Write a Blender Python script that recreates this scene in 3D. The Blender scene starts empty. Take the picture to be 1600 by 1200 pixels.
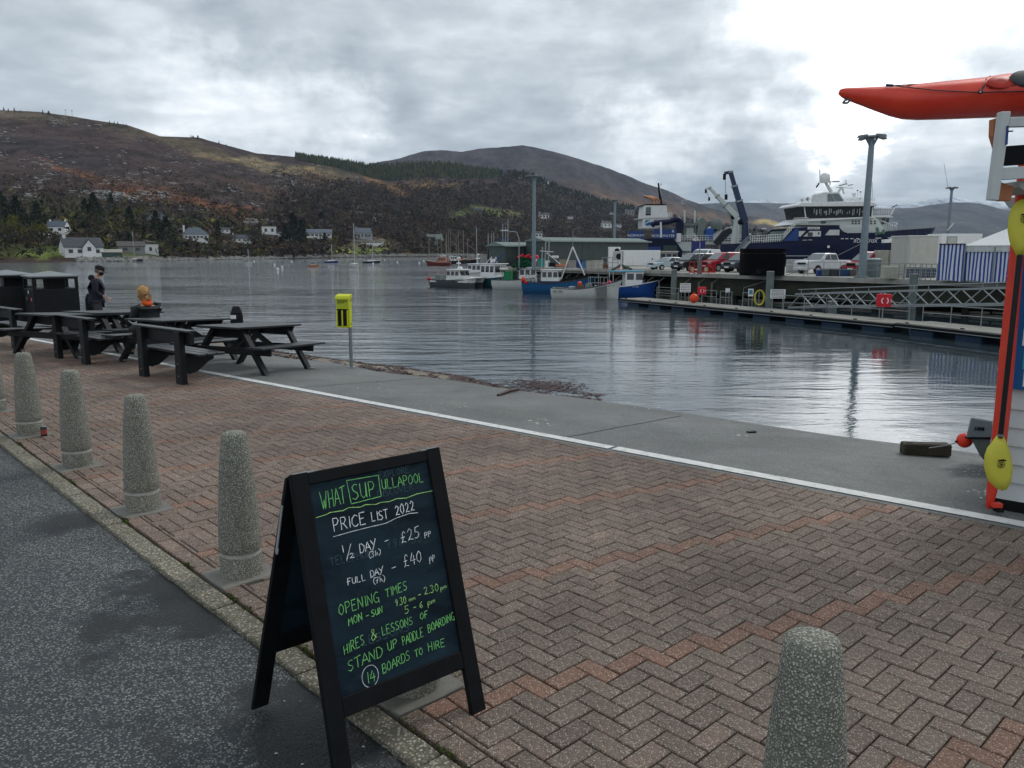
import bpy, bmesh, math, random
import numpy as np
from mathutils import Vector, Matrix
R = math.radians
random.seed(7)
# ------------------------------------------------------------------ camera, sky, sun, exposure
sc = bpy.context.scene
COL = sc.collection
EYE = 1.9
F = 1253.0                     # focal length in pixels of the 1600 px wide photograph
PITCH = math.atan(208 / F)
cam = bpy.data.objects.new('camera', bpy.data.cameras.new('camera'))
COL.objects.link(cam)
cam.location = (0, 0, EYE)
cam.rotation_euler = (math.pi / 2 - PITCH, 0, 0)
cam.data.sensor_width = 36
cam.data.lens = 36 * F / 1600
cam.data.clip_start = 0.05
cam.data.clip_end = 40000
sc.camera = cam
sc.view_settings.view_transform = 'Standard'
sc.view_settings.look = 'None'
sc.view_settings.gamma = 1
sc.view_settings.exposure = 0.64
sc.view_settings.use_curve_mapping = False


def ray(x, y):
 a = (x - 800) / F
 b = (600 - y) / F
 return Vector((a, math.cos(PITCH) + b * math.sin(PITCH), -math.sin(PITCH) + b * math.cos(PITCH)))


def G(x, y, z=0.0):            # where the sight line of a pixel meets the level z
 r = ray(x, y)
 t = (z - EYE) / r.z
 return Vector((r.x * t, r.y * t, z))


def at(x, y, Y):               # point of that sight line at forward distance Y
 r = ray(x, y)
 t = Y / r.y
 return Vector((r.x * t, Y, EYE + r.z * t))


SUN_AZ, SUN_EL = R(48), R(46)   # to the right of the view, behind cloud
world = bpy.data.worlds.new('World')
sc.world = world
world.use_nodes = True
nt = world.node_tree
for n in list(nt.nodes):
 nt.nodes.remove(n)


class NG:
 """small node graph helper"""
 def __init__(s, tree):
  s.t = tree

 def n(s, kind, **kw):
  nd = s.t.nodes.new(kind)
  for k, v in kw.items():
   if k in nd.inputs:
    s.put(nd.inputs[k], v)
   else:
    setattr(nd, k, v)
  return nd

 def put(s, sock, v):
  if isinstance(v, bpy.types.NodeSocket):
   s.t.links.new(v, sock)
  elif isinstance(v, bpy.types.Node):
   s.t.links.new(v.outputs[0], sock)
  else:
   sock.default_value = v

 def math(s, op, a, b=0.0, c=0.0, clamp=False):
  nd = s.t.nodes.new('ShaderNodeMath')
  nd.operation = op
  nd.use_clamp = clamp
  s.put(nd.inputs[0], a)
  s.put(nd.inputs[1], b)
  s.put(nd.inputs[2], c)
  return nd.outputs[0]

 def vmath(s, op, a, b=(0, 0, 0), sc_=None):
  nd = s.t.nodes.new('ShaderNodeVectorMath')
  nd.operation = op
  s.put(nd.inputs[0], a)
  s.put(nd.inputs[1], b)
  if sc_ is not None:
   s.put(nd.inputs['Scale'], sc_)
  return nd.outputs['Value'] if op in ('DOT_PRODUCT', 'LENGTH') else nd.outputs[0]

 def noise(s, vec, scale, detail=4, rough=.55, dist=0.0, out=0):
  nd = s.t.nodes.new('ShaderNodeTexNoise')
  s.put(nd.inputs['Vector'], vec)
  nd.inputs['Scale'].default_value = scale
  nd.inputs['Detail'].default_value = detail
  nd.inputs['Roughness'].default_value = rough
  nd.inputs['Distortion'].default_value = dist
  return nd.outputs[out]

 def ramp(s, fac, stops, interp='LINEAR'):
  nd = s.t.nodes.new('ShaderNodeValToRGB')
  nd.color_ramp.interpolation = interp
  e = nd.color_ramp.elements
  while len(e) < len(stops):
   e.new(.5)
  for el, (p, c) in zip(e, stops):
   el.position = p
   el.color = (c, c, c, 1) if isinstance(c, (int, float)) else (*c[:3], 1)
  s.put(nd.inputs[0], fac)
  return nd.outputs[0]

 def mix(s, fac, a, b, mode='MIX'):
  nd = s.t.nodes.new('ShaderNodeMix')
  nd.data_type = 'RGBA'
  nd.blend_type = mode
  nd.clamp_factor = True
  s.put(nd.inputs[0], fac)
  for sk, v in ((nd.inputs[6], a), (nd.inputs[7], b)):
   if isinstance(v, tuple) and len(v) == 3:
    v = (*v, 1)
   elif isinstance(v, (int, float)):
    v = (v, v, v, 1)
   s.put(sk, v)
  return nd.outputs[2]

 def map(s, v, a, b, c=0.0, d=1.0):
  nd = s.t.nodes.new('ShaderNodeMapRange')
  for k, q in enumerate((v, a, b, c, d)):
   s.put(nd.inputs[k], q)
  return nd.outputs[0]


g = NG(nt)
sky = g.n('ShaderNodeTexSky')
sky.sky_type = 'NISHITA'
sky.sun_disc = False
sky.sun_elevation = SUN_EL
sky.sun_rotation = SUN_AZ
sky.air_density = 1.2
sky.dust_density = 2.0
tc = g.n('ShaderNodeTexCoord')
dirv = g.vmath('NORMALIZE', tc.outputs['Generated'])
sep = g.n('ShaderNodeSeparateXYZ', Vector=dirv)
up = g.math('MAXIMUM', sep.outputs[2], 0.0)
k = g.math('DIVIDE', 1.0, g.math('ADD', up, 0.16))
flat = g.vmath('SCALE', dirv, sc_=k)
flat = g.vmath('MULTIPLY', flat, (1, 1, .35))
n1 = g.noise(flat, 1.5, 6, .52, .35)
n2 = g.noise(flat, 5.2, 6, .58, .2)
n3 = g.noise(g.vmath('MULTIPLY', dirv, (1, 1, 1.7)), 4.6, 8, .60, .35)
warp = g.vmath('SCALE', g.vmath('SUBTRACT', g.noise(dirv, 5.0, 6, .62, out=1), (.5, .5, .5)), sc_=.36)
warp = g.vmath('MULTIPLY', warp, (1.1, .5, 1.0))
wd = g.vmath('NORMALIZE', g.vmath('ADD', dirv, warp))
val = g.math('MULTIPLY_ADD', g.math('SUBTRACT', n1, .5), .34, .458)
val = g.math('MULTIPLY_ADD', g.math('SUBTRACT', n2, .5), .55, val)
val = g.math('MULTIPLY_ADD', g.math('SUBTRACT', n3, .5), .60, val)
BLOBS = [(1340, 30, 8, .40), (1220, 70, 4, .25), (1480, 0, 8, .30), (1560, 40, 6, .2), (1330, 160, 4, .14), (340, 178, 4.5, .36), (465, 170, 4.0, .36), (520, 235, 3.5, .22), (760, 120, 5, .12), (560, 20, 5, .08), (230, 190, 4, .14),
         (1065, 195, 2.6, .38), (1010, 180, 3, .12), (1000, 285, 3.5, .16), (1400, 300, 6, .10), (1560, 300, 6, .10), (30, 80, 9, .10),
         (400, 50, 7, -.12), (820, 200, 6, -.08), (1540, 95, 3.0, -.22), (640, 190, 5, -.05), (1120, 255, 4, -.06), (900, 90, 5, .05)]
for x, y, rad, amp in BLOBS:
 d = ray(x, y).normalized()
 dp = g.vmath('DOT_PRODUCT', wd, tuple(d))
 m = g.map(dp, math.cos(R(rad * 1.5)), 1.0)
 m = g.math('MULTIPLY', g.math('MULTIPLY', m, m), amp * .9)
 val = g.math('ADD', val, m)
cloud = g.ramp(val, [(0.0, (.16, .18, .20)), (.28, (.31, .345, .375)), (.50, (.47, .51, .54)), (.72, (.72, .76, .785)), (1.0, (1.12, 1.14, 1.15))])
cloud10 = g.vmath('SCALE', cloud, sc_=g.math('MULTIPLY_ADD', g.math('MAXIMUM', g.math('SUBTRACT', val, .90), 0.0), 40.0, 9.6))
cover = g.map(val, .30, .05, .97, .80)
col = g.mix(cover, sky.outputs[0], cloud10)
below = g.math('GREATER_THAN', sep.outputs[2], -0.02)
bg = g.n('ShaderNodeBackground', Color=col, Strength=0.1)
out = g.n('ShaderNodeOutputWorld', Surface=bg)
sun = bpy.data.objects.new('sun', bpy.data.lights.new('sun', 'SUN'))
COL.objects.link(sun)
sun.data.energy = 0.8
sun.data.angle = R(14)
sun.data.color = (1, .96, .9)
sd = Vector((math.sin(SUN_AZ) * math.cos(SUN_EL), math.cos(SUN_AZ) * math.cos(SUN_EL), math.sin(SUN_EL)))
sun.rotation_euler = (-sd).to_track_quat('-Z', 'Y').to_euler()

# ------------------------------------------------------------------ materials
MATS = {}


def newmat(name):
 m = bpy.data.materials.new(name)
 m.use_nodes = True
 t = m.node_tree
 b = t.nodes['Principled BSDF']
 g = NG(t)
 co = t.nodes.new('ShaderNodeTexCoord').outputs['Object']
 MATS[name] = m
 return m, g, b, co


def bump(g, b, h, dist=.01, strength=1.0):
 bn = g.n('ShaderNodeBump', Height=h, Distance=dist, Strength=strength)
 g.put(b.inputs['Normal'], bn.outputs[0])


def M(name, c=None, rough=.6, metal=0.0, var=.18, scale=6, bmp=0.0, dirt=0.0, spec=.32, emit=None):
 """painted / plain surface with mottling, grime and fine relief; made once per name"""
 if name in MATS:
  return MATS[name]
 m, g, b, co = newmat(name)
 n = g.noise(co, scale, 5, .6)
 c = tuple(c)
 lo = tuple(x * (1 - var) for x in c)
 hi = tuple(min(1, x * (1 + var)) for x in c)
 colr = g.mix(g.map(n, .3, .7), lo, hi)
 if dirt:
  d = g.noise(g.vmath('MULTIPLY', co, (1, 1, .35)), scale * .9, 6, .68)
  colr = g.mix(g.map(d, .52, .72, 0, dirt), colr, (.07, .055, .04))
 g.put(b.inputs['Base Color'], colr)
 g.put(b.inputs['Roughness'], g.map(n, .3, .7, max(.02, rough - .08), min(1, rough + .08)))
 b.inputs['Metallic'].default_value = metal
 b.inputs['Specular IOR Level'].default_value = spec
 if bmp:
  bump(g, b, g.noise(co, scale * 9, 4, .6), bmp)
 if emit:
  g.put(b.inputs['Emission Color'], (*emit, 1))
  b.inputs['Emission Strength'].default_value = 1
 return m


def chips(name, dark, light, amount, scale, rough=.75, tint=None, wet=False, bmp=.0025, patch=None):
 """stone chips set in a matrix: asphalt, exposed aggregate, block pavers"""
 m, g, b, co = newmat(name)
 v = g.n('ShaderNodeTexVoronoi', Vector=g.vmath('ADD', co, g.vmath('SCALE', g.noise(co, scale * .8, 2, .5, out=1), sc_=.6 / scale)), Scale=scale)
 v.inputs['Randomness'].default_value = 1
 rnd = g.n('ShaderNodeSeparateXYZ', Vector=v.outputs['Color'])
 big = g.noise(co, 1.3, 5, .6)
 is_chip = g.math('MULTIPLY', g.math('GREATER_THAN', rnd.outputs[0], g.map(big, .35, .65, 1 - amount * .8, 1 - amount * 1.2)), g.map(v.outputs['Distance'], .55, .32))
 lv = g.mix(rnd.outputs[1], tuple(x * .45 for x in light), light)
 base = g.mix(rnd.outputs[2], tuple(x * .7 for x in dark), tuple(x * 1.3 for x in dark))
 if tint:
  a = g.n('ShaderNodeAttribute', attribute_name=tint)
  base = g.mix(1.0, base, a.outputs['Color'], 'MULTIPLY')
  lv = g.mix(.45, lv, g.mix(1.0, lv, a.outputs['Color'], 'MULTIPLY'))
 c = g.mix(is_chip, base, lv)
 st = g.map(g.noise(co, .55, 6, .65), .35, .65, .72, 1.22)
 c = g.mix(1.0, c, g.n('ShaderNodeCombineXYZ', X=st, Y=st, Z=st).outputs[0], 'MULTIPLY')
 rg = rough
 if wet:
  pn = g.noise(co, .9, 6, .7, .3)
  f = g.map(pn, .57, .66)
  for (px, py, pr) in wet:
   dd = g.vmath('LENGTH', g.vmath('SUBTRACT', g.vmath('MULTIPLY', co, (1, 1, 0)), (px, py, 0)))
   f = g.math('MAXIMUM', f, g.map(g.math('ADD', dd, g.math('MULTIPLY', g.math('SUBTRACT', g.noise(co, 5, 6, .75), .5), pr * 3.4)), pr, pr * .45))
  c = g.mix(g.math('MULTIPLY', f, .90), c, (.010, .011, .013))
  rg = g.map(f, 0, 1, rough, .5)
 g.put(b.inputs['Base Color'], c)
 g.put(b.inputs['Roughness'], rg)
 b.inputs['Specular IOR Level'].default_value = .35
 bump(g, b, g.math('ADD', g.math('MULTIPLY', v.outputs['Distance'], -1.0), g.math('MULTIPLY', is_chip, .5)), bmp)
 return m


# ------------------------------------------------------------------ mesh building
class MB:
 """collects faces with a material slot each, then becomes ONE mesh object"""
 def __init__(s):
  s.v = []
  s.f = []
  s.m = []
  s.mats = []
  s.smooth = []

 def mi(s, mat):
  if mat not in s.mats:
   s.mats.append(mat)
  return s.mats.index(mat)

 def add(s, vs, fs, mat, smooth=False):
  o = len(s.v)
  k = s.mi(mat)
  s.v += [tuple(p) for p in vs]
  for f in fs:
   s.f.append(tuple(o + i for i in f))
   s.m.append(k)
   s.smooth.append(smooth)
  return s

 def box(s, c, size, mat, rot=None, taper=1.0):
  hx, hy, hz = [q / 2 for q in size]
  vs = []
  for z in (-hz, hz):
   kx = taper if z > 0 else 1
   for x, y in ((-hx, -hy), (hx, -hy), (hx, hy), (-hx, hy)):
    vs.append(Vector((x * kx, y * kx, z)))
  if rot is not None:
   if isinstance(rot, (int, float)):
    rot = Matrix.Rotation(rot, 3, 'Z')
   vs = [rot @ p for p in vs]
  c = Vector(c)
  return s.add([p + c for p in vs], [(3, 2, 1, 0), (4, 5, 6, 7), (0, 1, 5, 4), (1, 2, 6, 5), (2, 3, 7, 6), (3, 0, 4, 7)], mat)

 def b2(s, lo, hi, mat):
  return s.box([(a + b) / 2 for a, b in zip(lo, hi)], [abs(b - a) for a, b in zip(lo, hi)], mat)

 def beam(s, p, q, w, h, mat, upv=(0, 0, 1)):
  """square bar from p to q"""
  p, q = Vector(p), Vector(q)
  d = q - p
  L = d.length
  d.normalize()
  u = Vector(upv)
  if abs(d.dot(u)) > .98:
   u = Vector((0, 1, 0))
  r = d.cross(u).normalized()
  u = r.cross(d)
  vs = []
  for e in (p, q):
   for a, b in ((-1, -1), (1, -1), (1, 1), (-1, 1)):
    vs.append(e + r * a * w / 2 + u * b * h / 2)
  return s.add(vs, [(0, 1, 2, 3), (7, 6, 5, 4), (1, 0, 4, 5), (2, 1, 5, 6), (3, 2, 6, 7), (0, 3, 7, 4)], mat)

 def cyl(s, p, q, r0, mat, r1=None, n=8, smooth=True, caps=True):
  p, q = Vector(p), Vector(q)
  r1 = r0 if r1 is None else r1
  d = (q - p).normalized()
  u = Vector((0, 0, 1)) if abs(d.z) < .9 else Vector((1, 0, 0))
  a = d.cross(u).normalized()
  b = d.cross(a)
  vs = []
  for e, rr in ((p, r0), (q, r1)):
   for i in range(n):
    t = 2 * math.pi * i / n
    vs.append(e + (a * math.cos(t) + b * math.sin(t)) * rr)
  fs = [(i, (i + 1) % n, n + (i + 1) % n, n + i) for i in range(n)]
  s.add(vs, fs, mat, smooth)
  if caps:
   s.add(vs[:n], [tuple(range(n))[::-1]], mat)
   s.add(vs[n:], [tuple(range(n))], mat)
  return s

 def tube(s, pts, r, mat, n=6):
  for a, b in zip(pts, pts[1:]):
   s.cyl(a, b, r, mat, n=n)
  return s

 def lathe(s, prof, mat, c=(0, 0, 0), n=16, smooth=True, sx=1, sy=1):
  c = Vector(c)
  vs = []
  for r, z in prof:
   for i in range(n):
    t = 2 * math.pi * i / n
    vs.append(c + Vector((r * math.cos(t) * sx, r * math.sin(t) * sy, z)))
  fs = []
  for j in range(len(prof) - 1):
   for i in range(n):
    fs.append((j * n + i, j * n + (i + 1) % n, (j + 1) * n + (i + 1) % n, (j + 1) * n + i))
  s.add(vs, fs, mat, smooth)
  s.add(vs[:n], [tuple(range(n))[::-1]], mat)
  s.add(vs[-n:], [tuple(range(n))], mat)
  return s

 def prism(s, poly, z0, z1, mat, smooth=False):
  """poly: list of (x, y)"""
  n = len(poly)
  vs = [(x, y, z0) for x, y in poly] + [(x, y, z1) for x, y in poly]
  fs = [tuple(range(n))[::-1], tuple(range(n, 2 * n))] + [(i, (i + 1) % n, n + (i + 1) % n, n + i) for i in range(n)]
  return s.add(vs, fs, mat, smooth)

 def extr(s, poly, o, ax, ay, th, mat):
  """poly in the plane o + a*ax + b*ay, thickness along ax x ay"""
  o, ax, ay = Vector(o), Vector(ax), Vector(ay)
  nz = ax.cross(ay).normalized() * th
  base = [o + ax * a + ay * b for a, b in poly]
  n = len(poly)
  vs = base + [p + nz for p in base]
  fs = [tuple(range(n))[::-1], tuple(range(n, 2 * n))] + [(i, (i + 1) % n, n + (i + 1) % n, n + i) for i in range(n)]
  return s.add(vs, fs, mat)

 def quad(s, a, b, c, d, mat):
  return s.add([a, b, c, d], [(0, 1, 2, 3)], mat)

 def loft(s, rings, mat, smooth=True, caps=True, closed=True):
  n = len(rings[0])
  vs = [p for r in rings for p in r]
  fs = []
  e = n if closed else n - 1
  for j in range(len(rings) - 1):
   for i in range(e):
    fs.append((j * n + i, j * n + (i + 1) % n, (j + 1) * n + (i + 1) % n, (j + 1) * n + i))
  s.add(vs, fs, mat, smooth)
  if caps:
   s.add(rings[0], [tuple(range(n))[::-1]], mat)
   s.add(rings[-1], [tuple(range(n))], mat)
  return s

 def ball(s, c, r, mat, n=10, m=7, sz=1.0, sx=1.0):
  prof = []
  for j in range(m + 1):
   t = -math.pi / 2 + math.pi * j / m
   prof.append((max(.001, r * math.cos(t)), r * math.sin(t) * sz))
  return s.lathe(prof, mat, c, n, sx=sx)

 def build(s, name, parent=None, bevel=0.0, loc=None, rz=None, seg=1):
  me = bpy.data.meshes.new(name)
  me.from_pydata(s.v, [], s.f)
  for m in s.mats:
   me.materials.append(m)
  me.polygons.foreach_set('material_index', s.m)
  me.polygons.foreach_set('use_smooth', s.smooth)
  me.update()
  o = bpy.data.objects.new(name, me)
  COL.objects.link(o)
  if parent is not None:
   o.parent = parent
  if loc is not None:
   o.location = loc
  if rz is not None:
   o.rotation_euler[2] = rz
  if bevel:
   bv = o.modifiers.new('bevel', 'BEVEL')
   bv.width = bevel
   bv.segments = seg
   bv.limit_method = 'ANGLE'
   bv.angle_limit = R(40)
  return o


def tag(o, label=None, cat=None, group=None, kind=None):
 if label:
  o['label'] = label
 if cat:
  o['category'] = cat
 if group:
  o['group'] = group
 if kind:
  o['kind'] = kind
 return o


def thing(name, label, cat, loc=(0, 0, 0), rz=0.0, group=None, scale=None):
 o = bpy.data.objects.new(name, None)
 o.empty_display_size = .2
 COL.objects.link(o)
 o.location = loc
 o.rotation_euler[2] = rz
 if scale:
  o.scale = (scale,) * 3
 return tag(o, label, cat, group)


def struct(o):
 o['kind'] = 'structure'
 return o


def stuff(o, label, cat):
 return tag(o, label, cat, kind='stuff')


def dup(root, loc, rz=None, label=None, scale=None):
 r = root.copy()
 COL.objects.link(r)
 r.location = loc
 if rz is not None:
  r.rotation_euler[2] = rz
 if scale is not None:
  r.scale = scale if isinstance(scale, (tuple, list)) else (scale,) * 3
 if label:
  r['label'] = label
 for ch in list(root.children):
  c = ch.copy()
  COL.objects.link(c)
  c.parent = r
  for gch in ch.children:
   d = gch.copy()
   COL.objects.link(d)
   d.parent = c
 return r


def npmesh(name, V, Fq, mats, smooth=False, attr=None, midx=None):
 """V (n,3) array; Fq (m,3 or 4) array; attr: {name: (n,3) colours}"""
 me = bpy.data.meshes.new(name)
 V = np.asarray(V, np.float32)
 Fq = np.asarray(Fq, np.int32)
 me.vertices.add(len(V))
 me.vertices.foreach_set('co', V.ravel())
 k = Fq.shape[1]
 me.loops.add(Fq.size)
 me.loops.foreach_set('vertex_index', Fq.ravel())
 me.polygons.add(len(Fq))
 me.polygons.foreach_set('loop_start', np.arange(0, Fq.size, k, dtype=np.int32))
 me.polygons.foreach_set('loop_total', np.full(len(Fq), k, np.int32))
 me.polygons.foreach_set('use_smooth', np.full(len(Fq), smooth))
 if midx is not None:
  me.polygons.foreach_set('material_index', np.asarray(midx, np.int32))
 for m in mats:
  me.materials.append(m)
 if attr:
  for an, arr in attr.items():
   a = me.attributes.new(an, 'FLOAT_COLOR', 'POINT')
   arr = np.asarray(arr, np.float32)
   a.data.foreach_set('color', np.c_[arr, np.ones(len(arr), np.float32)].ravel())
 me.update()
 me.validate()
 o = bpy.data.objects.new(name, me)
 COL.objects.link(o)
 return o


def interp(pts, x):
 return float(np.interp(x, [p[0] for p in pts], [p[1] for p in pts]))


WATER = -2.3
# ------------------------------------------------------------------ ground: road, kerb, paving, apron
WL0, WL1 = Vector((-11.59, 18.36)), Vector((3.6, 5.4))
WD = (WL1 - WL0).normalized()
WN = Vector((-WD.y, WD.x))                 # towards the water
WC = WL0.dot(WN)
KD, KN = Vector((.683, -.730)), Vector((.730, .683))   # along the kerb, away from the road


def kp(t, c, z=0.0):                        # kerb coordinates to world
 return Vector((KD.x * t + KN.x * c, KD.y * t + KN.y * c, z))


def wl(s, d, z=0.0):                        # white line coordinates to world
 p = WL0 + WD * s + WN * d
 return Vector((p.x, p.y, z))


SL = .065


def AP(x, y):                               # sight line on the sloping concrete apron
 r = ray(x, y)
 k_ = r.z + SL * (WN.x * r.x + WN.y * r.y)
 t = (SL * WC - EYE) / k_
 return Vector((r.x * t, r.y * t, EYE + r.z * t))


def apz(x, y):
 return -SL * max(0.0, WN.x * x + WN.y * y - WC)


asphalt = chips('asphalt', (.046, .052, .056), (.34, .35, .335), .6, 95, .8, wet=[(-2.0, 4.45, .42), (-1.75, 4.15, .36), (-1.6, 3.95, .30), (-2.05, 3.95, .26), (-.72, 2.85, .42), (-.95, 3.1, .34), (-.3, 2.3, .6), (-3.2, 5.5, .3)], bmp=.004)
kerbm = chips('kerb_aggregate', (.130, .118, .086), (.46, .43, .35), .7, 70, .85, bmp=.003)
brickm = chips('brick_block', (.122, .100, .086), (.46, .43, .37), .34, 135, .8, tint='tint', bmp=.0016)
bedm = M('joint_sand', (.014, .012, .009), .95, var=.4, scale=30)
mossm = M('moss', (.05, .085, .015), .95, var=.4, scale=40, bmp=.01)
concm, g, b, co = newmat('apron_concrete')
v = g.n('ShaderNodeTexVoronoi', Vector=co, Scale=120)
sx = g.n('ShaderNodeSeparateXYZ', Vector=v.outputs['Color'])
c = g.mix(g.map(g.noise(co, .45, 7, .68), .38, .62), (.098, .104, .102), (.148, .152, .148))
c = g.mix(g.math('MULTIPLY', g.math('GREATER_THAN', sx.outputs[0], .86), .55), c, (.30, .30, .28))
c = g.mix(g.map(g.noise(g.vmath('MULTIPLY', co, (1.4, .5, 1)), .7, 5, .7, .4), .58, .66, 0, .38), c, (.058, .062, .064))
sp = g.noise(co, 9, 3, .6)
c = g.mix(g.map(sp, .73, .76, 0, .7), c, (.025, .026, .024))
g.put(b.inputs['Base Color'], c)
g.put(b.inputs['Roughness'], g.map(g.noise(co, .6, 5, .7), .4, .65, .82, .55))
bump(g, b, g.noise(co, 60, 5, .7), .008)
paint = M('line_paint', (.66, .66, .64), .6, var=.10, scale=12, dirt=.55)

mb = MB()
mb.quad(kp(-60, -40, -.025), kp(30, -40, -.025), kp(30, 1.597, -.025), kp(-60, 1.597, -.025), asphalt)
struct(mb.build('road'))
mb = MB()
mb.add([kp(-60, 1.58, -.05), kp(9, 1.58, -.05), wl(28, -.0, -.05), wl(-30, -.0, -.05)], [(0, 1, 2, 3)], bedm)
struct(mb.build('paving_bed'))

kerb = thing('kerb', 'weathered speckled concrete kerb edging the asphalt road beside the bollards', 'kerb', (0, 0, 0))
rk = random.Random(3)
t = 6.0
km = MB()
kfar = MB()
while t > -26:
 L = .915
 a, b_ = t - L + .012, t
 zt = rk.uniform(-.003, .004)
 cc = 1.598 + rk.uniform(-.003, .003)
 poly = []
 n = 9
 for i in range(n + 1):
  poly.append((a + (b_ - a) * i / n, cc + rk.uniform(-.004, .005)))
 for i in range(3):
  poly.append((b_, cc + .035 + .03 * i))
 for i in range(n + 1):
  poly.append((b_ - (b_ - a) * i / n, cc + .125 + rk.uniform(-.003, .003)))
 pts = [kp(u, v_) for u, v_ in poly]
 o = MB()
 o.prism([(p.x, p.y) for p in pts], -.16, zt, kerbm)
 ob = o.build('kerb_stone', kerb, bevel=.006)
 t -= L

BW, BL, JG, OT, OC = .1, .2, .0068, -2.434, 2.273


def clip(poly, nx, ny, c0):
 """keep nx*x+ny*y >= c0"""
 out_ = []
 for i in range(len(poly)):
  p, q = poly[i], poly[(i + 1) % len(poly)]
  dp, dq = nx * p[0] + ny * p[1] - c0, nx * q[0] + ny * q[1] - c0
  if dp >= 0:
   out_.append(p)
  if dp * dq < 0:
   f_ = dp / (dp - dq)
   out_.append((p[0] + (q[0] - p[0]) * f_, p[1] + (q[1] - p[1]) * f_))
 return out_


def area(poly):
 return abs(sum(p[0] * q[1] - q[0] * p[1] for p, q in zip(poly, poly[1:] + poly[:1]))) / 2


wnt, wnc = WN.dot(KD), WN.dot(KN)
pads = [(-.925, 1.93), (-2.71, 1.93), (-4.43, 1.93), (-6.1, 1.93), (-7.77, 1.93), (-9.47, 1.93), (-11.17, 1.93), (-12.87, 1.93)]


def visible(p, m=330):
 d = p.y * math.cos(PITCH) + (EYE - p.z) * math.sin(PITCH)
 if d < .3:
  return None
 x = 800 + F * p.x / d
 y = 600 + F * ((EYE - p.z) * math.cos(PITCH) - p.y * math.sin(PITCH)) / d
 if -m < x < 1600 + m and y < 1200 + m:
  return d
 return None


plist = []                                   # (depth, polygon, red, clipped, H?)
for a in range(-260, 260):
 for b_ in range(-130, 130):
  u0, v0 = a + 2 * b_, -a + 2 * b_
  for kind in (0, 1):
   if kind == 0:
    q = (u0, v0, u0 + 2, v0 + 1)
   else:
    q = (u0 + 1, v0 + 1, u0 + 2, v0 + 3)
   t0, c0, t1, c1 = OT + q[0] * BW, OC + q[1] * BW, OT + q[2] * BW, OC + q[3] * BW
   if c1 < 1.84 or c1 > 16 or t1 > 4 or t0 < -24:
    continue
   tm, cm = (t0 + t1) / 2, (c0 + c1) / 2
   if wnt * tm + wnc * cm > WC + .12:
    continue
   d = visible(kp(tm, cm))
   if d is None:
    continue
   if any(abs(tm - pt) < .13 and abs(cm - pc) < .13 for pt, pc in pads):
    continue
   g_ = JG / 2
   poly = [(t0 + g_, c0 + g_), (t1 - g_, c0 + g_), (t1 - g_, c1 - g_), (t0 + g_, c1 - g_)]
   p2 = clip(poly, 0, 1, 1.848)
   p2 = clip(p2, -wnt, -wnc, -(WC - .13))
   cl = len(p2) != 4 or area(p2) < area(poly) * .98
   if len(p2) < 3 or area(p2) < .0006:
    continue
   red = (a + b_) % 9 == 0
   plist.append((d, p2, red, cl, kind, (tm, cm)))
t = 3.5
while t > -24:                               # stretcher row along the kerb
 g_ = JG / 2
 if visible(kp(t, 1.78)) and not any(abs(t - .1 - pt) < .26 for pt, pc in pads):
  plist.append((visible(kp(t, 1.78)), [(t - .2 + g_, 1.742), (t - g_, 1.742), (t - g_, 1.838), (t - .2 + g_, 1.838)], False, False, 0, (t - .1, 1.79)))
 elif visible(kp(t, 1.78)):
  for pt, pc in pads:
   lo, hi = pt - .165, pt + .165
   for (aa, bb) in ((t - .2, min(t, lo)), (max(t - .2, hi), t)):
    if bb - aa > .03 and aa >= t - .2 - 1e-6 and bb <= t + 1e-6 and abs(t - .1 - pt) < .26:
     plist.append((visible(kp(t, 1.78)), [(aa + g_, 1.742), (bb - g_, 1.742), (bb - g_, 1.838), (aa + g_, 1.838)], False, True, 0, (t - .1, 1.79)))
 t -= .2
plist.sort(key=lambda q: q[0])
rb = random.Random(11)


def tint(red, tm, cm):
 if red:
  k_ = rb.uniform(.85, 1.15)
  return (1.46 * k_, 1.0 * k_, .82 * k_)
 w = min(1, max(0, (-tm - 1.2) / 6 + .25)) * .8 + .1
 k_ = rb.uniform(.84, 1.18)
 r_ = rb.random()
 if r_ < .16:
  w = min(1, w + .4)
 return (k_ * (1.06 + .24 * w), k_ * (1.0 + .10 * w), k_ * (.92 + .10 * w))


def brick_geo(poly, z, tilt, cx=0, cy=0, ch=.0045):
 """polygon slab in kerb coordinates with a chamfered top; local to (cx, cy)"""
 n = len(poly)
 mx, my = sum(p[0] for p in poly) / n, sum(p[1] for p in poly) / n
 vs = []
 for ins, dz in ((0, -.045), (0, -.004), (ch, 0.0)):
  for x, y in poly:
   dx, dy = x - mx, y - my
   L_ = math.hypot(dx, dy)
   kx = max(0, (abs(dx) - ins) / abs(dx)) if abs(dx) > 1e-6 else 1
   ky = max(0, (abs(dy) - ins) / abs(dy)) if abs(dy) > 1e-6 else 1
   X, Y = mx + dx * kx, my + dy * ky
   w = kp(X - cx, Y - cy)
   vs.append((w.x, w.y, z + dz + tilt[0] * dx + tilt[1] * dy))
 fs = []
 for r_ in (0, 1):
  for i in range(n):
   fs.append((r_ * n + i, r_ * n + (i + 1) % n, (r_ + 1) * n + (i + 1) % n, (r_ + 1) * n + i))
 fs.append(tuple(range(2 * n, 3 * n)))
 return vs, fs


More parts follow.
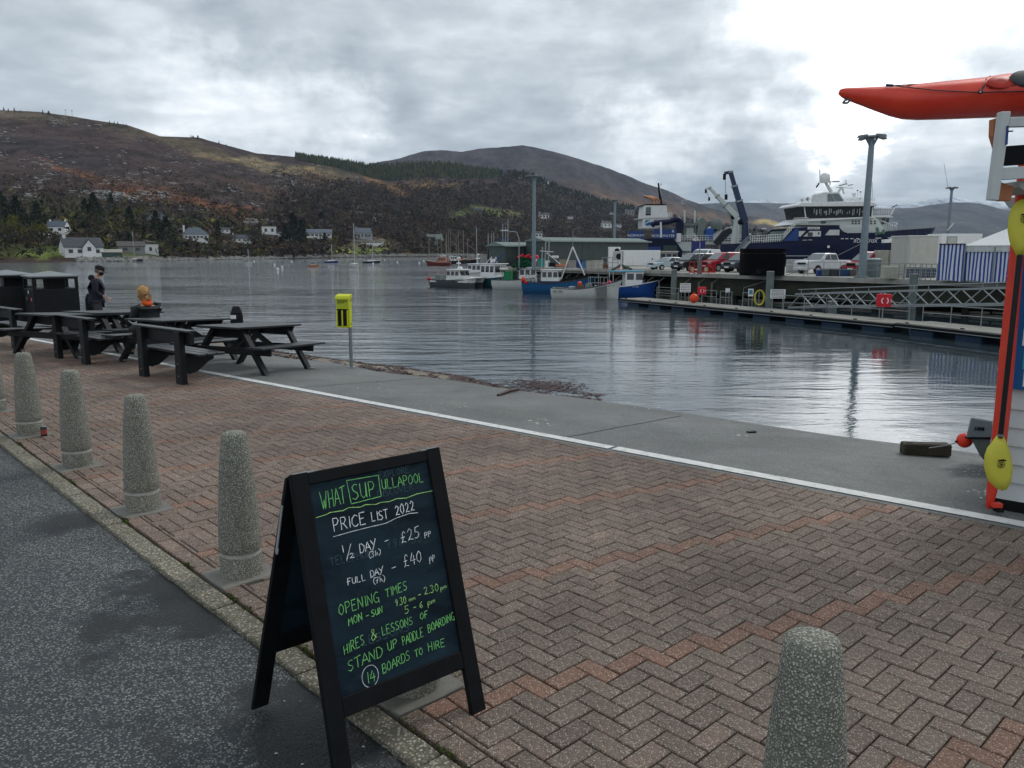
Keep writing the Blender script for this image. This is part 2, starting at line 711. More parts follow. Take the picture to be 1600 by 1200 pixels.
paving = thing('brick_paving', 'herringbone block paving in brown brick with zigzag lines of red blocks', 'paving')
paving['kind'] = 'structure'
if 'category' in paving.keys():
 del paving['category']
variants = {}
single = 0
SV, SF, SC, FS = [], [], [], []
for d, poly, red, cl, kind, (tm, cm) in plist:
 if not cl and single < 300 and not (cm < 1.84):
  key = (kind, red, rb.randrange(3) if red else rb.randrange(14))
  if key not in variants:
   tn = tint(red, tm, cm)
   hw, hh = (BL / 2 - JG / 2, BW / 2 - JG / 2) if kind == 0 else (BW / 2 - JG / 2, BL / 2 - JG / 2)
   vs, fs = brick_geo([(-hw, -hh), (hw, -hh), (hw, hh), (-hw, hh)], 0, (rb.uniform(-.012, .012), rb.uniform(-.012, .012)))
   me = bpy.data.meshes.new('brick')
   me.from_pydata(vs, [], fs)
   me.materials.append(brickm)
   a_ = me.attributes.new('tint', 'FLOAT_COLOR', 'POINT')
   a_.data.foreach_set('color', [*tn, 1] * len(vs))
   variants[key] = me
  o = bpy.data.objects.new('brick', variants[key])
  COL.objects.link(o)
  o.parent = paving
  o.location = kp(tm, cm, rb.uniform(-.0025, .0025))
  o.rotation_euler[2] = rb.uniform(-.008, .008)
  single += 1
 else:
  o_ = len(SV)
  vs, fs = brick_geo(poly, rb.uniform(-.0025, .0025), (rb.uniform(-.012, .012), rb.uniform(-.012, .012)))
  SV += vs
  SF += [tuple(i + o_ for i in f_) for f_ in fs]
  SC += [(*tint(red, tm, cm), 1)] * len(vs)
me = bpy.data.meshes.new('brick_field')
me.from_pydata(SV, [], SF)
me.materials.append(brickm)
a_ = me.attributes.new('tint', 'FLOAT_COLOR', 'POINT')
a_.data.foreach_set('color', np.array(SC, np.float32).ravel())
o = bpy.data.objects.new('brick_field', me)
COL.objects.link(o)
o.parent = paving
o['kind'] = 'stuff'

mb = MB()
rw = random.Random(5)
for s0, s1, wd_ in ((-30, 16.52, .12), (16.56, 30, .135)):
 s = s0
 while s < s1:
  e = min(s + .25, s1)
  mb.quad(wl(s, -.07, .006), wl(e, -.07, .006), wl(e, -.07 + wd_, .006), wl(s, -.07 + wd_, .006), paint)
  s = e
struct(mb.build('white_line'))
edge_px = [(-500, 465), (-250, 474), (0, 490), (100, 503), (200, 517), (300, 532), (380, 546), (450, 560), (501, 564), (546, 571), (587, 580), (642, 587), (690, 592), (742, 599), (794, 609), (828, 612.5), (930, 625), (1100, 650), (1300, 680), (1500, 705), (1700, 733), (1950, 770)]
edge = [AP(*p) for p in edge_px]
mb = MB()
for p, q in zip(edge, edge[1:]):
 sp_, sq = (Vector((p.x, p.y)) - WL0).dot(WD), (Vector((q.x, q.y)) - WL0).dot(WD)
 a0, a1 = wl(sp_, -.14, -.0), wl(sq, -.14, -.0)
 b0, b1 = wl(sp_, 0.03, -.001), wl(sq, 0.03, -.001)
 mb.quad(a0, a1, b1, b0, concm)
 mb.quad(b0, b1, q, p, concm)
 mb.quad(p, q, q + Vector((.02, .05, -3.2)), p + Vector((.02, .05, -3.2)), concm)
struct(mb.build('concrete_apron'))

mb = MB()
rj = random.Random(8)
for s_ in (1.5, 6.4, 11.2, 15.9, 20.6):
 d_ = 0.1
 pts = []
 while d_ < 7:
  p_ = wl(s_ + rj.uniform(-.006, .006), d_)
  p_.z = apz(p_.x, p_.y) + .003
  x_, y_ = 800 + F * p_.x / (p_.y * math.cos(PITCH) + (EYE - p_.z) * math.sin(PITCH)), 600 + F * ((EYE - p_.z) * math.cos(PITCH) - p_.y * math.sin(PITCH)) / (p_.y * math.cos(PITCH) + (EYE - p_.z) * math.sin(PITCH))
  if y_ < interp(edge_px, x_) + .6:
   break
  pts.append(p_)
  d_ += .3
 for a_, c_ in zip(pts, pts[1:]):
  w_ = Vector((WD.x, WD.y, 0)) * .007
  mb.quad(a_ - w_, a_ + w_, c_ + w_, c_ - w_, bedm)
struct(mb.build('apron_joint'))
# ------------------------------------------------------------------ water
wm, g, b, co = newmat('sea_water')
pos = g.n('ShaderNodeNewGeometry').outputs['Position']
sp = g.n('ShaderNodeSeparateXYZ', Vector=pos)
ruff = g.map(g.math('ADD', g.math('MULTIPLY', sp.outputs[0], -1.0), g.math('MULTIPLY', g.math('ABSOLUTE', g.math('SUBTRACT', sp.outputs[1], 40)), .5)), -16, 16, .075, 1.0)
ruff = g.math('MULTIPLY', ruff, g.map(g.noise(g.vmath('MULTIPLY', pos, (.4, 1, 1)), .035, 4, .55), .38, .6, .45, 1.15))
ruff = g.math('MULTIPLY', ruff, g.map(g.math('MULTIPLY_ADD', sp.outputs[0], -1.2, sp.outputs[1]), 50, 200, 1.0, 3.4))
h1 = g.noise(g.vmath('MULTIPLY', pos, (.28, .95, 1)), .8, 3, .5, .6)
h2 = g.noise(g.vmath('MULTIPLY', pos, (.55, 1.1, 1)), 3.0, 4, .6, .3)
h3 = g.noise(g.vmath('MULTIPLY', pos, (.4, 1, 1)), .16, 2, .5, .3)
h = g.math('ADD', g.math('MULTIPLY', h1, .085), g.math('ADD', g.math('MULTIPLY', h2, .020), g.math('MULTIPLY', h3, .10)))
h = g.math('MULTIPLY', h, ruff)
bump(g, b, h, 1.0)
g.put(b.inputs['Base Color'], (.030, .046, .056, 1))
b.inputs['Roughness'].default_value = .045
b.inputs['IOR'].default_value = 1.38
b.inputs['Specular IOR Level'].default_value = .5
mb = MB()
mb.quad((-3000, -40, WATER), (3000, -40, WATER), (9000, 12000, WATER), (-9000, 12000, WATER), wm)
struct(mb.build('water'))
mb = MB()
mb.quad((-3200, -60, WATER - 6), (3200, -60, WATER - 6), (9200, 12100, WATER - 6), (-9200, 12100, WATER - 6), M('sea_bed', (.02, .02, .016), .9))
struct(mb.build('sea_bed'))

beachm, g, b, co = newmat('shingle')
v = g.n('ShaderNodeTexVoronoi', Vector=co, Scale=16)
c = g.mix(g.n('ShaderNodeSeparateXYZ', Vector=v.outputs['Color']).outputs[0], (.085, .072, .052), (.30, .26, .19))
c = g.mix(g.map(g.noise(co, 1.2, 6, .7), .5, .6, 0, .7), c, (.022, .014, .012))
g.put(b.inputs['Base Color'], c)
b.inputs['Roughness'].default_value = .75
bump(g, b, v.outputs['Distance'], .03)
wat_px = [(-500, 455), (-250, 462), (0, 484), (100, 498), (200, 512), (300, 525), (380, 540), (450, 552), (495, 557.5), (536, 563), (570, 568), (622, 573), (670, 581), (725, 588.5), (759, 599), (794, 608.3), (835, 613.6)]
mb = MB()
prev = None
for x, y in wat_px:
 e = AP(x, interp(edge_px, x) + .6) + Vector((0, 0, -.06))
 w = G(x, y, WATER - .05)
 row = [e + (w - e) * f_ + Vector((0, 0, .12 * math.sin(f_ * 9 + x * .05) * (f_ * (1 - f_)) * 2)) for f_ in (0, .12, .3, .5, .75, 1.0, 1.25)]
 if prev:
  for i in range(6):
   mb.quad(prev[i], row[i], row[i + 1], prev[i + 1], beachm)
 prev = row
struct(mb.build('beach'))
weed = M('bladder_wrack', (.045, .016, .014), .55, var=.5, scale=30)
rw = random.Random(21)
V, Fq = [], []


def frond(p, s, lift=.06):
 a = rw.uniform(0, 6.28)
 for j in range(3):
  a2 = a + rw.uniform(-1.2, 1.2)
  L = s * rw.uniform(.5, 1.3)
  w = s * rw.uniform(.10, .25)
  o_ = len(V)
  d_ = Vector((math.cos(a2), math.sin(a2), 0))
  n_ = Vector((-d_.y, d_.x, 0)) * w
  z0 = rw.uniform(0, lift)
  V.extend([p + n_ * .5, p - n_ * .5, p + d_ * L - n_ + Vector((0, 0, z0)), p + d_ * L + n_ + Vector((0, 0, z0 * .4))])
  Fq.append((o_, o_ + 1, o_ + 2, o_ + 3))


for i in range(2600):
 x = rw.uniform(380, 850)
 f_ = min(1, rw.expovariate(3.0)) if rw.random() < .55 else rw.uniform(.65, 1.1)
 e = AP(x, interp(edge_px, x)) + Vector((0, 0, -.02))
 w = G(x, interp(wat_px, x), WATER + .01)
 if math.sin(x * .045) + math.sin(x * .13 + 2) + rw.uniform(-1.0, 1.0) < .35 and f_ < .75:
  continue
 p = e + (w - e) * f_
 frond(p, rw.uniform(.06, .20), .04)
stuff(npmesh('washed_up_seaweed', V, Fq, [weed]), 'dark red-brown seaweed washed up along the foot of the concrete apron', 'seaweed')
V, Fq = [], []
for i in range(1200):
 r_ = rw.random()
 if r_ < .72:
  x = rw.gauss(850, 30)
  y = 602 + rw.gauss(0, 4.2) + (x - 852) * .06
 elif r_ < .85:
  x = rw.uniform(860, 940)
  y = 606 + (x - 860) * .16 + rw.gauss(0, 1.6)
 else:
  x = rw.uniform(870, 935)
  y = 618 + (x - 870) * .10 + rw.gauss(0, 1.2)
 if abs(math.sin(x * .21 + y * .5)) < .45:
  continue
 frond(G(x, y, WATER + .015), rw.uniform(.05, .15), .010)
stuff(npmesh('floating_seaweed', V, Fq, [weed]), 'patch of dark seaweed floating on the water below the apron edge', 'seaweed')

# ------------------------------------------------------------------ hills
def tanel(x, y):
 r = ray(x, y)
 return r.z / r.y


def vnoise(seed):
 rs = np.random.RandomState(seed)
 tab = rs.rand(256, 256)

 def f_(x, y, oct_=5, rough=.5):
  x, y = np.asarray(x, float), np.asarray(y, float)
  tot = np.zeros(np.broadcast(x, y).shape)
  amp, norm = 1.0, 0.0
  for o_ in range(oct_):
   xi, yi = np.floor(x).astype(int), np.floor(y).astype(int)
   xf, yf = x - xi, y - yi
   xf, yf = xf * xf * (3 - 2 * xf), yf * yf * (3 - 2 * yf)
   a = tab[xi % 256, yi % 256]
   b_ = tab[(xi + 1) % 256, yi % 256]
   c_ = tab[xi % 256, (yi + 1) % 256]
   d_ = tab[(xi + 1) % 256, (yi + 1) % 256]
   tot = tot + amp * ((a * (1 - xf) + b_ * xf) * (1 - yf) + (c_ * (1 - xf) + d_ * xf) * yf)
   norm += amp
   amp *= rough
   x, y = x * 2.03 + 17, y * 2.03 + 9
  return tot / norm
 return f_


N1, N2, N3 = vnoise(1), vnoise(2), vnoise(3)


def px_of(X, Y, Z):
 d = Y * math.cos(PITCH) + (EYE - Z) * math.sin(PITCH)
 return 800 + F * X / d, 600 + F * ((EYE - Z) * math.cos(PITCH) - Y * math.sin(PITCH)) / d


class Hill:
 """land from a shore line to a crest line; both read along sight lines, built at their own distances"""
 def __init__(s, crest, base, dbase, dcrest, amp, nf, x0, x1, step, rows, dpow=1.0, seed=0):
  s.crest, s.base, s.db, s.dc = crest, base, dbase, dcrest
  s.amp, s.nf, s.x0, s.x1, s.step, s.rows, s.dpow, s.seed = amp, nf, x0, x1, step, rows, dpow, seed

 def pt(s, x, t):
  x, t = np.asarray(x, float), np.asarray(t, float)
  I = lambda p: np.interp(x, [q[0] for q in p], [q[1] for q in p])
  yc, yb, Db, Dc = I(s.crest), I(s.base), I(s.db), I(s.dc)
  y = yb + (yc - yb) * t
  Y = Db + (Dc - Db) * t ** s.dpow
  a = (x - 800) / F
  b_ = (600 - y) / F
  ry = math.cos(PITCH) + b_ * math.sin(PITCH)
  rz = -math.sin(PITCH) + b_ * math.cos(PITCH)
  X, Z = a / ry * Y, EYE + rz / ry * Y
  w = np.clip(t * 6, 0, 1) * np.where(t > .93, (1 - t) / .07 * .75 + .25, 1)
  nz = N1(X * s.nf + s.seed, Y * s.nf * .8 + s.seed, 6, .55) - .5
  Z = Z + nz * s.amp * 2 * w
  return X, Y, Z

 def make(s, name, mat, colfn):
  xs = np.arange(s.x0, s.x1 + .1, s.step)
  ts = np.linspace(0, 1, s.rows)
  XX, TT = np.meshgrid(xs, ts)
  X, Y, Z = s.pt(XX, TT)
  k_ = 5
  Xb = np.stack([X[-1] * (1 + .12 * i) for i in range(1, k_)])
  Yb = np.stack([Y[-1] * (1 + .12 * i) for i in range(1, k_)])
  Zb = np.stack([Z[-1] * (1 - .26 * i) for i in range(1, k_)])
  X = np.vstack([X[:1] * .97, X, Xb])
  Y = np.vstack([Y[:1] * .97, Y, Yb])
  Z = np.vstack([np.minimum(Z[:1], WATER) - 3, Z, Zb])
  nr, nc = X.shape
  V = np.stack([X, Y, Z], -1).reshape(-1, 3)
  i = np.arange(nr - 1)[:, None] * nc + np.arange(nc - 1)[None]
  Fq = np.stack([i, i + 1, i + nc + 1, i + nc], -1).reshape(-1, 4)
  d = Y * math.cos(PITCH) + (EYE - Z) * math.sin(PITCH)
  px = 800 + F * X / d
  py = 600 + F * ((EYE - Z) * math.cos(PITCH) - Y * math.sin(PITCH)) / d
  cols = colfn(px.ravel(), py.ravel(), V)
  return struct(npmesh(name, V, Fq, [mat], True, {'zone': cols}))


def hillmat(name, nscale, rock, rockamt, streak=(1, 1, 1), bd=3.0):
 m, g, b, co = newmat(name)
 a = g.n('ShaderNodeAttribute', attribute_name='zone')
 co = g.vmath('MULTIPLY', co, (1, .4, 1))
 n_ = g.noise(co, nscale, 9, .72)
 n2_ = g.noise(co, nscale * 6, 7, .75)
 k_ = g.math('ADD', g.math('MULTIPLY', g.map(n_, .36, .66), 1.35), g.math('MULTIPLY', g.map(n2_, .38, .64), 1.35))
 c = g.mix(1.0, a.outputs['Color'], g.n('ShaderNodeCombineXYZ', X=k_, Y=k_, Z=k_).outputs[0], 'MULTIPLY')
 rn = g.noise(g.vmath('MULTIPLY', co, streak), nscale * 3.2, 8, .72, .4)
 big = g.noise(co, nscale * .6, 3, .5)
 f_ = g.map(g.math('ADD', rn, g.math('MULTIPLY', g.math('SUBTRACT', big, .5), .5)), 1 - rockamt, 1 - rockamt + .05)
 c = g.mix(f_, c, rock)
 g.put(b.inputs['Base Color'], c)
 b.inputs['Roughness'].default_value = .95
 b.inputs['Specular IOR Level'].default_value = .1
 bump(g, b, g.math('ADD', n_, g.math('MULTIPLY', n2_, .35)), bd * 4)
 return m


def zones(spec, base, seed, warp=16, strength=1.0):
 """colour patches: (pixel x, y where the patch lies, rx, ry, slope, colour, opacity)"""
 def fn(px, py, V):
  c = np.tile(np.array(base, float), (len(px), 1))
  wx = (N2(px * .03 + seed, py * .05, 5) - .5) * warp * 2.4
  wy = (N3(px * .03 + seed, py * .05, 5) - .5) * warp * 1.3
  for x, y, rx, ry, sl, col_, op in spec:
   dx = (px + wx - x)
   dy = (py + wy - y - sl * dx)
   r_ = np.sqrt((dx / rx) ** 2 + (dy / ry) ** 2)
   w = np.clip(1.5 - r_ * 1.2, 0, 1)[:, None] * op
   c = c * (1 - w) + np.array(col_) * w
  return c
 return fn


crestA = [(-700, 150), (-300, 158), (0, 172), (60, 175), (110, 181), (200, 195), (250, 213), (310, 216), (400, 239), (471, 247), (512, 252), (576, 260), (625, 258), (660, 256), (711, 257), (760, 266), (786, 269), (820, 273), (850, 283), (872, 293), (914, 306), (960, 318), (998, 328), (1050, 342), (1110, 352), (1180, 362), (1240, 372), (1330, 384), (1420, 390)]
baseA = [(-700, 418), (0, 411), (150, 410), (300, 408), (450, 404), (600, 401.5), (700, 400.5), (800, 400), (1000, 399), (1420, 398)]
dbA = [(-700, 240), (0, 300), (200, 330), (450, 440), (700, 620), (1000, 900), (1420, 1500)]
dcA = [(-700, 850), (0, 950), (300, 1100), (600, 1500), (850, 1700), (1050, 1900), (1420, 2400)]
hillA = Hill(crestA, baseA, dbA, dcA, 8, .010, -700, 1420, 3.5, 150, 1.25)
heather, tan, rust, green, field, wood, gorse = (.043, .028, .025), (.19, .145, .075), (.15, .058, .024), (.040, .045, .018), (.13, .16, .035), (.034, .026, .022), (.16, .13, .02)
specA = [(60, 180, 160, 9, .06, (.085, .066, .045), .9), (300, 230, 150, 10, .27, (.08, .062, .036), .8), (430, 260, 120, 9, .14, tan, .95),
         (60, 235, 160, 22, .2, (.028, .022, .023), .8), (200, 300, 60, 9, .2, rust, .9), (120, 268, 60, 6, .3, rust, .6), (330, 320, 120, 12, .25, rust, .75), (420, 300, 90, 10, .3, (.07, .04, .024), .6),
         (520, 290, 60, 14, .3, (.13, .075, .03), .7), (610, 292, 40, 12, .5, (.16, .085, .03), .8), (680, 290, 60, 7, .0, (.14, .085, .035), .7), (30, 330, 200, 26, .05, green, .95),
         (180, 345, 160, 16, .0, green, .8), (60, 390, 260, 12, 0, (.05, .06, .02), 1), (120, 400, 120, 6, 0, field, .8), (540, 385, 120, 9, 0, (.085, .085, .035), .9), (560, 392, 60, 5, 0, field, .9), (610, 380, 40, 5, .5, tan, .8),
         (725, 335, 32, 8, -.1, (.07, .085, .025), .95), (775, 332, 42, 5.5, .22, field, 1), (800, 336, 20, 3, .3, (.2, .17, .06), .8), (420, 380, 160, 8, 0, (.055, .04, .02), .7), (650, 268, 140, 9, 0, (.035, .042, .02), .9),
         (900, 395, 260, 8, 0, (.08, .08, .03), .6), (850, 300, 60, 6, .4, (.10, .075, .04), .6)]
hm = hillmat('near_hillside', .012, (.27, .26, .25), .355, (1, 1, 2.5), 2.0)
hillA.make('near_hill', hm, zones(specA, heather, 0))
crestB = [(300, 300), (480, 270), (540, 262), (576, 256), (600, 252), (625, 248), (662, 236), (689, 234), (722, 237), (749, 232), (794, 229), (816, 227), (842, 232), (869, 239), (906, 249), (951, 264), (1000, 283), (1030, 293), (1050, 301), (1072, 311), (1090, 317), (1104, 323), (1140, 333), (1180, 339), (1206, 344), (1240, 356), (1300, 372), (1400, 388)]
hillB = Hill(crestB, [(300, 392), (1400, 394)], [(300, 1900), (1400, 2100)], [(300, 3000), (800, 3400), (1400, 3600)], 34, .0042, 300, 1400, 4, 90, 1.0, 40)
specB = [(1000, 318, 160, 14, .22, (.105, .060, .034), .9), (1120, 345, 60, 8, .2, (.12, .075, .04), .7), (1200, 348, 34, 5.5, .15, (.33, .25, .10), 1), (900, 280, 120, 8, .3, (.05, .04, .036), .7), (1120, 334, 40, 3, .2, (.04, .045, .025), .6)]
hb = hillmat('ridge_slope', .0035, (.24, .23, .23), .29, (1, 1, 2.5), 8)
hillB.make('ridge_hill', hb, zones(specB, (.046, .036, .037), 7))
crestC = [(900, 345), (1040, 325), (1085, 318), (1126, 317), (1142, 315.5), (1160, 317), (1210, 318), (1246, 318), (1300, 322), (1350, 325), (1375, 325), (1412, 326), (1437, 325), (1462, 320), (1487, 317), (1512, 317), (1537, 320), (1570, 329), (1640, 340), (1800, 350), (2100, 345)]
hillC = Hill(crestC, [(900, 393), (2100, 393)], [(900, 4500), (2100, 3800)], [(900, 7000), (1400, 6500), (2100, 5200)], 70, .0016, 900, 2100, 6, 60, 1.0, 80)
specC = [(1265, 337, 30, 3, 0, (.5, .45, .42), .5), (1250, 345, 90, 8, .1, (.09, .06, .045), .6), (1480, 345, 120, 12, 0, (.05, .05, .045), .6)]
hc = hillmat('far_slope', .0016, (.30, .29, .29), .26, (1, 1, 2), 14)
hillC.make('far_hill', hc, zones(specC, (.066, .056, .052), 9))
crestE = [(1000, 330), (1150, 318), (1165, 315), (1190, 311.5), (1215, 315), (1246, 317), (1300, 321), (1340, 323), (1395, 321), (1425, 317), (1450, 312), (1482, 307), (1500, 309), (1525, 314.5), (1560, 316), (1620, 312), (1700, 318), (1850, 305), (2100, 320)]
hillE = Hill(crestE, [(1000, 390), (2100, 390)], [(1000, 9000), (2100, 8500)], [(1000, 12500), (2100, 12000)], 60, .0012, 1000, 2100, 5, 60, 1.0, 120)
he = hillmat('snow_slope', .0012, (.75, .77, .80), .42, (1, 1, 1.5), 20)


def snowcol(px, py, V):
 z = V[:, 2]
 n_ = N2(V[:, 0] * .004, V[:, 1] * .004, 5)
 w = np.clip((z - 560 + (n_ - .5) * 260) / 120, 0, 1)[:, None]
 return np.array((.10, .10, .11)) * (1 - w) + np.array((.70, .72, .76)) * w


hillE.make('snowy_mountain', he, snowcol)
if 1:
 bpy_me = MB()
 bpy_me.b2((-14000, -300, WATER - 9), (16000, 16500, 1400), None)
 hz = bpy.data.materials.new('haze_air')
 hz.use_nodes = True
 t_ = hz.node_tree
 t_.nodes.remove(t_.nodes['Principled BSDF'])
 pv = t_.nodes.new('ShaderNodeVolumePrincipled')
 pv.inputs['Color'].default_value = (.60, .78, 1, 1)
 pv.inputs['Density'].default_value = 6e-5
 t_.links.new(pv.outputs[0], t_.nodes['Material Output'].inputs['Volume'])
 bpy_me.mats = [hz]
 o = bpy_me.build('haze')
 o['kind'] = 'stuff'
 o['label'] = 'thin pale sea haze over the loch and far hills'
 o['category'] = 'haze'
# ------------------------------------------------------------------ vegetation and rock on the hills
rs = np.random.RandomState(42)
vegm, g, b, co = newmat('scrub_foliage')
a = g.n('ShaderNodeAttribute', attribute_name='zone')
g.put(b.inputs['Base Color'], a.outputs['Color'])
b.inputs['Roughness'].default_value = .95
b.inputs['Specular IOR Level'].default_value = .05
rockm = M('grey_rock', (.26, .25, .24), .9, var=.4, scale=.4, bmp=.1)


def hill_points(hill, n, x0, x1, ylo, yhi, dens=None):
 """random places on a hill between pixel rows ylo(x) .. yhi(x) (functions or numbers)"""
 x = rs.uniform(x0, x1, n)
 lo = np.array([ylo(q) if callable(ylo) else ylo for q in x])
 hi = np.array([yhi(q) if callable(yhi) else yhi for q in x])
 y = rs.uniform(np.minimum(lo, hi), np.maximum(lo, hi))
 if dens is not None:
  k_ = rs.rand(n) < dens(x, y)
  x, y = x[k_], y[k_]
 yc = np.interp(x, [q[0] for q in hill.crest], [q[1] for q in hill.crest])
 yb = np.interp(x, [q[0] for q in hill.base], [q[1] for q in hill.base])
 t = (yb - y) / (yb - yc)
 k_ = (t > .005) & (t < 1.0)
 x, y, t = x[k_], y[k_], t[k_]
 X, Y, Z = hill.pt(x, t)
 return x, y, np.stack([X, Y, Z], -1)


def tufts(P, size, cols, leaves=12, flat=.8, tri=.42):
 """each point becomes a ragged crown of small leaf-clump faces"""
 n = len(P)
 u = rs.normal(size=(n, leaves, 3))
 u /= np.linalg.norm(u, axis=2, keepdims=True)
 rad = rs.uniform(.35, 1.0, (n, leaves, 1)) ** .6
 c = u * rad * size[:, None, None] * np.array([1, 1, flat])
 c[..., 2] += size[:, None] * flat * .8
 c += P[:, None, :]
 e1 = rs.normal(size=(n, leaves, 3))
 e2 = rs.normal(size=(n, leaves, 3))
 s_ = (size[:, None, None] * tri * rs.uniform(.5, 1.2, (n, leaves, 1)))
 v0 = c + e1 * s_ * .6
 v1 = c + e2 * s_ * .6
 v2 = c - (e1 + e2) * s_ * .35
 V = np.stack([v0, v1, v2], 2).reshape(-1, 3)
 Fq = np.arange(len(V)).reshape(-1, 3)
 cc = np.repeat(cols[:, None, :] * rs.uniform(.6, 1.4, (n, leaves, 1)), 3, axis=1).reshape(n, leaves * 3, 3)
 return V, Fq, np.clip(cc.reshape(-1, 3), 0, 1)


def palette(n, opts, w):
 o_ = np.array(opts)
 return o_[rs.choice(len(opts), n, p=np.array(w) / sum(w))] * rs.uniform(.75, 1.25, (n, 1))


cr = lambda x: interp(crestA, x)
ba = lambda x: interp(baseA, x)
PURP, GREY, OLIVE, DKG, BRN, GORSE, MOSSG = (.050, .034, .031), (.095, .078, .066), (.066, .066, .024), (.018, .026, .014), (.075, .048, .029), (.17, .14, .02), (.09, .10, .03)


HSP = [(128, 402, 52), (93, 376, 30), (172, 403, 34), (248, 354, 36), (206, 396, 36), (236, 397, 24), (305, 378, 40), (352, 368, 16), (378, 378, 32), (421, 371, 24), (438, 374, 12), (498, 376, 42), (567, 378, 28), (575, 385, 50), (679, 377, 28), (747, 331, 16), (849, 339, 18), (891, 343, 10), (839, 372, 18), (947, 359, 16), (966, 358, 10), (957, 335, 9), (984, 334, 16), (853, 287, 10)]


def clear(x, y):
 k_ = np.ones(len(x))
 for hx, hy, hw in HSP:
  k_ = np.where((np.abs(x - hx) < hw * .55 + 2) & (y > hy - 3) & (y < hy + 11), .04, k_)
 for (cx, cy, rx, ry, sl) in ((725, 335, 32, 7, -.1), (775, 331, 46, 6, .22), (560, 392, 60, 6, 0), (120, 399, 130, 6, 0), (600, 380, 40, 5, .3), (680, 290, 50, 4, 0), (610, 291, 30, 8, .5), (500, 392, 60, 4, 0)):
  k_ *= np.where(((x - cx) / rx) ** 2 + ((y - cy - sl * (x - cx)) / ry) ** 2 < 1, .06, 1)
 return k_


x, y, P = hill_points(hillA, 15000, 430, 1300, lambda q: cr(q) + (28 if q < 780 else 3), lambda q: ba(q) - 3,
                      lambda x, y: clear(x, y) * np.clip((x - 400) / 160 + (y - 300) / 60 - .1, .08, 1))
V1, F1, C1 = tufts(P, rs.uniform(3.0, 6.2, len(P)) * (.6 + P[:, 1] / 2400), palette(len(P), [PURP, GREY, BRN, OLIVE, DKG], [5, 3, 3, 1, .5]), 11, 1.0)
o = npmesh('bare_birch_wood', V1, F1, [vegm], False, {'zone': C1})
stuff(o, 'purple-brown leafless birch wood covering the hillside across the loch', 'woodland')
x, y, P = hill_points(hillA, 12000, -380, 560, lambda q: cr(q) + 4, lambda q: ba(q) - 4, lambda x, y: clear(x, y) * np.clip((y - 190) / 110, .30, 1))
pc = palette(len(P), [PURP, GREY, BRN, OLIVE, DKG, GORSE], [5, 2, 3, 1.5, .6, .25])
low = (y > 335) & (rs.rand(len(y)) < .62) & (x < 420)
pc[low] = palette(int(low.sum()), [OLIVE, DKG, MOSSG, GREY, GORSE], [3, 3, 1.2, 2, .35])
sz = rs.uniform(1.2, 3.2, len(P)) * np.clip((y - 200) / 120, .45, 1.3)
V1, F1, C1 = tufts(P, sz, pc, 11, .9)
o = npmesh('hillside_scrub', V1, F1, [vegm], False, {'zone': C1})
stuff(o, 'dark scrub, heather and gorse bushes scattered over the left hillside', 'scrub')


def cones(P, h, cols, sides=6):
 V, Fq, C_ = [], [], []
 n = len(P)
 ang = np.arange(sides) * 2 * np.pi / sides
 Vs, Fs, Cs = [], [], []
 base = 0
 for lvl, (z0, z1, r_) in enumerate(((.08, .5, .24), (.32, .75, .18), (.55, 1.0, .11))):
  jit = rs.uniform(.7, 1.3, (n, sides))
  ring = np.stack([np.cos(ang) * r_ * jit, np.sin(ang) * r_ * jit, z0 + rs.uniform(-.03, .03, (n, sides))], -1) * h[:, None, None] + P[:, None]
  tip = P + np.stack([np.zeros(n), np.zeros(n), z1 * h], -1)
  v_ = np.concatenate([ring, tip[:, None]], 1)
  idx = np.arange(n)[:, None, None] * (sides + 1) + np.stack([np.arange(sides), (np.arange(sides) + 1) % sides, np.full(sides, sides)], -1)[None] + base
  base += n * (sides + 1)
  Vs.append(v_.reshape(-1, 3))
  Fs.append(idx.reshape(-1, 3))
  k_ = np.ones((n, sides + 1, 1))
  Cs.append((cols[:, None] * rs.uniform(.7, 1.3, (n, sides + 1, 1)) * k_).reshape(-1, 3))
 return np.vstack(Vs), np.vstack(Fs), np.clip(np.vstack(Cs), 0, 1)


x, y, P = hill_points(hillA, 2600, 462, 785, lambda q: cr(q) + .3, lambda q: cr(q) + interp([(455, 4), (560, 12), (600, 24), (720, 24), (785, 8)], q))
V1, F1, C1 = cones(P, rs.uniform(5, 11, len(P)), palette(len(P), [(.050, .062, .024), (.075, .080, .034), (.024, .034, .016), (.06, .05, .035)], [3, 2, 2, .6]))
x, y, P = hill_points(hillA, 420, 800, 1010, lambda q: cr(q) + 1, lambda q: cr(q) + 9)
V2, F2, C2 = cones(P, rs.uniform(8, 14, len(P)), palette(len(P), [(.015, .024, .012), (.03, .035, .02)], [3, 1]))
x, y, P = hill_points(hillA, 170, -300, 480, lambda q: cr(q) + .2, lambda q: cr(q) + 2.5, lambda x, y: (np.sin(x * .11) + np.sin(x * .041) > .55) * 1.0)
V3, F3, C3 = cones(P, rs.uniform(2.5, 5, len(P)), palette(len(P), [(.015, .024, .012), (.03, .028, .02)], [3, 1]))
o = npmesh('spruce_plantation', np.vstack([V1, V2, V3]), np.vstack([F1, F2 + len(V1), F3 + len(V1) + len(V2)]), [vegm], False, {'zone': np.vstack([C1, C2, C3])})
stuff(o, 'dark green spruce plantation along the skyline of the middle hill', 'plantation')

ICO = None


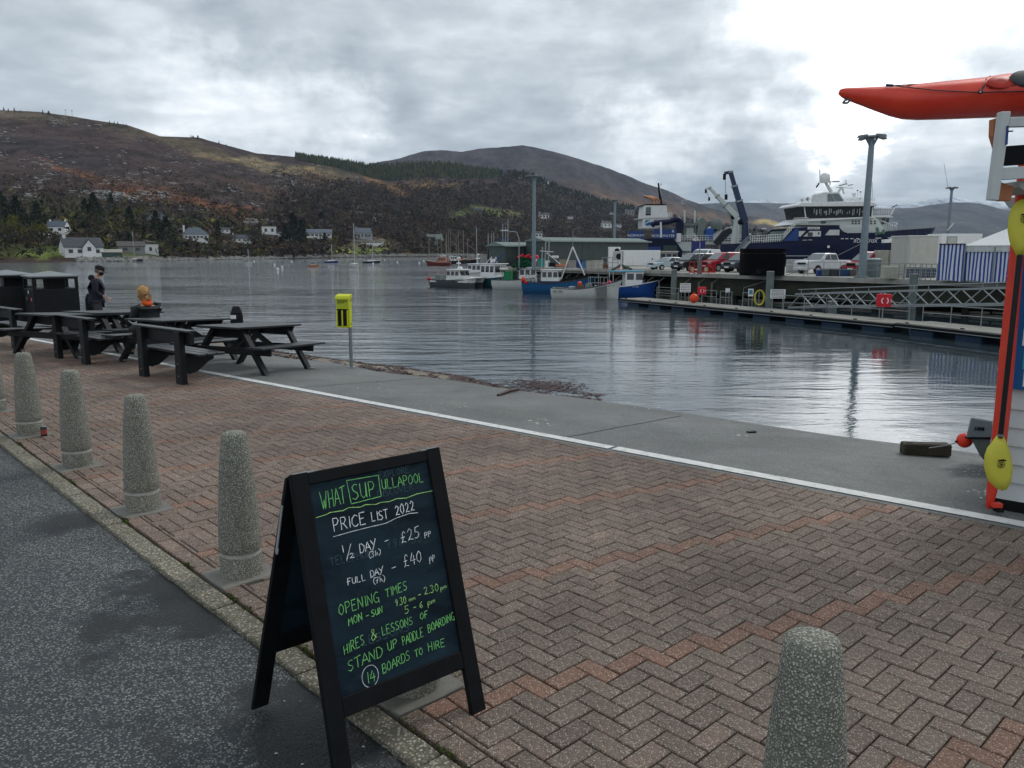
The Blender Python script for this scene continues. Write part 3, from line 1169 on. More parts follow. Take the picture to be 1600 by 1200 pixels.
def rocks(P, size, flat, seedn=0):
 bm = bmesh.new()
 bmesh.ops.create_icosphere(bm, subdivisions=1, radius=1)
 bv = np.array([v.co[:] for v in bm.verts])
 bf = np.array([[v.index for v in f.verts] for f in bm.faces])
 bm.free()
 n = len(P)
 rad = rs.uniform(.55, 1.2, (n, len(bv), 1))
 v = bv[None] * rad * size[:, None, None] * np.stack([rs.uniform(.9, 2.0, n), rs.uniform(.7, 1.2, n), np.full(n, flat) * rs.uniform(.6, 1.3, n)], -1)[:, None]
 v += P[:, None]
 f_ = bf[None] + (np.arange(n) * len(bv))[:, None, None]
 return v.reshape(-1, 3), f_.reshape(-1, 3)


def rock_dens(x, y):
 n_ = N2(x * .022, y * .075, 4)
 return np.clip((n_ - .52) * 10, 0, 1)


x, y, P = hill_points(hillA, 5200, -350, 560, lambda q: cr(q) + 4, lambda q: min(cr(q) + 150, 345), rock_dens)
P[:, 2] -= .2
V1, F1 = rocks(P, rs.uniform(.5, 2.3, len(P)), .5)
x, y, P = hill_points(hillA, 220, 740, 872, lambda q: cr(q) + 1, lambda q: cr(q) + 8)
V2, F2 = rocks(P, rs.uniform(1.2, 4, len(P)), .6)
x, y, P = hill_points(hillA, 90, 150, 260, 305, 315)
V3, F3 = rocks(P, rs.uniform(1.2, 3.5, len(P)), .4)
x, y, P = hill_points(hillA, 70, 385, 450, 346, 356)
V4, F4 = rocks(P, rs.uniform(1.0, 2.4, len(P)), .5)
Vs, Fs, k_ = [], [], 0
for v_, f_ in ((V1, F1), (V2, F2), (V3, F3), (V4, F4)):
 Vs.append(v_)
 Fs.append(f_ + k_)
 k_ += len(v_)
stuff(npmesh('rock_outcrops', np.vstack(Vs), np.vstack(Fs), [rockm]), 'pale grey rock outcrops and boulders breaking through the hillside heather', 'rocks')
x, y, P = hill_points(hillA, 2600, 120, 760, lambda q: ba(q) - (6.5 if q < 520 else 3.5), lambda q: ba(q) - .6)
P[:, 2] = np.maximum(P[:, 2], WATER)
V1, F1 = rocks(P, rs.uniform(.35, 1.0, len(P)), .8)
stuff(npmesh('shore_boulders', V1, F1, [M('shore_rock', (.22, .215, .20), .9, var=.5, scale=.6)]), 'bank of grey boulders lining the far shore at the waterline', 'rocks')


def onhill(x, y, hill=hillA):
 yc, yb = interp(hill.crest, x), interp(hill.base, x)
 X, Y, Z = hill.pt(np.array([float(x)]), np.array([(yb - y) / (yb - yc)]))
 return Vector((float(X[0]), float(Y[0]), float(Z[0])))


trunkm = M('bark', (.07, .055, .045), .95, var=.3, scale=3)


def crown_tree(x, ybase, hpx, kind, label, wfac=1.0):
 p = onhill(x, ybase)
 H = hpx / F * p.length * 1.02
 root = thing({'pine': 'pine_tree', 'leafy': 'broadleaf_tree', 'bare': 'bare_tree'}[kind], label, 'tree', p, group='trees along the far shore')
 mb = MB()
 mb.cyl((0, 0, -1), (0, 0, H * (.8 if kind == 'pine' else .45)), H * .03, trunkm, H * .008, n=6)
 if kind != 'pine':
  for i in range(6):
   a_ = i * 1.05 + x
   mb.cyl((0, 0, H * (.25 + .03 * i)), (math.cos(a_) * H * .25 * wfac, math.sin(a_) * H * .25 * wfac, H * (.62 + .04 * (i % 3))), H * .012, trunkm, H * .004, n=5)
 mb.build('trunk', root)
 n = 420
 if kind == 'pine':
  zz = rs.uniform(.1, 1, n) ** .8
  rr = (1.02 - zz) ** .75 * .27 * wfac * rs.uniform(.5, 1.1, n) * (1 + .25 * np.sin(zz * 34 + x))
  th = rs.uniform(0, 6.28, n)
  P = np.stack([np.cos(th) * rr, np.sin(th) * rr, zz], -1) * H
  cols = palette(n, [(.012, .020, .011), (.020, .030, .014), (.008, .013, .008)], [3, 2, 2])
  s_ = np.full(n, H * .05)
  lv = 3
 else:
  cl = rs.normal(size=(9, 3)) * np.array([.2 * wfac, .2 * wfac, .14]) + np.array([0, 0, .62])
  k_ = rs.choice(9, n)
  d_ = rs.normal(size=(n, 3))
  d_ /= np.linalg.norm(d_, axis=1, keepdims=True)
  P = (cl[k_] + d_ * .17 * rs.uniform(.5, 1, (n, 1)) * np.array([wfac, wfac, .8])) * H
  P[:, 2] = np.maximum(P[:, 2], H * .12)
  cols = palette(n, [(.13, .12, .018), (.09, .095, .02), (.05, .055, .015)], [3, 2, 1]) if kind == 'leafy' else palette(n, [(.055, .045, .036), (.035, .028, .024), (.045, .045, .025)], [3, 2, 1])
  s_ = np.full(n, H * .045)
  lv = 3
 V, Fq, C_ = tufts(P, s_, cols, lv, 1, .7)
 o = npmesh('crown', V, Fq, [vegm], False, {'zone': C_})
 o.parent = root


for a_ in [(460, 392, 50, 'pine', 'tallest dark conifer on the far shore, right of the flat-roofed house', 1.15),
           (473, 392, 42, 'pine', 'dark conifer close against the right side of the tallest shore conifer', 1.0),
           (447, 392, 36, 'pine', 'dark conifer on the left flank of the tallest shore conifer', 1.1),
           (508, 392, 24, 'pine', 'low dark conifer in front of the long white house', 1.5),
           (521, 391, 20, 'leafy', 'green bush tree at the right end of the long white house', 1.3),
           (503, 366, 26, 'pine', 'conifer on the slope behind the long white house', 1.2),
           (342, 378, 26, 'pine', 'dark slender conifer right of the white slate-roofed cottage', .9),
           (262, 394, 46, 'pine', 'tall dark tree right of the curved white boathouse', 1.4),
           (246, 380, 36, 'pine', 'dark conifer behind the curved white boathouse', 1.2),
           (205, 376, 34, 'pine', 'dark conifer below the hip-roofed house', 1.3),
           (150, 366, 42, 'pine', 'large dark conifer on the slope above the gabled cottage', 1.2),
           (135, 345, 26, 'pine', 'conifer high above the gabled cottage', 1.2),
           (175, 338, 26, 'pine', 'conifer near the top of the green slope left of the hip-roofed house', 1.2),
           (30, 372, 44, 'pine', 'dark conifer behind the yellow-green tree at the far left', 1.3),
           (5, 372, 50, 'pine', 'dark conifer at the far left edge of the shore', 1.4),
           (60, 362, 34, 'pine', 'dark conifer between the yellow-green trees and the houses', 1.3),
           (18, 388, 38, 'leafy', 'round yellow-green tree at the far left of the shore', 1.35),
           (66, 388, 30, 'leafy', 'yellow-green tree in front of the pale houses', 1.2),
           (42, 398, 32, 'bare', 'dark bare tree on the green bank left of the gabled cottage', 1.6),
           (95, 398, 26, 'bare', 'bare bushy tree left of the gabled cottage', 1.5),
           (190, 352, 22, 'leafy', 'green bushy tree on the slope left of the hip-roofed house', 1.6),
           (222, 350, 22, 'leafy', 'bright green tree directly left of the hip-roofed house', 1.5),
           (360, 390, 26, 'bare', 'bare tree in front of the scattered white houses', 1.4),
           (395, 388, 30, 'bare', 'bare tree left of the flat-roofed house', 1.3),
           (300, 352, 20, 'bare', 'bare grey tree above the slate-roofed cottage', 1.3),
           (652, 378, 13, 'pine', 'small dark round conifer left of the pale green house', 1.7),
           (757, 337, 14, 'pine', 'small dark conifer beside the stone house on the green field', 1.4),
           (770, 392, 20, 'bare', 'bare tree behind the moored fishing boats', 1.3),
           (540, 376, 22, 'bare', 'bare tree between the long white house and the gabled shore house', 1.4)]:
 crown_tree(*a_)

# ------------------------------------------------------------------ houses across the loch
wallw = M('house_white', (.78, .78, .77), .8, var=.08, scale=.4, dirt=.15)
slate = M('slate_roof', (.060, .065, .075), .7, var=.25, scale=.8)
slateb = M('blue_slate_roof', (.085, .105, .135), .6, var=.2, scale=.8)
stone = M('house_stone', (.13, .115, .10), .9, var=.3, scale=.8)
glassd = M('window_glass', (.02, .025, .03), .15, spec=.6, var=.1)
greyg = M('pale_green_wall', (.27, .31, .28), .8, var=.1)
greenw = M('green_cladding', (.05, .085, .07), .7)


def house(x, y, wpx, label, ratio=.36, roof=slate, wall=wallw, rot=0.0, depth=.6, rk=.34, gable=0, nwin=3, hip=False, chim=1, flat=False, hill=hillA, cat='house', name='cottage', dorm=0):
 p = onhill(x, y, hill)
 W = wpx / F * p.length
 D, Hh = W * depth, W * ratio
 yaw = math.atan2(-p.x, p.y) + rot
 root = thing(name, label, cat, p, yaw)
 mb = MB()
 mb.b2((-W / 2, -D / 2, -2), (W / 2, D / 2, Hh), wall)
 rh = W * rk * .6
 rt = MB()
 e = W * .03
 if flat:
  rt.b2((-W / 2 - e, -D / 2 - e, Hh + .01), (W / 2 + e, D / 2 + e, Hh + W * .05), roof)
 elif hip:
  rt.add([(-W / 2 - e, -D / 2 - e, Hh), (W / 2 + e, -D / 2 - e, Hh), (W / 2 + e, D / 2 + e, Hh), (-W / 2 - e, D / 2 + e, Hh), (-W * .22, 0, Hh + rh), (W * .22, 0, Hh + rh)],
               [(0, 1, 5, 4), (1, 2, 5), (2, 3, 4, 5), (3, 0, 4), (3, 2, 1, 0)], roof)
 else:
  mb.add([(-W / 2, -D / 2, Hh), (-W / 2, D / 2, Hh), (-W / 2, 0, Hh + rh - .1), (W / 2, -D / 2, Hh), (W / 2, D / 2, Hh), (W / 2, 0, Hh + rh - .1)], [(0, 1, 2), (3, 5, 4)], wall)
  t_ = .02 * W
  for sy in (-1, 1):
   rt.add([(-W / 2 - e, sy * (D / 2 + e), Hh - .15), (W / 2 + e, sy * (D / 2 + e), Hh - .15), (W / 2 + e, 0, Hh + rh), (-W / 2 - e, 0, Hh + rh),
     (-W / 2 - e, sy * (D / 2 + e), Hh - .15 + t_), (W / 2 + e, sy * (D / 2 + e), Hh - .15 + t_), (W / 2 + e, 0, Hh + rh + t_), (-W / 2 - e, 0, Hh + rh + t_)],
                   [(0, 1, 2, 3), (7, 6, 5, 4), (0, 4, 5, 1), (1, 5, 6, 2), (2, 6, 7, 3), (3, 7, 4, 0)], roof)
 mb.build('wall', root)
 rf = rt.build('roof', root)
 for c_ in range(chim):
  cx = (-W * .42, W * .42)[c_]
  MB().b2((cx - W * .035, -W * .04, Hh + rh * .3), (cx + W * .035, W * .04, Hh + rh + W * .09), wall).build('chimney', rf)
 for gi in range(gable):
  gx = (.12, -.25, .35)[gi] * W
  gw = W * .17
  gm = MB()
  gm.add([(gx - gw, -D / 2 - .6, -2), (gx + gw, -D / 2 - .6, -2), (gx + gw, -D / 2 - .6, Hh * .9), (gx, -D / 2 - .6, Hh + rh * .8), (gx - gw, -D / 2 - .6, Hh * .9),
    (gx - gw, -D / 2 + 1, -2), (gx + gw, -D / 2 + 1, -2), (gx + gw, 0, Hh * .9), (gx, 0, Hh + rh * .8), (gx - gw, 0, Hh * .9)],
               [(0, 1, 2, 3, 4), (1, 6, 7, 2), (0, 4, 9, 5)], wall)
  gm.build('gable', root)
  gr = MB()
  for s_ in (-1, 1):
   gr.add([(gx + s_ * (gw + e), -D / 2 - .9, Hh * .84), (gx, -D / 2 - .9, Hh + rh * .86), (gx, .2, Hh + rh * .86), (gx + s_ * (gw + e), .2, Hh * .84)], [(0, 1, 2, 3)], roof)
  gr.build('gable_roof', root)
  MB().b2((gx - gw * .28, -D / 2 - .68, Hh * .55), (gx + gw * .28, -D / 2 - .62, Hh * 1.02), glassd).build('window', root)
 for i in range(nwin):
  wx = (-.5 + (i + .5) / nwin) * W * .92
  if gable and abs(wx - .12 * W) < W * .17:
   continue
  ww = W * .055 * (1.6 if nwin <= 3 else 1)
  MB().b2((wx - ww, -D / 2 - .08, Hh * .32), (wx + ww, -D / 2 - .02, Hh * .74), glassd).build('window', root)
 return root


house(128, 402, 48, 'white cottage with dark slate roof and front gable near the shore', .24, slate, rot=.25, gable=1, nwin=4, rk=.42)
house(93, 376, 24, 'white house with tall chimney half hidden above the gabled cottage', .34, slateb, rot=-.5, nwin=2, rk=.5, chim=2)
house(72, 379, 15, 'small pale gabled house left of the white house with tall chimney', .4, slate, rot=1.1, nwin=2)
house(172, 403, 30, 'low dark green boat shed with pale roof beside the gabled cottage', .22, M('shed_roof', (.3, .29, .26), .8), greenw, nwin=0, chim=0, rk=.2, name='boat_shed', cat='shed')
house(248, 354, 32, 'dark hip-roofed house with a row of white windows high above the boathouse', .14, slate, M('dark_wall', (.12, .11, .10), .8), hip=True, nwin=0, chim=0, rk=.45)
house(206, 396, 34, 'grey weathered boathouse with open front left of the white one', .26, M('grey_roof', (.10, .09, .085), .9), M('grey_wall', (.22, .22, .21), .9), nwin=2, chim=0, rk=.3, name='boathouse', cat='boathouse')
house(236, 397, 20, 'white boathouse with curved end wall by the shore', .62, M('white_roof', (.5, .5, .5), .8), nwin=1, chim=0, flat=True, name='boathouse', cat='boathouse')
house(305, 378, 34, 'white cottage with blue-grey hipped slate roof and row of windows', .2, slateb, hip=True, nwin=6, chim=1, rk=.5, rot=.15)
house(352, 368, 14, 'small white house at the left of the hillside cluster', .3, slate, nwin=2)
house(378, 378, 28, 'low white house in the middle of the hillside cluster', .18, slate, nwin=4, rk=.3)
house(388, 366, 11, 'small white house above the low white one', .35, slate, nwin=1)
house(421, 371, 20, 'modern flat-roofed white house with dark windows beside the tall conifers', .55, M('flat_roof', (.2, .18, .16), .8), flat=True, nwin=2, chim=0)
house(438, 374, 10, 'small white annexe right of the flat-roofed house', .4, slate, nwin=1, chim=0)
house(498, 376, 38, 'long low white house right of the tall conifers', .16, slateb, nwin=6, rk=.24, chim=0)
house(567, 378, 24, 'pale grey house with slate roof by the green shore field', .34, slateb, M('pale_wall', (.36, .38, .38), .8), rot=.3, nwin=4, rk=.5)
house(575, 385, 46, 'long low terrace building below the pale grey house', .07, M('tan_roof', (.3, .27, .2), .8), nwin=7, flat=True, chim=0)
house(679, 377, 24, 'pale green two-storey house with gable above the red fishing boat', .3, M('grey_green_roof', (.17, .19, .18), .8), greyg, rot=-.25, gable=1, nwin=4, rk=.5)
house(747, 331, 13, 'grey stone house standing on the green hill field', .4, slate, stone, nwin=2, chim=2)
house(849, 339, 15, 'white cottage right of the green hill field', .34, slate, nwin=3, rot=.3)
house(853, 287, 9, 'small white house on the rocky knoll', .35, slate, nwin=2, chim=0)
house(891, 343, 8, 'tiny white house in the wood right of the tall lamp mast', .4, slate, nwin=1, chim=0)
house(839, 372, 16, 'white house behind the tall lamp mast', .4, slate, nwin=3)
house(947, 359, 14, 'white gabled house left of the second lamp mast', .45, slate, rot=.5, nwin=2)
house(966, 358, 9, 'white house just right of the second lamp mast', .4, slate, nwin=2)
house(957, 335, 8, 'small white house high behind the second lamp mast', .4, slate, nwin=1, chim=0)
house(984, 334, 14, 'pale row house on the hill left of the workboat funnel', .3, slate, M('tan_wall', (.35, .31, .26), .8), nwin=3)
house(922, 350, 6, 'tiny tan house among the trees', .4, slate, M('tan_wall', (.35, .31, .26), .8), nwin=1, chim=0)
for x, y, hh, lb in ((83, 201, 14, 'H-shaped power pole on the upper left hill'), (9, 240, 14, 'wooden power pole at the left edge of the hillside'), (193, 256, 16, 'single power pole halfway up the left hill'),
                     (330, 265, 13, 'power pole on the right shoulder of the left hill'), (168, 276, 12, 'power pole in the dark heather')):
 p = onhill(x, y)
 root = thing('power_pole', lb, 'pole', p, group='power poles on the hill')
 H = hh / F * p.length
 mb = MB()
 mb.cyl((0, 0, -1), (0, 0, H), .22, M('old_timber', (.16, .14, .12), .9), .16, n=6)
 mb.build('pole', root)
 MB().beam((-1.2, 0, H * .92), (1.2, 0, H * .92), .2, .2, M('old_timber', None)).build('crossarm', root)
for x, lb in ((103, 'left of two thin masts on the skyline'), (113, 'right of two thin masts on the skyline')):
 p = onhill(x, interp(crestA, x) + .5)
 root = thing('skyline_mast', lb, 'mast', p, group='masts on the skyline')
 MB().cyl((0, 0, -1), (0, 0, 7), .15, M('old_timber', None), n=5).build('pole', root)
 MB().b2((-.9, -.2, 6.4), (.9, .2, 7.1), M('old_timber', None)).build('head', root)
root = thing('campervan', 'white van parked above the shore boulders left of the tall conifers', 'van', onhill(428, 393), .1)
p = root.location
s_ = p.length / F
MB().b2((-8 * s_, -1, 0.4), (8 * s_, 1, 5 * s_), wallw).build('body', root, bevel=.3)
MB().b2((3 * s_, -1.03, 2.6 * s_), (7.2 * s_, -1.01, 4.3 * s_), glassd).build('window', root)
for q in (-5, 5):
 MB().cyl((q * s_, -1.02, .4), (q * s_, -.8, .4), .38, M('tyre', (.02, .02, .02), .9), n=10).build('wheel', root)
root = thing('green_container', 'green box shelter on the shore bank below the slate-roofed cottage', 'container', onhill(322, 393))
MB().b2((-9 * s_, -1, 0), (9 * s_, 1, 4.4 * s_), M('box_green', (.03, .12, .06), .7)).build('body', root)
MB().b2((-9.5 * s_, -1.1, 4.4 * s_), (9.5 * s_, 1.1, 5 * s_), M('box_green', None)).build('roof', root)
# ------------------------------------------------------------------ harbour: quay, pontoon, gangway
galv = M('galvanised_steel', (.27, .30, .31), .45, metal=.6, var=.15, scale=5)
quayc = M('quay_concrete', (.34, .33, .30), .85, var=.2, scale=1.2, dirt=.35)
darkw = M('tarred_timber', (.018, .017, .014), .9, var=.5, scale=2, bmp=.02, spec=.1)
pilew = M('weathered_pile', (.17, .16, .14), .9, var=.4, scale=3, dirt=.4)
blackp = M('black_plastic', (.008, .008, .009), .5, var=.3, spec=.15)
white = M('white_gloss', (.72, .73, .73), .35, var=.05, scale=3, dirt=.18)
offw = M('cream_panel', (.46, .46, .42), .6, var=.08, scale=2, dirt=.2)
red = M('signal_red', (.55, .015, .03), .45, var=.1)
orange = M('buoy_orange', (.75, .07, .02), .4, var=.08)
navy = M('ship_navy', (.004, .009, .040), .4, var=.2, scale=.8, spec=.22)
rblue = M('ship_blue', (.012, .045, .19), .4, var=.2)
tyre = M('tyre', (.02, .02, .02), .9)
Q0, QD, QN = Vector((3, 88)), Vector((.581, -.814)), Vector((.814, .581))


def qp(s, w, z=0.0):
 return Vector((Q0.x + QD.x * s + QN.x * w, Q0.y + QD.y * s + QN.y * w, z))


def lab_text(txt, parent, loc, size, mat, rx=math.pi / 2, rz=0.0, name='lettering', align='CENTER', ext=.004, shear=0.0, basis=None):
 cu = bpy.data.curves.new(name, 'FONT')
 cu.body = txt
 cu.size = size
 cu.align_x = align
 cu.align_y = 'CENTER'
 cu.extrude = ext
 cu.shear = shear
 tmp = bpy.data.objects.new('tmp', cu)
 COL.objects.link(tmp)
 dg = bpy.context.evaluated_depsgraph_get()
 me = bpy.data.meshes.new_from_object(tmp.evaluated_get(dg))
 bpy.data.objects.remove(tmp)
 bpy.data.curves.remove(cu)
 me.name = name
 me.materials.clear()
 me.materials.append(mat)
 o = bpy.data.objects.new(name, me)
 COL.objects.link(o)
 o.parent = parent
 if basis is not None:
  o.matrix_local = basis
 else:
  o.location = loc
  o.rotation_euler = (rx, 0, rz)
 return o


root = thing('quay', 'concrete-decked pier on dark timber piles with cars parked on top', 'quay')
MB().add([qp(-7, 0, 0), qp(115, 0, 0), qp(115, 32, 0), qp(-7, 32, 0), qp(-7, 0, -.35), qp(115, 0, -.35), qp(115, 32, -.35), qp(-7, 32, -.35)],
         [(0, 1, 2, 3), (7, 6, 5, 4), (0, 4, 5, 1), (3, 2, 6, 7), (0, 3, 7, 4)], quayc).build('deck', root)
mb = MB()
for s in range(-7, 19, 3):
 mb.beam(qp(s + .05, -.08, .02), qp(s + 2.95, -.08, .02), .3, .3, quayc)
mb.build('edge_beam', root)
mb = MB()
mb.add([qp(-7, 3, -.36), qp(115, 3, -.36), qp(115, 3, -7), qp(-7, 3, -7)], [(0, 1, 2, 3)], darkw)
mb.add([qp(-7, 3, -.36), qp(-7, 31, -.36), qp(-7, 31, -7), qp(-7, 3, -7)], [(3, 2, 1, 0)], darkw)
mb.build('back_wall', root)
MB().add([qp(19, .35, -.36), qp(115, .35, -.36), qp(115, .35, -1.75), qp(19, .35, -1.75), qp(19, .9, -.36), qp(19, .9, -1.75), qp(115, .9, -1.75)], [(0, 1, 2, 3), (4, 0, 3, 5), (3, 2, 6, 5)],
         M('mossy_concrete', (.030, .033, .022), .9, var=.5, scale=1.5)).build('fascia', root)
rq = random.Random(9)
for i in range(70):
 s = -6.5 + i * 1.55 + rq.uniform(-.2, .2)
 w = .5 if i % 2 else 1.5
 top = -.36 if i % 3 else -.5
 mb = MB()
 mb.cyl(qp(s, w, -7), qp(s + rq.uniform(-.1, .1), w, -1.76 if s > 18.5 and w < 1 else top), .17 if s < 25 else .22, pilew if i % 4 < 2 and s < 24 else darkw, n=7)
 mb.build('pile', root)
for i in range(26):
 s = -6 + i * 1.5 + rq.uniform(-.2, .2)
 if s > 24:
  break
 mb = MB()
 mb.beam(qp(s, .05, -2.4), qp(s, .05, -.75), .13, .13, pilew)
 mb.beam(qp(s, .05, -.85), qp(s + .35, .4, -.45), .08, .08, pilew)
 mb.build('fender_timber', root)
for z in (-1.2, -1.7, -2.2):
 MB().beam(qp(8, 1.0, z), qp(60, 1.0, z), .12, .16, pilew if z < -1.5 else darkw).build('cross_timber', root)
for i in range(34):
 s = 2 + i * 1.9 + rq.uniform(-.6, .6)
 z = rq.uniform(-2.5, -1.9)
 MB().beam(qp(s, .8, z), qp(s + rq.uniform(.8, 1.7), .8, z + rq.uniform(-.05, .05)), .1, .13, pilew).build('cross_timber', root)

PA, PB, PC = G(969, 466, -1.8), G(1396, 505, -1.8), G(1700, 538, -1.8)
ponm = M('pontoon_deck', (.23, .225, .20), .85, var=.25, scale=2, dirt=.35)
floatm = M('float_blue', (.006, .028, .065), .5, var=.25)
root = thing('pontoon', 'long floating landing stage on dark blue floats below the quay', 'pontoon')


def pon(A, B, w, shift=0.0):
 d = (B - A)
 L = d.length
 d.normalize()
 n = Vector((-d.y, d.x, 0))
 if n.y < 0:
  n = -n
 z = shift
 A = A + Vector((0, 0, z))
 n_p = int(L / 3)
 mb = MB()
 for i in range(n_p):
  a = A + d * (L * i / n_p + .015)
  b = A + d * (L * (i + 1) / n_p - .015)
  m2 = MB()
  m2.add([a, b, b + n * w, a + n * w, a - Vector((0, 0, .06)), b - Vector((0, 0, .06)), b + n * w - Vector((0, 0, .06)), a + n * w - Vector((0, 0, .06))],
               [(0, 1, 2, 3), (0, 4, 5, 1), (3, 2, 6, 7), (1, 5, 6, 2), (0, 3, 7, 4)], ponm)
  m2.build('deck_panel', root)
  c_ = MB()
  c_.b2((-.1, -.03, 0), (.1, .03, .05), blackp)
  c_.build('cleat', root, loc=a + d * .6 + n * .12, rz=math.atan2(d.y, d.x))
 for off, m_ in ((-.03, blackp), (w + .03, blackp)):
  MB().beam(A + n * off - Vector((0, 0, .14)), A + d * L + n * off - Vector((0, 0, .14)), .06, .16, m_).build('rubbing_strip', root)
 MB().beam(A - n * .05 - Vector((0, 0, .20)), A + d * L - n * .05 - Vector((0, 0, .20)), .04, .035, galv).build('edge_rail', root)
 MB().beam(A + n * w / 2 - Vector((0, 0, .17)), A + d * L + n * w / 2 - Vector((0, 0, .17)), w * .96, .18, blackp).build('frame', root)
 s = .8
 while s < L - 1.5:
  a = A + d * s
  mbf = MB()
  mbf.beam(a + n * w * .5 - Vector((0, 0, .48)), a + d * 1.45 + n * w * .5 - Vector((0, 0, .48)), w * .9, .42, floatm)
  mbf.build('float', root, bevel=.05)
  s += 2.75
 return A, d, n, L


PW = 2.3
s1 = pon(PA, PB, PW)
s2 = pon(PB + Vector((.1, -.06, 0)), PC, PW, .05)


def rail(name, label, A, B, h=1.05, rails=(1.05, .58), step=1.9, r=.025, group='tubular steel railings', base=True, parent=None):
 root = parent or thing(name, label, 'railing', A, 0, group)
 O = Vector(A) if parent is None else Vector((0, 0, 0))
 A, B = Vector(A) - O, Vector(B) - O
 n = max(1, round((B - A).length / step))
 for i in range(n + 1):
  p = A + (B - A) * i / n
  m_ = MB()
  m_.cyl(p, p + Vector((0, 0, h)), r, galv, n=6)
  if base:
   m_.box(p + Vector((0, 0, .01)), (.12, .12, .02), galv)
  m_.build('post', root)
 for z in rails:
  MB().cyl(A + Vector((0, 0, z)), B + Vector((0, 0, z)), r * .85, galv, n=6).build('rail', root)
 return root


def on1(px, off):          # place on the pontoon below a pixel column
 for A, d, n, L in (s1, s2):
  A2 = A + n * off
  k_ = (px - 800) / F
  c_, s_ = math.cos(PITCH), (EYE - A2.z) * math.sin(PITCH)
  t_ = (k_ * (A2.y * c_ + s_) - A2.x) / (d.x - k_ * d.y * c_)
  if -.5 <= t_ <= L + .5:
   return A2 + d * t_
 return A2 + d * t_


for a_, b_, lb in ((1160, 1180, 'short section of railing with hose beside it on the pontoon'), (1224, 1290, 'railing along the pontoon under the foot of the gangway'), (1290, 1420, 'railing behind the near red lifebuoy case on the pontoon'),
                   (1441, 1640, 'long railing at the near end of the pontoon beside the kiosk'), (1096, 1119, 'railing beside the far red lifebuoy case on the pontoon'), (1125, 1143, 'gate-like railing with small notice on the pontoon'),
                   (1026, 1060, 'low railing at the far end of the pontoon by the blue boat')):
 rail('railing', lb, on1(a_, PW - .15), on1(b_, PW - .15), h=.92, rails=(.92, .49), step=1.8)


def pile(x, ytop, off, r, label):
 p = on1(x, off)
 d = p.y * math.cos(PITCH) + 4 * math.sin(PITCH)
 top = EYE - (ytop - 392) / F * p.y
 root = thing('mooring_pile', label, 'pile', (p.x, p.y, 0), 0, 'grey steel mooring piles')
 MB().cyl((0, 0, -7), (0, 0, top), r, M('pile_paint', (.13, .16, .16), .6, var=.3, scale=1.5, dirt=.5), n=14).build('shaft', root)
 MB().cyl((0, 0, top), (0, 0, top + .04), r * 1.05, galv, n=14).build('cap', root)


pile(1052, 421, PW + .1, .20, 'tall grey mooring pile at the far end of the pontoon beside the notice')
pile(1201, 424, PW + .1, .24, 'grey mooring pile left of the gangway foot in the middle of the pontoon')
pile(1424, 428, PW + 5.0, .24, 'grey mooring pile standing behind the gangway under the white cabin')
pile(1300, 470, PW + 4.5, .3, 'short dark pile under the middle of the gangway')

root = thing('gangway', 'grey steel lattice-sided gangway sloping from the quay down to the pontoon', 'gangway')
GA, GB = Vector((17.7, 51.5, -1.68)), Vector((31.0, 32.0, -.06))
gd = (GB - GA)
gn = Vector((-gd.y, gd.x, 0)).normalized()
if gn.y < 0:
 gn = -gn
for k_, off in enumerate((0, 1.5)):
 A, B = GA + gn * off, GB + gn * off
 Hh = Vector((0, 0, .84))
 MB().beam(A, B, .09, .12, galv).build('bottom_chord', root)
 MB().beam(A + Hh + gd * .02, B + Hh, .09, .1, galv).build('top_chord', root)
 MB().cyl(A + Hh + gd * .03 + Vector((0, 0, .28)), B + Hh + Vector((0, 0, .28)), .028, galv, n=6).build('handrail', root)
 n = 13
 for i in range(n):
  a = A + (B - A) * i / n
  c_ = A + (B - A) * (i + .5) / n
  b2 = A + (B - A) * (i + 1) / n
  MB().beam(a, c_ + Hh, .05, .05, galv).build('lattice_bar', root)
  MB().beam(c_ + Hh, b2, .05, .05, galv).build('lattice_bar', root)
  if i % 2 == 0:
   MB().cyl(c_ + Hh, c_ + Hh + Vector((0, 0, .28)), .022, galv, n=5).build('rail_stub', root)
MB().add([GA, GB, GB + gn * 1.5, GA + gn * 1.5], [(0, 1, 2, 3)], M('gangway_floor', (.10, .11, .11), .8)).build('walkway', root)
rail('stair_rail', 'bent handrail leading down from the quay left of the gangway', qp(27.5, -.2, -1.55), qp(33, -.2, .0), h=.5, rails=(.5,), step=2.6, base=False)

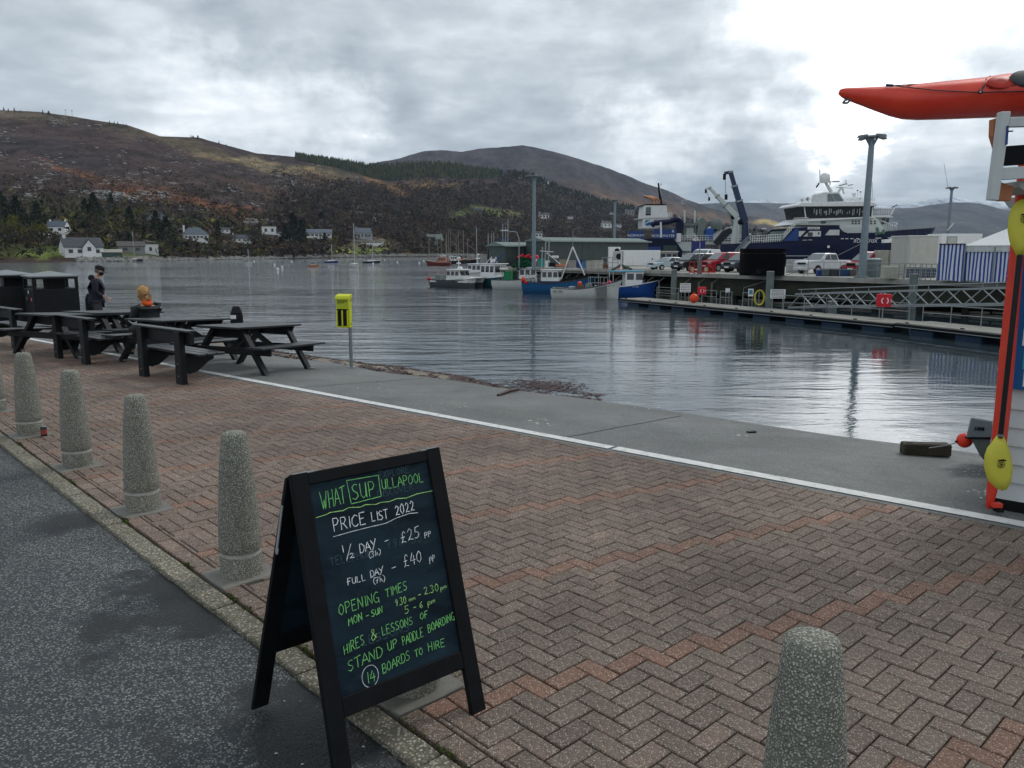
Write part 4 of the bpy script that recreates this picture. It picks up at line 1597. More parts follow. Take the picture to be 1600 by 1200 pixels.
def lifebuoy(px, off, h, sz, label):
 p = on1(px, off)
 root = thing('lifebuoy_case', label, 'lifebuoy case', p, math.atan2(-p.x, p.y) * .6)
 mb = MB()
 a, b_ = sz * .5, sz * .46
 poly = []
 for sx_, sy_ in ((1, 1), (-1, 1), (-1, -1), (1, -1)):
  for t_ in ((0, 30, 60, 90) if sx_ * sy_ > 0 else (90, 60, 30, 0)):
   poly.append((sx_ * (a - .12 * sz + .12 * sz * math.cos(R(t_))), sy_ * (b_ - .12 * sz + .12 * sz * math.sin(R(t_)))))
 mb.extr(poly, (0, -.12, h), (1, 0, 0), (0, 0, 1), -.2, red)
 mb.build('case', root, bevel=.03, seg=2)
 m2 = MB()
 for s_ in (-1, 1):
  pts = []
  for j in range(7):
   t_ = R(-52 + 104 * j / 6)
   pts.append((s_ * math.cos(t_), math.sin(t_)))
  poly = [(x * sz * .27 - s_ * .02, y * sz * .27) for x, y in pts] + [(x * sz * .20 - s_ * .02, y * sz * .22) for x, y in pts[::-1]]
  m2.extr(poly, (0, -.325, h), (1, 0, 0), (0, 0, 1), -.012, white)
 m2.build('moulded_ring', root)
 m3 = MB()
 for q in (-.06, .06):
  m3.b2((sz * .36, -.335, h + q * sz - .02), (sz * .42, -.322, h + q * sz + .02), white)
 m3.build('latch', root)
 MB().cyl((0, .1, 0), (0, .1, h + .1), .035, galv, n=7).build('post', root)
 return root


lifebuoy(1379, PW - .3, 1.0, .78, 'bright red lifebuoy case nearest the kiosk on the pontoon railing')
lifebuoy(1096, PW - .4, .88, .6, 'red lifebuoy case at the far end of the pontoon beside the orange buoy')
root = thing('marker_buoy', 'orange-red round buoy lying on the pontoon beside the far lifebuoy case', 'buoy', on1(1084, PW - .7))
MB().ball((0, 0, .32), .33, orange, 12, 9).build('ball', root)
MB().cyl((0, 0, .6), (0, 0, .72), .06, orange, n=8).build('eye', root)


def notice(px, off, w, h, z, label, lines=5, panel=white, txt=None):
 p = on1(px, off)
 root = thing('notice_board', label, 'sign', p, math.atan2(-p.x, p.y) * .5)
 MB().b2((-w / 2, -.05, z - h / 2), (w / 2, -.02, z + h / 2), panel).build('panel', root)
 for q in (-.35, .35):
  MB().cyl((q * w, 0, 0), (q * w, 0, z + h / 2), .022, galv, n=6).build('post', root)
 rl = random.Random(px)
 for i in range(lines):
  zz = z + h * (.38 - .76 * i / max(1, lines - 1))
  x = -w * .42
  m_ = MB()
  while x < w * .38:
   ww = rl.uniform(.03, .12)
   m_.b2((x, -.056, zz - h * .035), (min(x + ww, w * .42), -.052, zz + h * .035), blackp)
   x += ww + .03
  m_.build('text_line', root)['kind'] = 'stuff'
 return root


notice(1070, PW - .2, .78, .66, 1.0, 'white notice board with lines of text right of the far mooring pile')
notice(1214, PW - .2, .92, .58, .98, 'white notice board with small text at the gangway foot', 6)
notice(1136, PW - .15, .3, .3, 1.0, 'small white notice on the gate-like pontoon railing', 2)
p_ = notice(1172, PW - .1, .34, .5, .95, 'small blue and white notice beside the yellow hose', 0)
MB().b2((-.11, -.056, .84), (.11, -.052, 1.12), M('notice_blue', (.05, .25, .4), .6)).build('picture', p_)
root = thing('hose_reel', 'coiled yellow hose hanging on a bracket by the middle mooring pile', 'hose', on1(1185, PW - .1))
yel = M('hose_yellow', (.55, .50, .04), .5)
for i in range(6):
 pts = []
 for j in range(17):
  t_ = j * math.pi / 8
  pts.append(((.28 + .015 * i) * math.sin(t_) + .02 * math.sin(i * 2.1), -.06 - .025 * i, .66 + (.46 + .02 * (i % 3)) * math.cos(t_)))
 MB().tube(pts, .022, yel, 5).build('coil', root)
MB().cyl((0, 0, 0), (0, 0, 1.15), .03, galv, n=6).build('post', root)

# ------------------------------------------------------------------ things on the quay
clad, g, b, co = newmat('green_cladding_ribbed')
w = g.n('ShaderNodeTexWave', Vector=co, Scale=.9)
w.bands_direction = 'X'
c = g.mix(g.map(g.noise(co, .8, 5, .6), .3, .7), (.044, .060, .058), (.060, .078, .075))
g.put(b.inputs['Base Color'], c)
b.inputs['Roughness'].default_value = .6
bump(g, b, w.outputs['Fac'], .05)


def quaybox(x0, x1, yb, ytop, depth, name):
 """box on the deck spanning pixel columns x0..x1 with its foot at row yb"""
 a, b_ = G(x0, yb, 0), G(x1, yb, 0)
 W = (b_ - a).length
 H = EYE - (ytop - 392) / F * a.y * 1.0
 return a, W, H


def shed(x0, y0, x1, y1, ztop, depth, label, roofc):
 a, b_ = G(x0, y0, 0), G(x1, y1, 0)
 d = b_ - a
 yaw = math.atan2(d.y, d.x)
 root = thing('quay_shed', label, 'shed', a, yaw, 'dark green sheds on the quay')
 L = d.length
 n = max(2, int(L / 5))
 for i in range(n):
  MB().b2((L * i / n + .02, 0, 0), (L * (i + 1) / n - .02, .12, ztop), clad).build('wall_panel', root)
 MB().b2((0, .12, 0), (L, depth, ztop - .01), clad).build('wall', root)
 rf = MB()
 rf.add([(-.25, -.3, ztop + .01), (L + .25, -.3, ztop + .01), (L + .25, depth / 2, ztop + .5), (-.25, depth / 2, ztop + .5), (-.25, depth + .3, ztop + .01), (L + .25, depth + .3, ztop + .01)],
           [(0, 1, 2, 3), (3, 2, 5, 4), (0, 3, 4), (1, 5, 2)], roofc)
 rf.build('roof', root)
 MB().b2((-.28, -.36, ztop - .06), (L + .28, -.31, ztop + .09), M('gutter_grey', (.25, .30, .29), .6)).build('gutter', root)
 return root


rfm = M('shed_roof_sheet', (.16, .20, .19), .7)
shed(789, 417.5, 860, 416.0, 2.45, 3, 'lower left dark green shed behind the tall lamp mast and nets', rfm)
sh = shed(853, 417.8, 1012, 415.5, 3.0, 4, 'long dark green shed with pale gutter behind the white container', rfm)
MB().b2((19, -.03, 0), (21.5, -.005, 2.6), M('door_green', (.025, .045, .045), .6)).build('door', sh)


def placed(name, label, cat, x, y, yaw=0.0, group=None, scale=None):
 return thing(name, label, cat, G(x, y, 0), yaw, group, scale)


def cbox(x0, x1, yb, ytop, depth, mat, name, label, cat, yaw=-.25, part='body', group=None, ribs=0, z0=0.0, bev=.03):
 a, b_ = G(x0, yb, 0), G(x1, yb, 0)
 c_ = (a + b_) / 2
 W = (b_ - a).length / math.cos(yaw) - depth * abs(math.tan(yaw)) * 0
 H = EYE - (ytop - 392) / F * c_.y
 root = thing(name, label, cat, c_, yaw, group)
 MB().b2((-W / 2, 0, z0), (W / 2, depth, H), mat).build(part, root, bevel=bev)
 for i in range(ribs):
  x = -W / 2 + W * (i + .5) / ribs
  MB().b2((x - W / ribs * .18, -.04, z0 + .1), (x + W / ribs * .18, 0.0, H - .1), mat).build('rib', root)
 return root, W, H


r_, W, H = cbox(974, 1031, 420.5, 391, 2.4, white, 'refrigerated_container', 'plain white refrigerated box container in front of the green shed', 'container', 0.0, z0=.35)
MB().b2((-W / 2 - .9, .3, .9), (-W / 2, 2.0, H - .1), M('chiller_grey', (.4, .41, .41), .6)).build('chiller_unit', r_, bevel=.05)
MB().cyl((-W / 2 - .45, .28, H - .65), (-W / 2 - .45, .3, H - .65), .32, blackp, n=14).build('fan', r_)
for q in (-.4, .4):
 MB().b2((q * W - .2, .3, 0), (q * W + .2, 2, .35), blackp).build('skid', r_)
MB().b2((W * .27, -.03, H * .5), (W * .27 + .12, -.005, H * .5 + .15), blackp).build('latch', r_)
r_, W, H = cbox(951, 969, 418.8, 386, .8, white, 'wall_cabinet', 'white cabinet with round black fan left of the white container', 'cabinet', 0.0)
MB().cyl((W * .2, -.03, H - .45), (W * .2, -.005, H - .45), .3, blackp, n=14).build('fan', r_)
cbox(1008, 1032, 412, 386, 2, rblue, 'blue_container', 'blue container top showing above the white container', 'container', 0.0)
r_, W, H = cbox(1031, 1058, 417, 394, 2, M('cabin_grey', (.22, .22, .22), .6), 'quay_cabin', 'grey windowed cabin right of the white container', 'cabin', 0.0)
for i in range(3):
 MB().b2((-W / 2 + .12 + i * W / 3, -.04, H * .35), (-W / 2 + W / 3 - .1 + i * W / 3, -.005, H * .88), glassd).build('window', r_)
MB().b2((-W / 2 - .1, -.1, H + .002), (W / 2 + .1, 2.1, H + .14), offw).build('roof', r_)

netg = M('net_green', (.015, .10, .05), .8, var=.5, scale=3)
root = placed('fishing_net_heap', 'heap of green fishing net beside the tall lamp mast', 'fishing net', 817, 419.2)
n = 1500
th = rs.uniform(0, 6.28, n)
rr = np.sqrt(rs.rand(n)) * 1.15
P = np.stack([np.cos(th) * rr, np.sin(th) * rr * .6, (1.15 - rr) * .85 * rs.uniform(.6, 1, n) * (1 + .3 * np.sin(th * 3)) + .05], -1)
V, Fq, C_ = tufts(P, np.full(n, .16), palette(n, [(.02, .12, .06), (.01, .06, .035), (.04, .16, .09), (.1, .02, .02)], [4, 3, 2, .3]), 3, 1, .8)
o = npmesh('netting', V, Fq, [vegm], False, {'zone': C_})
o.parent = root
root = placed('buoy_rack', 'rack of red fishing buoys left of the tall lamp mast', 'buoys', 822, 417.6)
for i in range(9):
 MB().ball((-.9 + .24 * i, 0, 1.15 + .12 * (i % 3)), .17, red, 8, 6).build('buoy', root)
MB().b2((-1.1, -.1, 0), (1.1, .1, 1.0), blackp).build('rack', root)
root = placed('red_buoy_stack', 'pair of large red and white buoys right of the lamp mast foot', 'buoys', 838, 418.6)
MB().ball((0, 0, .55), .38, red, 10, 8).build('buoy', root)
MB().ball((0, 0, 1.15), .32, red, 10, 8).build('buoy', root)
MB().ball((.05, -.1, .85), .22, white, 10, 8).build('buoy', root)
teal = M('tub_teal', (.02, .22, .20), .5)
tubspec = [(845, 419.3, .75, 1.0, teal, 'teal fish tub right of the red buoys'), (855, 418.4, .5, .75, white, 'white tub beside the teal fish tub'), (862, 419.0, .7, .55, blackp, 'black fish tub right of the white one'),
           (881, 420.2, .85, .9, M('tub_tan', (.30, .26, .19), .8), 'tan crate left of the white boat gantry'), (893, 420.5, .8, .85, M('tub_grey', (.27, .25, .24), .8), 'grey-pink crate behind the white A-frame gantry'),
           (914, 421.4, .5, .7, M('tub_blue', (.05, .18, .35), .5), 'blue barrel between the crates on the quay'), (923, 421.8, .8, .85, M('tub_cream', (.42, .40, .36), .7), 'cream insulated fish bin'),
           (934, 422.2, .9, .9, M('tub_cream', None), 'second cream insulated fish bin from the left'), (944, 422.2, .7, .5, M('pots_brown', (.12, .07, .05), .9), 'brown heap of creels right of the cream bins')]
for x, y, w_, h_, m_, lb in tubspec:
 root = placed('fish_tub', lb, 'tub', x, y, .1, 'tubs and crates along the quay edge')
 MB().box((0, 0, h_ / 2), (w_, w_ * .8, h_), m_, taper=1.06).build('body', root, bevel=.05)
 MB().box((0, 0, h_ + .03), (w_ * 1.12, w_ * .9, .06), m_).build('rim', root, bevel=.02)
root = placed('window_crate', 'grey lattice crate leaning by the wall of the shed', 'crate', 953, 419.5)
for i in range(4):
 MB().b2((-.9 + .58 * i, -.05, 0), (-.83 + .58 * i, .05, 1.2), galv).build('upright', root)
for z in (.05, .6, 1.15):
 MB().b2((-.9, -.04, z), (.91, .04, z + .07), galv).build('slat', root)
root = placed('traffic_cone', 'orange traffic cone left of the white container', 'cone', 968, 421.5)
MB().lathe([(.2, 0), (.2, .04), (.14, .05), (.04, .6)], orange, n=10).build('cone', root)
root = placed('blue_cool_box', 'blue box lying behind the tubs', 'box', 905, 420)
MB().b2((-.3, -.2, 0), (.3, .2, .9), rblue).build('body', root, bevel=.04)
MB().b2((-.33, -.23, .9), (.33, .23, 1.0), rblue).build('lid', root)
for x, lb in ((985, 'leftmost'), (993, 'second'), (1003, 'third')):
 root = placed('wheel_stop', 'pale concrete block on the quay edge under the container, %s of the row' % lb, 'block', x, 423.2, 0, 'concrete blocks on the quay edge')
 MB().b2((-.32, -.12, 0), (.32, .12, .22), quayc).build('block', root, bevel=.03)


def mast(x, y, ytop, r, headw, label, arms=4, z0=0.0, lean=0.0):
 p = G(x, y, 0)
 H = EYE - (ytop - 392) / F * p.y * 1.012
 root = thing('lamp_mast', label, 'lamp post', p, 0, 'tall galvanised lamp masts on the quay')
 mg = M('mast_steel', (.20, .25, .28), .5, metal=.3, var=.15)
 MB().cyl((0, 0, 0), (lean, 0, H), r, mg, r * .7, n=14).build('shaft', root)
 MB().cyl((0, 0, 0), (0, 0, .12), r * 1.9, mg, n=12).build('base_flange', root)
 hub = MB()
 for i in range(4):
  a_ = i * math.pi / 2 + .5
  hub.beam((lean, 0, H - headw * .35), (lean + math.cos(a_) * headw * .22, math.sin(a_) * headw * .22, H - .02), r * .3, r * .3, mg)
 hub.cyl((lean, 0, H - .08), (lean, 0, H + .02), headw * .26, mg, n=12)
 hub.build('bracket', root)
 for i in range(arms):
  a_ = i * 2 * math.pi / arms + .35
  d_ = Vector((math.cos(a_), math.sin(a_), 0))
  c_ = Vector((lean, 0, H)) + d_ * headw * .34
  o_ = MB()
  o_.box((0, 0, 0), (headw * .32, headw * .17, headw * .07), M('lantern_grey', (.14, .15, .16), .5), taper=.75)
  o = o_.build('lantern', root, bevel=.02)
  o.location = c_
  o.rotation_euler = (0, .18 * 1, a_)
 return root, p, H


mast(834, 421.5, 281, .22, 1.9, 'tallest-looking lamp mast beside the green net heap at the left end of the quay')
mast(959, 414.5, 316, .21, 1.7, 'lamp mast rising behind the green shed')
mast(1346, 434, 224, .27, 2.4, 'nearest and largest lamp mast in front of the navy ship', lean=.05)
r_, p, H = mast(1477, 414, 298, .22, 1.9, 'lamp mast beyond the ship bow with a whip aerial beside it')
MB().cyl((-.5, 0, H - .2), (-1.35, 0, H + 3.1), .025, galv, n=5).build('aerial', r_)
root = placed('street_lamp', 'thin street lamp with curved arm in front of the left shed', 'street lamp', 811, 419.5)
H = EYE + 28 / F * root.location.y
MB().tube([(0, 0, 0), (0, 0, H * .8), (-.25, 0, H), (-.8, 0, H + .12)], .06, galv, 7).build('pole', root)
MB().box((-1.0, 0, H + .1), (.5, .2, .12), galv).build('lantern', root)

root = placed('black_tank', 'large black open-topped tank standing on the quay edge', 'tank', 1198, 431)
p = root.location
W = 65 / F * p.y * .5
H = EYE + 3.0 / F * p.y
mb = MB()
poly = []
for i in range(28):
 t_ = i * 2 * math.pi / 28
 cx, cy = math.cos(t_), math.sin(t_)
 k_ = (abs(cx) ** 4 + abs(cy) ** 4) ** -.25
 poly.append((cx * k_ * W, cy * k_ * W * .8))
rings = []
for z, k_ in ((0, .97), (.1, 1.0), (H - .08, 1.01), (H, 1.03), (H, .96), (H - .3, .95)):
 rings.append([(x * k_, y * k_ + W * .8, z + (.03 * math.sin(x * 3) if z > 1 else 0)) for x, y in poly])
mb.loft(rings, M('tank_black', (.003, .003, .004), .7, var=.4, scale=1.5, spec=.05), smooth=False)
mb.build('shell', root)
MB().tube([(p_[0] * 1.02, p_[1] * 1.02 + W * .8, H - .35) for p_ in poly + poly[:1]], .03, blackp, 5).build('hoop', root)
MB().b2((-W * .5, -.05, .2), (-W * .3, 0, .5), blackp).build('outlet', root)
rail('railing', 'square tubular frame directly right of the black tank', G(1219, 430.6), G(1262, 429.6), h=1.5, rails=(1.5, .8), step=3)
rail('railing', 'railing in front of the silver pickup', G(1262, 430.5), G(1338, 433), h=1.05, rails=(1.05, .55), step=1.7)
rail('railing', 'railing right of the nearest lamp mast in front of the bins', G(1352, 434.3), G(1412, 436), h=1.05, rails=(1.05, .55), step=1.3)
rail('railing', 'railing with many bars in front of the white cabin', G(1412, 436), G(1463, 438.3), h=1.05, rails=(1.05, .8, .5), step=.5)
rail('railing', 'long railing in front of the blue striped tents', qp(38.6, .15, 0), qp(56, .15, 0), h=1.05, rails=(1.05, .7, .3), step=1.6)
for x0, x1, lb in ((1077, 1090, 'left red plastic barrier with white markings on the quay edge'), (1096, 1117, 'right red plastic barrier in front of the red van')):
 a, b_ = G(x0, 428, 0), G(x1, 428.3, 0)
 W = (b_ - a).length
 root = thing('safety_barrier', lb, 'barrier', a, 0, 'red safety barriers')
 br = M('barrier_red', (.45, .02, .01), .5)
 MB().b2((0, -.02, .1), (W, .02, .32), br).build('panel', root)
 MB().b2((0, -.02, .42), (W, .02, .5), br).build('panel', root)
 for z in (.62, .98):
  MB().cyl((0, 0, z), (W, 0, z), .03, br, n=6).build('rail', root)
 for q in (0, W / 2, W):
  MB().cyl((q, 0, 0), (q, 0, 1.0), .03, br, n=6).build('post', root)
 MB().b2((W * .2, -.035, .2), (W * .45, -.022, .55), M('print_cream', (.6, .45, .3), .6)).build('sticker', root)
 for q in (.12, W - .12):
  MB().b2((q - .1, -.3, 0), (q + .1, .3, .07), white).build('foot', root)
root = placed('quay_post', 'grey square post between the red barriers', 'post', 1092.5, 428.6)
MB().b2((-.15, -.12, 0), (.15, .12, 1.15), M('post_grey', (.16, .15, .15), .7)).build('post', root)
MB().beam((0, 0, 1.15), (.65, .2, 1.95), .06, .06, galv).build('arm', root)
MB().cyl((-.03, 0, 1.15), (-.03, 0, 2.6), .05, galv, n=6).build('pole', root)
r_, W, H = cbox(1231, 1263, 426, 405, .6, M('pale_wall', None), 'concrete_block_wall', 'low pale grey wall between the black tank and the silver pickup', 'wall', 0.0)
for i in range(3):
 MB().b2((-W / 2, -.03, .12 + i * H / 3), (W / 2, -.002, H / 3 * (i + 1) - .05), M('pale_wall', None)).build('panel', r_)

r_, W, H = cbox(1415, 1462, 434, 370, 2.6, offw, 'site_cabin', 'plain cream box cabin left of the blue striped tents', 'cabin', 0.0, z0=.0)
MB().b2((-W / 2 + .1, -.03, 1.0), (W / 2 - .1, -.003, H - .08), offw).build('panel', r_)
MB().b2((-W / 2, -.07, .72), (W / 2, -.035, .93), M('beige_ledge', (.5, .5, .45), .6)).build('ledge', r_)
bs = M('navy_slat', (.02, .04, .10), .6)
for i in range(16):
 x = -W / 2 + W * (i + .5) / 16
 MB().b2((x - .045, -.06, .02), (x + .03, -.03, .66), bs).build('slat', r_)
MB().b2((-W / 2 - .05, -.05, H), (W / 2 + .05, 2.65, H + .07), white).build('roof', r_)
r_, W, H = cbox(1466, 1530, 424, 366, 2.6, white, 'site_cabin', 'long white cabin with small window frame behind the tents', 'cabin', 0.0)
MB().b2((-W / 2 + .55, -.04, H * .62), (-W / 2 + 1.5, -.005, H * .93), galv).build('window_frame', r_)
MB().b2((-W / 2 + .63, -.06, H * .65), (-W / 2 + 1.42, -.045, H * .90), offw).build('blind', r_)
r_, W, H = cbox(1385, 1414, 432, 391, 2.4, M('rusty_cream', (.36, .35, .29), .7, var=.2, scale=2, dirt=.7), 'shipping_container', 'rust-streaked cream container between the grey bin and the cabin', 'container', 0.0, ribs=4)
root = placed('round_bin', 'tall grey wheeled bin with domed lid right of the nearest lamp mast', 'bin', 1364, 433.5)
bg_ = M('bin_grey', (.15, .19, .20), .5)
MB().lathe([(.44, 0), (.47, .05), (.49, 1.25)], bg_, n=18).build('body', root)
MB().lathe([(.53, 1.25), (.53, 1.30), (.35, 1.37), (.02, 1.40)], M('bin_lid', (.30, .36, .37), .5), n=18).build('lid', root)
r_, W, H = cbox(1380, 1402, 436, 415, .5, M('crate_cream', (.42, .42, .36), .7), 'slatted_crate', 'cream slatted crate right of the grey bin', 'crate', 0.0, ribs=7)
for x0, x1, lb, m_ in ((1287, 1296, 'grey lobster creel in front of the silver pickup', M('creel_grey', (.10, .12, .12), .8)), (1298, 1309, 'round dark creel in the middle of the row behind the railing', M('creel_dark', (.05, .06, .065), .8)), (1312, 1327, 'blue crate right of the creels behind the railing', M('crate_blue', (.02, .06, .15), .6)), (1328, 1340, 'grey-brown creel beside the lamp mast foot', M('creel_brown', (.13, .11, .10), .8))):
 cbox(x0, x1, 431.8, 420, .6, m_, 'lobster_creel', lb, 'creel', 0.0, group='creels and crates behind the quay railing', ribs=3)
cbox(1277, 1285, 431.5, 421, .4, rblue, 'blue_box', 'small blue box left of the creels', 'box', 0.0)

stripem, g, b, co = newmat('striped_canvas')
sx = g.n('ShaderNodeSeparateXYZ', Vector=co)
wob = g.math('MULTIPLY', g.math('SUBTRACT', g.noise(g.vmath('MULTIPLY', co, (1.4, 1, .35)), 1.5, 2), .5), .10)
st = g.math('FRACT', g.math('MULTIPLY', g.math('ADD', sx.outputs[0], wob), 4.2))
c = g.mix(g.math('GREATER_THAN', st, .5), (.02, .05, .28), (.62, .66, .74))
g.put(b.inputs['Base Color'], c)
b.inputs['Roughness'].default_value = .6


def canvas(mb, x0, x1, z0, z1, y=0.0, amp=.05):
 n = int((x1 - x0) / .12) + 2
 vs = []
 for i in range(n):
  x = x0 + (x1 - x0) * i / (n - 1)
  vs.append((x, y + amp * math.sin(x * 6.3) + amp * .5 * math.sin(x * 14.1), z0 + .05 * math.sin(x * 3)))
  vs.append((x, y, z1))
 mb.add(vs, [(2 * i, 2 * i + 2, 2 * i + 3, 2 * i + 1) for i in range(n - 1)], stripem, True)


tentw = M('tent_white', (.70, .71, .70), .55, var=.05, scale=1)
a, b_ = qp(38.9, .9), qp(43.2, .9)
yaw = math.atan2(QD.y, QD.x)
a, b_ = G(1464, 438.5), G(1504, 439.5)
yaw = math.atan2((b_ - a).y, (b_ - a).x) - .1
W = (b_ - a).length
root = thing('market_tent', 'smaller stall walled in wavy blue and white stripes left of the peaked tent', 'tent', a, yaw)
H = EYE + 9.5 / F * a.y
mb = MB()
canvas(mb, 0, W, .02, H)
mb.build('striped_wall', root)
MB().b2((-.04, -.05, H), (W + .04, .03, H + .06), blackp).build('top_rail', root)
for q in (0, W):
 MB().cyl((q, .06, 0), (q, .06, H), .05, galv, n=6).build('pole', root)
MB().b2((0, .08, 0), (W, 1.4, H - .05), tentw).build('inner_wall', root)
a, b_ = G(1505, 439.5), G(1640, 444)
yaw = math.atan2((b_ - a).y, (b_ - a).x)
W = (b_ - a).length
root = thing('market_tent', 'large peaked white tent with blue and white striped walls behind the kayak paddle', 'tent', a, yaw)
H = EYE + 6 / F * a.y
mb = MB()
canvas(mb, 0, W, .02, H, amp=.035)
mb.build('striped_wall', root)
MB().b2((0, .1, 0), (W, 3.4, H - .03), tentw).build('inner_wall', root)
MB().add([(-.05, -.08, H - .3), (W + .05, -.08, H - .3), (W + .05, -.06, H + .08), (-.05, -.06, H + .08)], [(0, 1, 2, 3)], M('valance_grey', (.5, .53, .52), .6)).build('valance', root)
rh = 1.22
MB().add([(-.1, -.1, H + .08), (W + .1, -.1, H + .08), (W + .1, 3.5, H + .08), (-.1, 3.5, H + .08), (1.75, 1.7, H + rh), (W - 1.75, 1.7, H + rh)],
         [(0, 1, 5, 4), (1, 2, 5), (2, 3, 4, 5), (3, 0, 4)], tentw).build('roof', root)
for q in (.02, W * .36, W * .72, W):
 MB().cyl((q, -.1, 0), (q, -.1, H), .045, galv, n=6).build('pole', root)
root = thing('hawse_ramp', 'sloping white gangboard between the ship and the white cabin', 'gangway', at(1380, 377, 70))
MB().beam((0, 0, 0), (2.6, .3, .15), .5, .28, white).build('board', root)


# ------------------------------------------------------------------ vehicles
def vehicle(x, y, yaw, kind, L, W, H, paintc, label, name='parked_car', cat='car'):
 root = placed(name, label, cat, x, y, yaw)
 pm = M('paint_' + label[:14], paintc, .25, var=.04, scale=2, spec=.6)
 wr = H * .19
 hood = {'car': .62, 'van': .60, 'pickup': .63, 'suv': .62}[kind] * H
 gz = .17 * H
 if kind == 'car':
  body = [(-L / 2, gz + .1), (-L / 2 + .05, hood * .78), (-L / 2 + .35, hood * .92), (-L * .22, hood), (L * .44, hood * 1.05), (L / 2, hood * .95), (L / 2, gz)]
  cab = [(-L * .24, hood), (-L * .06, H * .97), (L * .08, H), (L * .26, H * .95), (L * .43, hood * 1.05)]
 elif kind == 'pickup':
  body = [(-L / 2, gz + .12), (-L / 2, hood * .88), (-L / 2 + .2, hood), (-L * .2, hood * 1.06), (L / 2, hood * 1.04), (L / 2, gz + .1)]
  cab = [(-L * .24, hood * 1.04), (-L * .1, H * .98), (0, H), (L * .17, H * .98), (L * .21, hood * 1.04)]
 else:
  body = [(-L / 2, gz + .05), (-L / 2 + .02, hood * .75), (-L / 2 + .3, hood * .93), (-L * .30, hood), (L / 2, hood), (L / 2, gz)]
  cab = [(-L * .33, hood), (-L * .15, H * .96), (-L * .05, H), (L * .46, H * .98), (L * .5, hood)]
 mb = MB()

 def side(poly, hw0, hw1, mat, m):
  zs = [p[1] for p in poly]
  z0, z1 = min(zs), max(zs)
  f_ = lambda z: hw0 + (hw1 - hw0) * (z - z0) / (z1 - z0)
  n = len(poly)
  vs = [(px, -f_(pz), pz) for px, pz in poly] + [(px, f_(pz), pz) for px, pz in poly]
  m.add(vs, [tuple(range(n)), tuple(range(n, 2 * n))[::-1]] + [((i + 1) % n, i, n + i, n + (i + 1) % n) for i in range(n)], mat)
 side([(a_, b2) for a_, b2 in body] + [], W / 2, W / 2 * .97, pm, mb)
 mb.build('body', root, bevel=.07, seg=2)
 cb = MB()
 side(cab, W / 2 * .95, W / 2 * .76, pm, cb)
 co_ = cb.build('cabin', root, bevel=.04)
 gm_ = glassd
 f_ = lambda z: W / 2 * .95 + (W / 2 * .76 - W / 2 * .95) * (z - min(p[1] for p in cab)) / (H - min(p[1] for p in cab))
 a0, a1 = Vector((cab[0][0], 0, cab[0][1])), Vector((cab[1][0], 0, cab[1][1]))
 nrm = Vector((-(a1.z - a0.z), 0, a1.x - a0.x)).normalized() * .015
 lo, hi = a0.lerp(a1, .08) + nrm, a0.lerp(a1, .92) + nrm
 MB().add([(lo.x, -f_(lo.z) * .92, lo.z), (lo.x, f_(lo.z) * .92, lo.z), (hi.x, f_(hi.z) * .9, hi.z), (hi.x, -f_(hi.z) * .9, hi.z)], [(0, 1, 2, 3)], M('windscreen', (.10, .13, .14), .1, spec=.8)).build('windscreen', root)
 wx0, wx1 = cab[0][0], cab[-1][0]
 zb, zt = hood * 1.08, H * .93
 spans = {'car': [(.20, .50, .36), (.53, .86, .53)], 'pickup': [(.20, .52, .38), (.56, .92, .56)], 'van': [(.14, .36, .27)], 'suv': [(.16, .42, .30), (.45, .68, .45), (.71, .95, .71)]}[kind]
 for s_ in (-1, 1):
  for u0, u1, ut in spans:
   xa, xb, xt = wx0 + (wx1 - wx0) * u0, wx0 + (wx1 - wx0) * u1, wx0 + (wx1 - wx0) * ut
   xb2 = xb - (.12 if u1 > .8 else 0)
   MB().add([(xa, s_ * (f_(zb) + .012), zb), (xb, s_ * (f_(zb) + .012), zb), (xb2, s_ * (f_(zt) + .012), zt), (xt, s_ * (f_(zt) + .012), zt)], [(0, 1, 2, 3)], gm_).build('side_window', root)
  for wxp in (-L * .31, L * .31):
   w_ = MB()
   w_.cyl((wxp, s_ * (W / 2 - .2), wr), (wxp, s_ * (W / 2 + .02), wr), wr, tyre, n=16)
   wo = w_.build('wheel', root)
   MB().cyl((wxp, s_ * (W / 2 + .01), wr), (wxp, s_ * (W / 2 + .035), wr), wr * .62, M('alloy', (.45, .46, .47), .4, metal=.5), n=12).build('rim', wo)
   ar = MB()
   pts = [(wxp + math.cos(R(t_)) * wr * 1.25, s_ * (W / 2 + .003), max(gz, wr + math.sin(R(t_)) * wr * 1.25)) for t_ in range(-10, 191, 20)]
   ar.add(pts, [tuple(range(len(pts)))], blackp)
   ar.build('wheel_arch', root)
  MB().box((-L * .2, s_ * (W / 2 + .09), hood * 1.1), (.12, .16, .12), pm).build('mirror', root, bevel=.02)
  MB().box((-L / 2 + .04, s_ * W * .36, hood * .8), (.12, W * .2, H * .08), M('headlight_glass', (.55, .57, .6), .15), rot=-s_ * .3).build('headlight', root, bevel=.02)
 MB().b2((-L / 2 - .012, -W * .24, hood * .66), (-L / 2 + .03, W * .24, hood * .86), blackp).build('grille', root)
 MB().b2((-L / 2 - .06, -W * .46, gz + .02), (-L / 2 + .1, W * .46, hood * .5), blackp if kind in ('van', 'suv') else pm).build('bumper', root, bevel=.04)
 MB().b2((-L / 2 - .075, -.26, hood * .42), (-L / 2 - .062, .26, hood * .42 + .11), white).build('number_plate', root)
 if kind == 'pickup':
  MB().b2((L * .23, -W * .42, hood * 1.045), (L * .485, W * .42, hood * 1.05), blackp).build('load_bed', root)
 return root


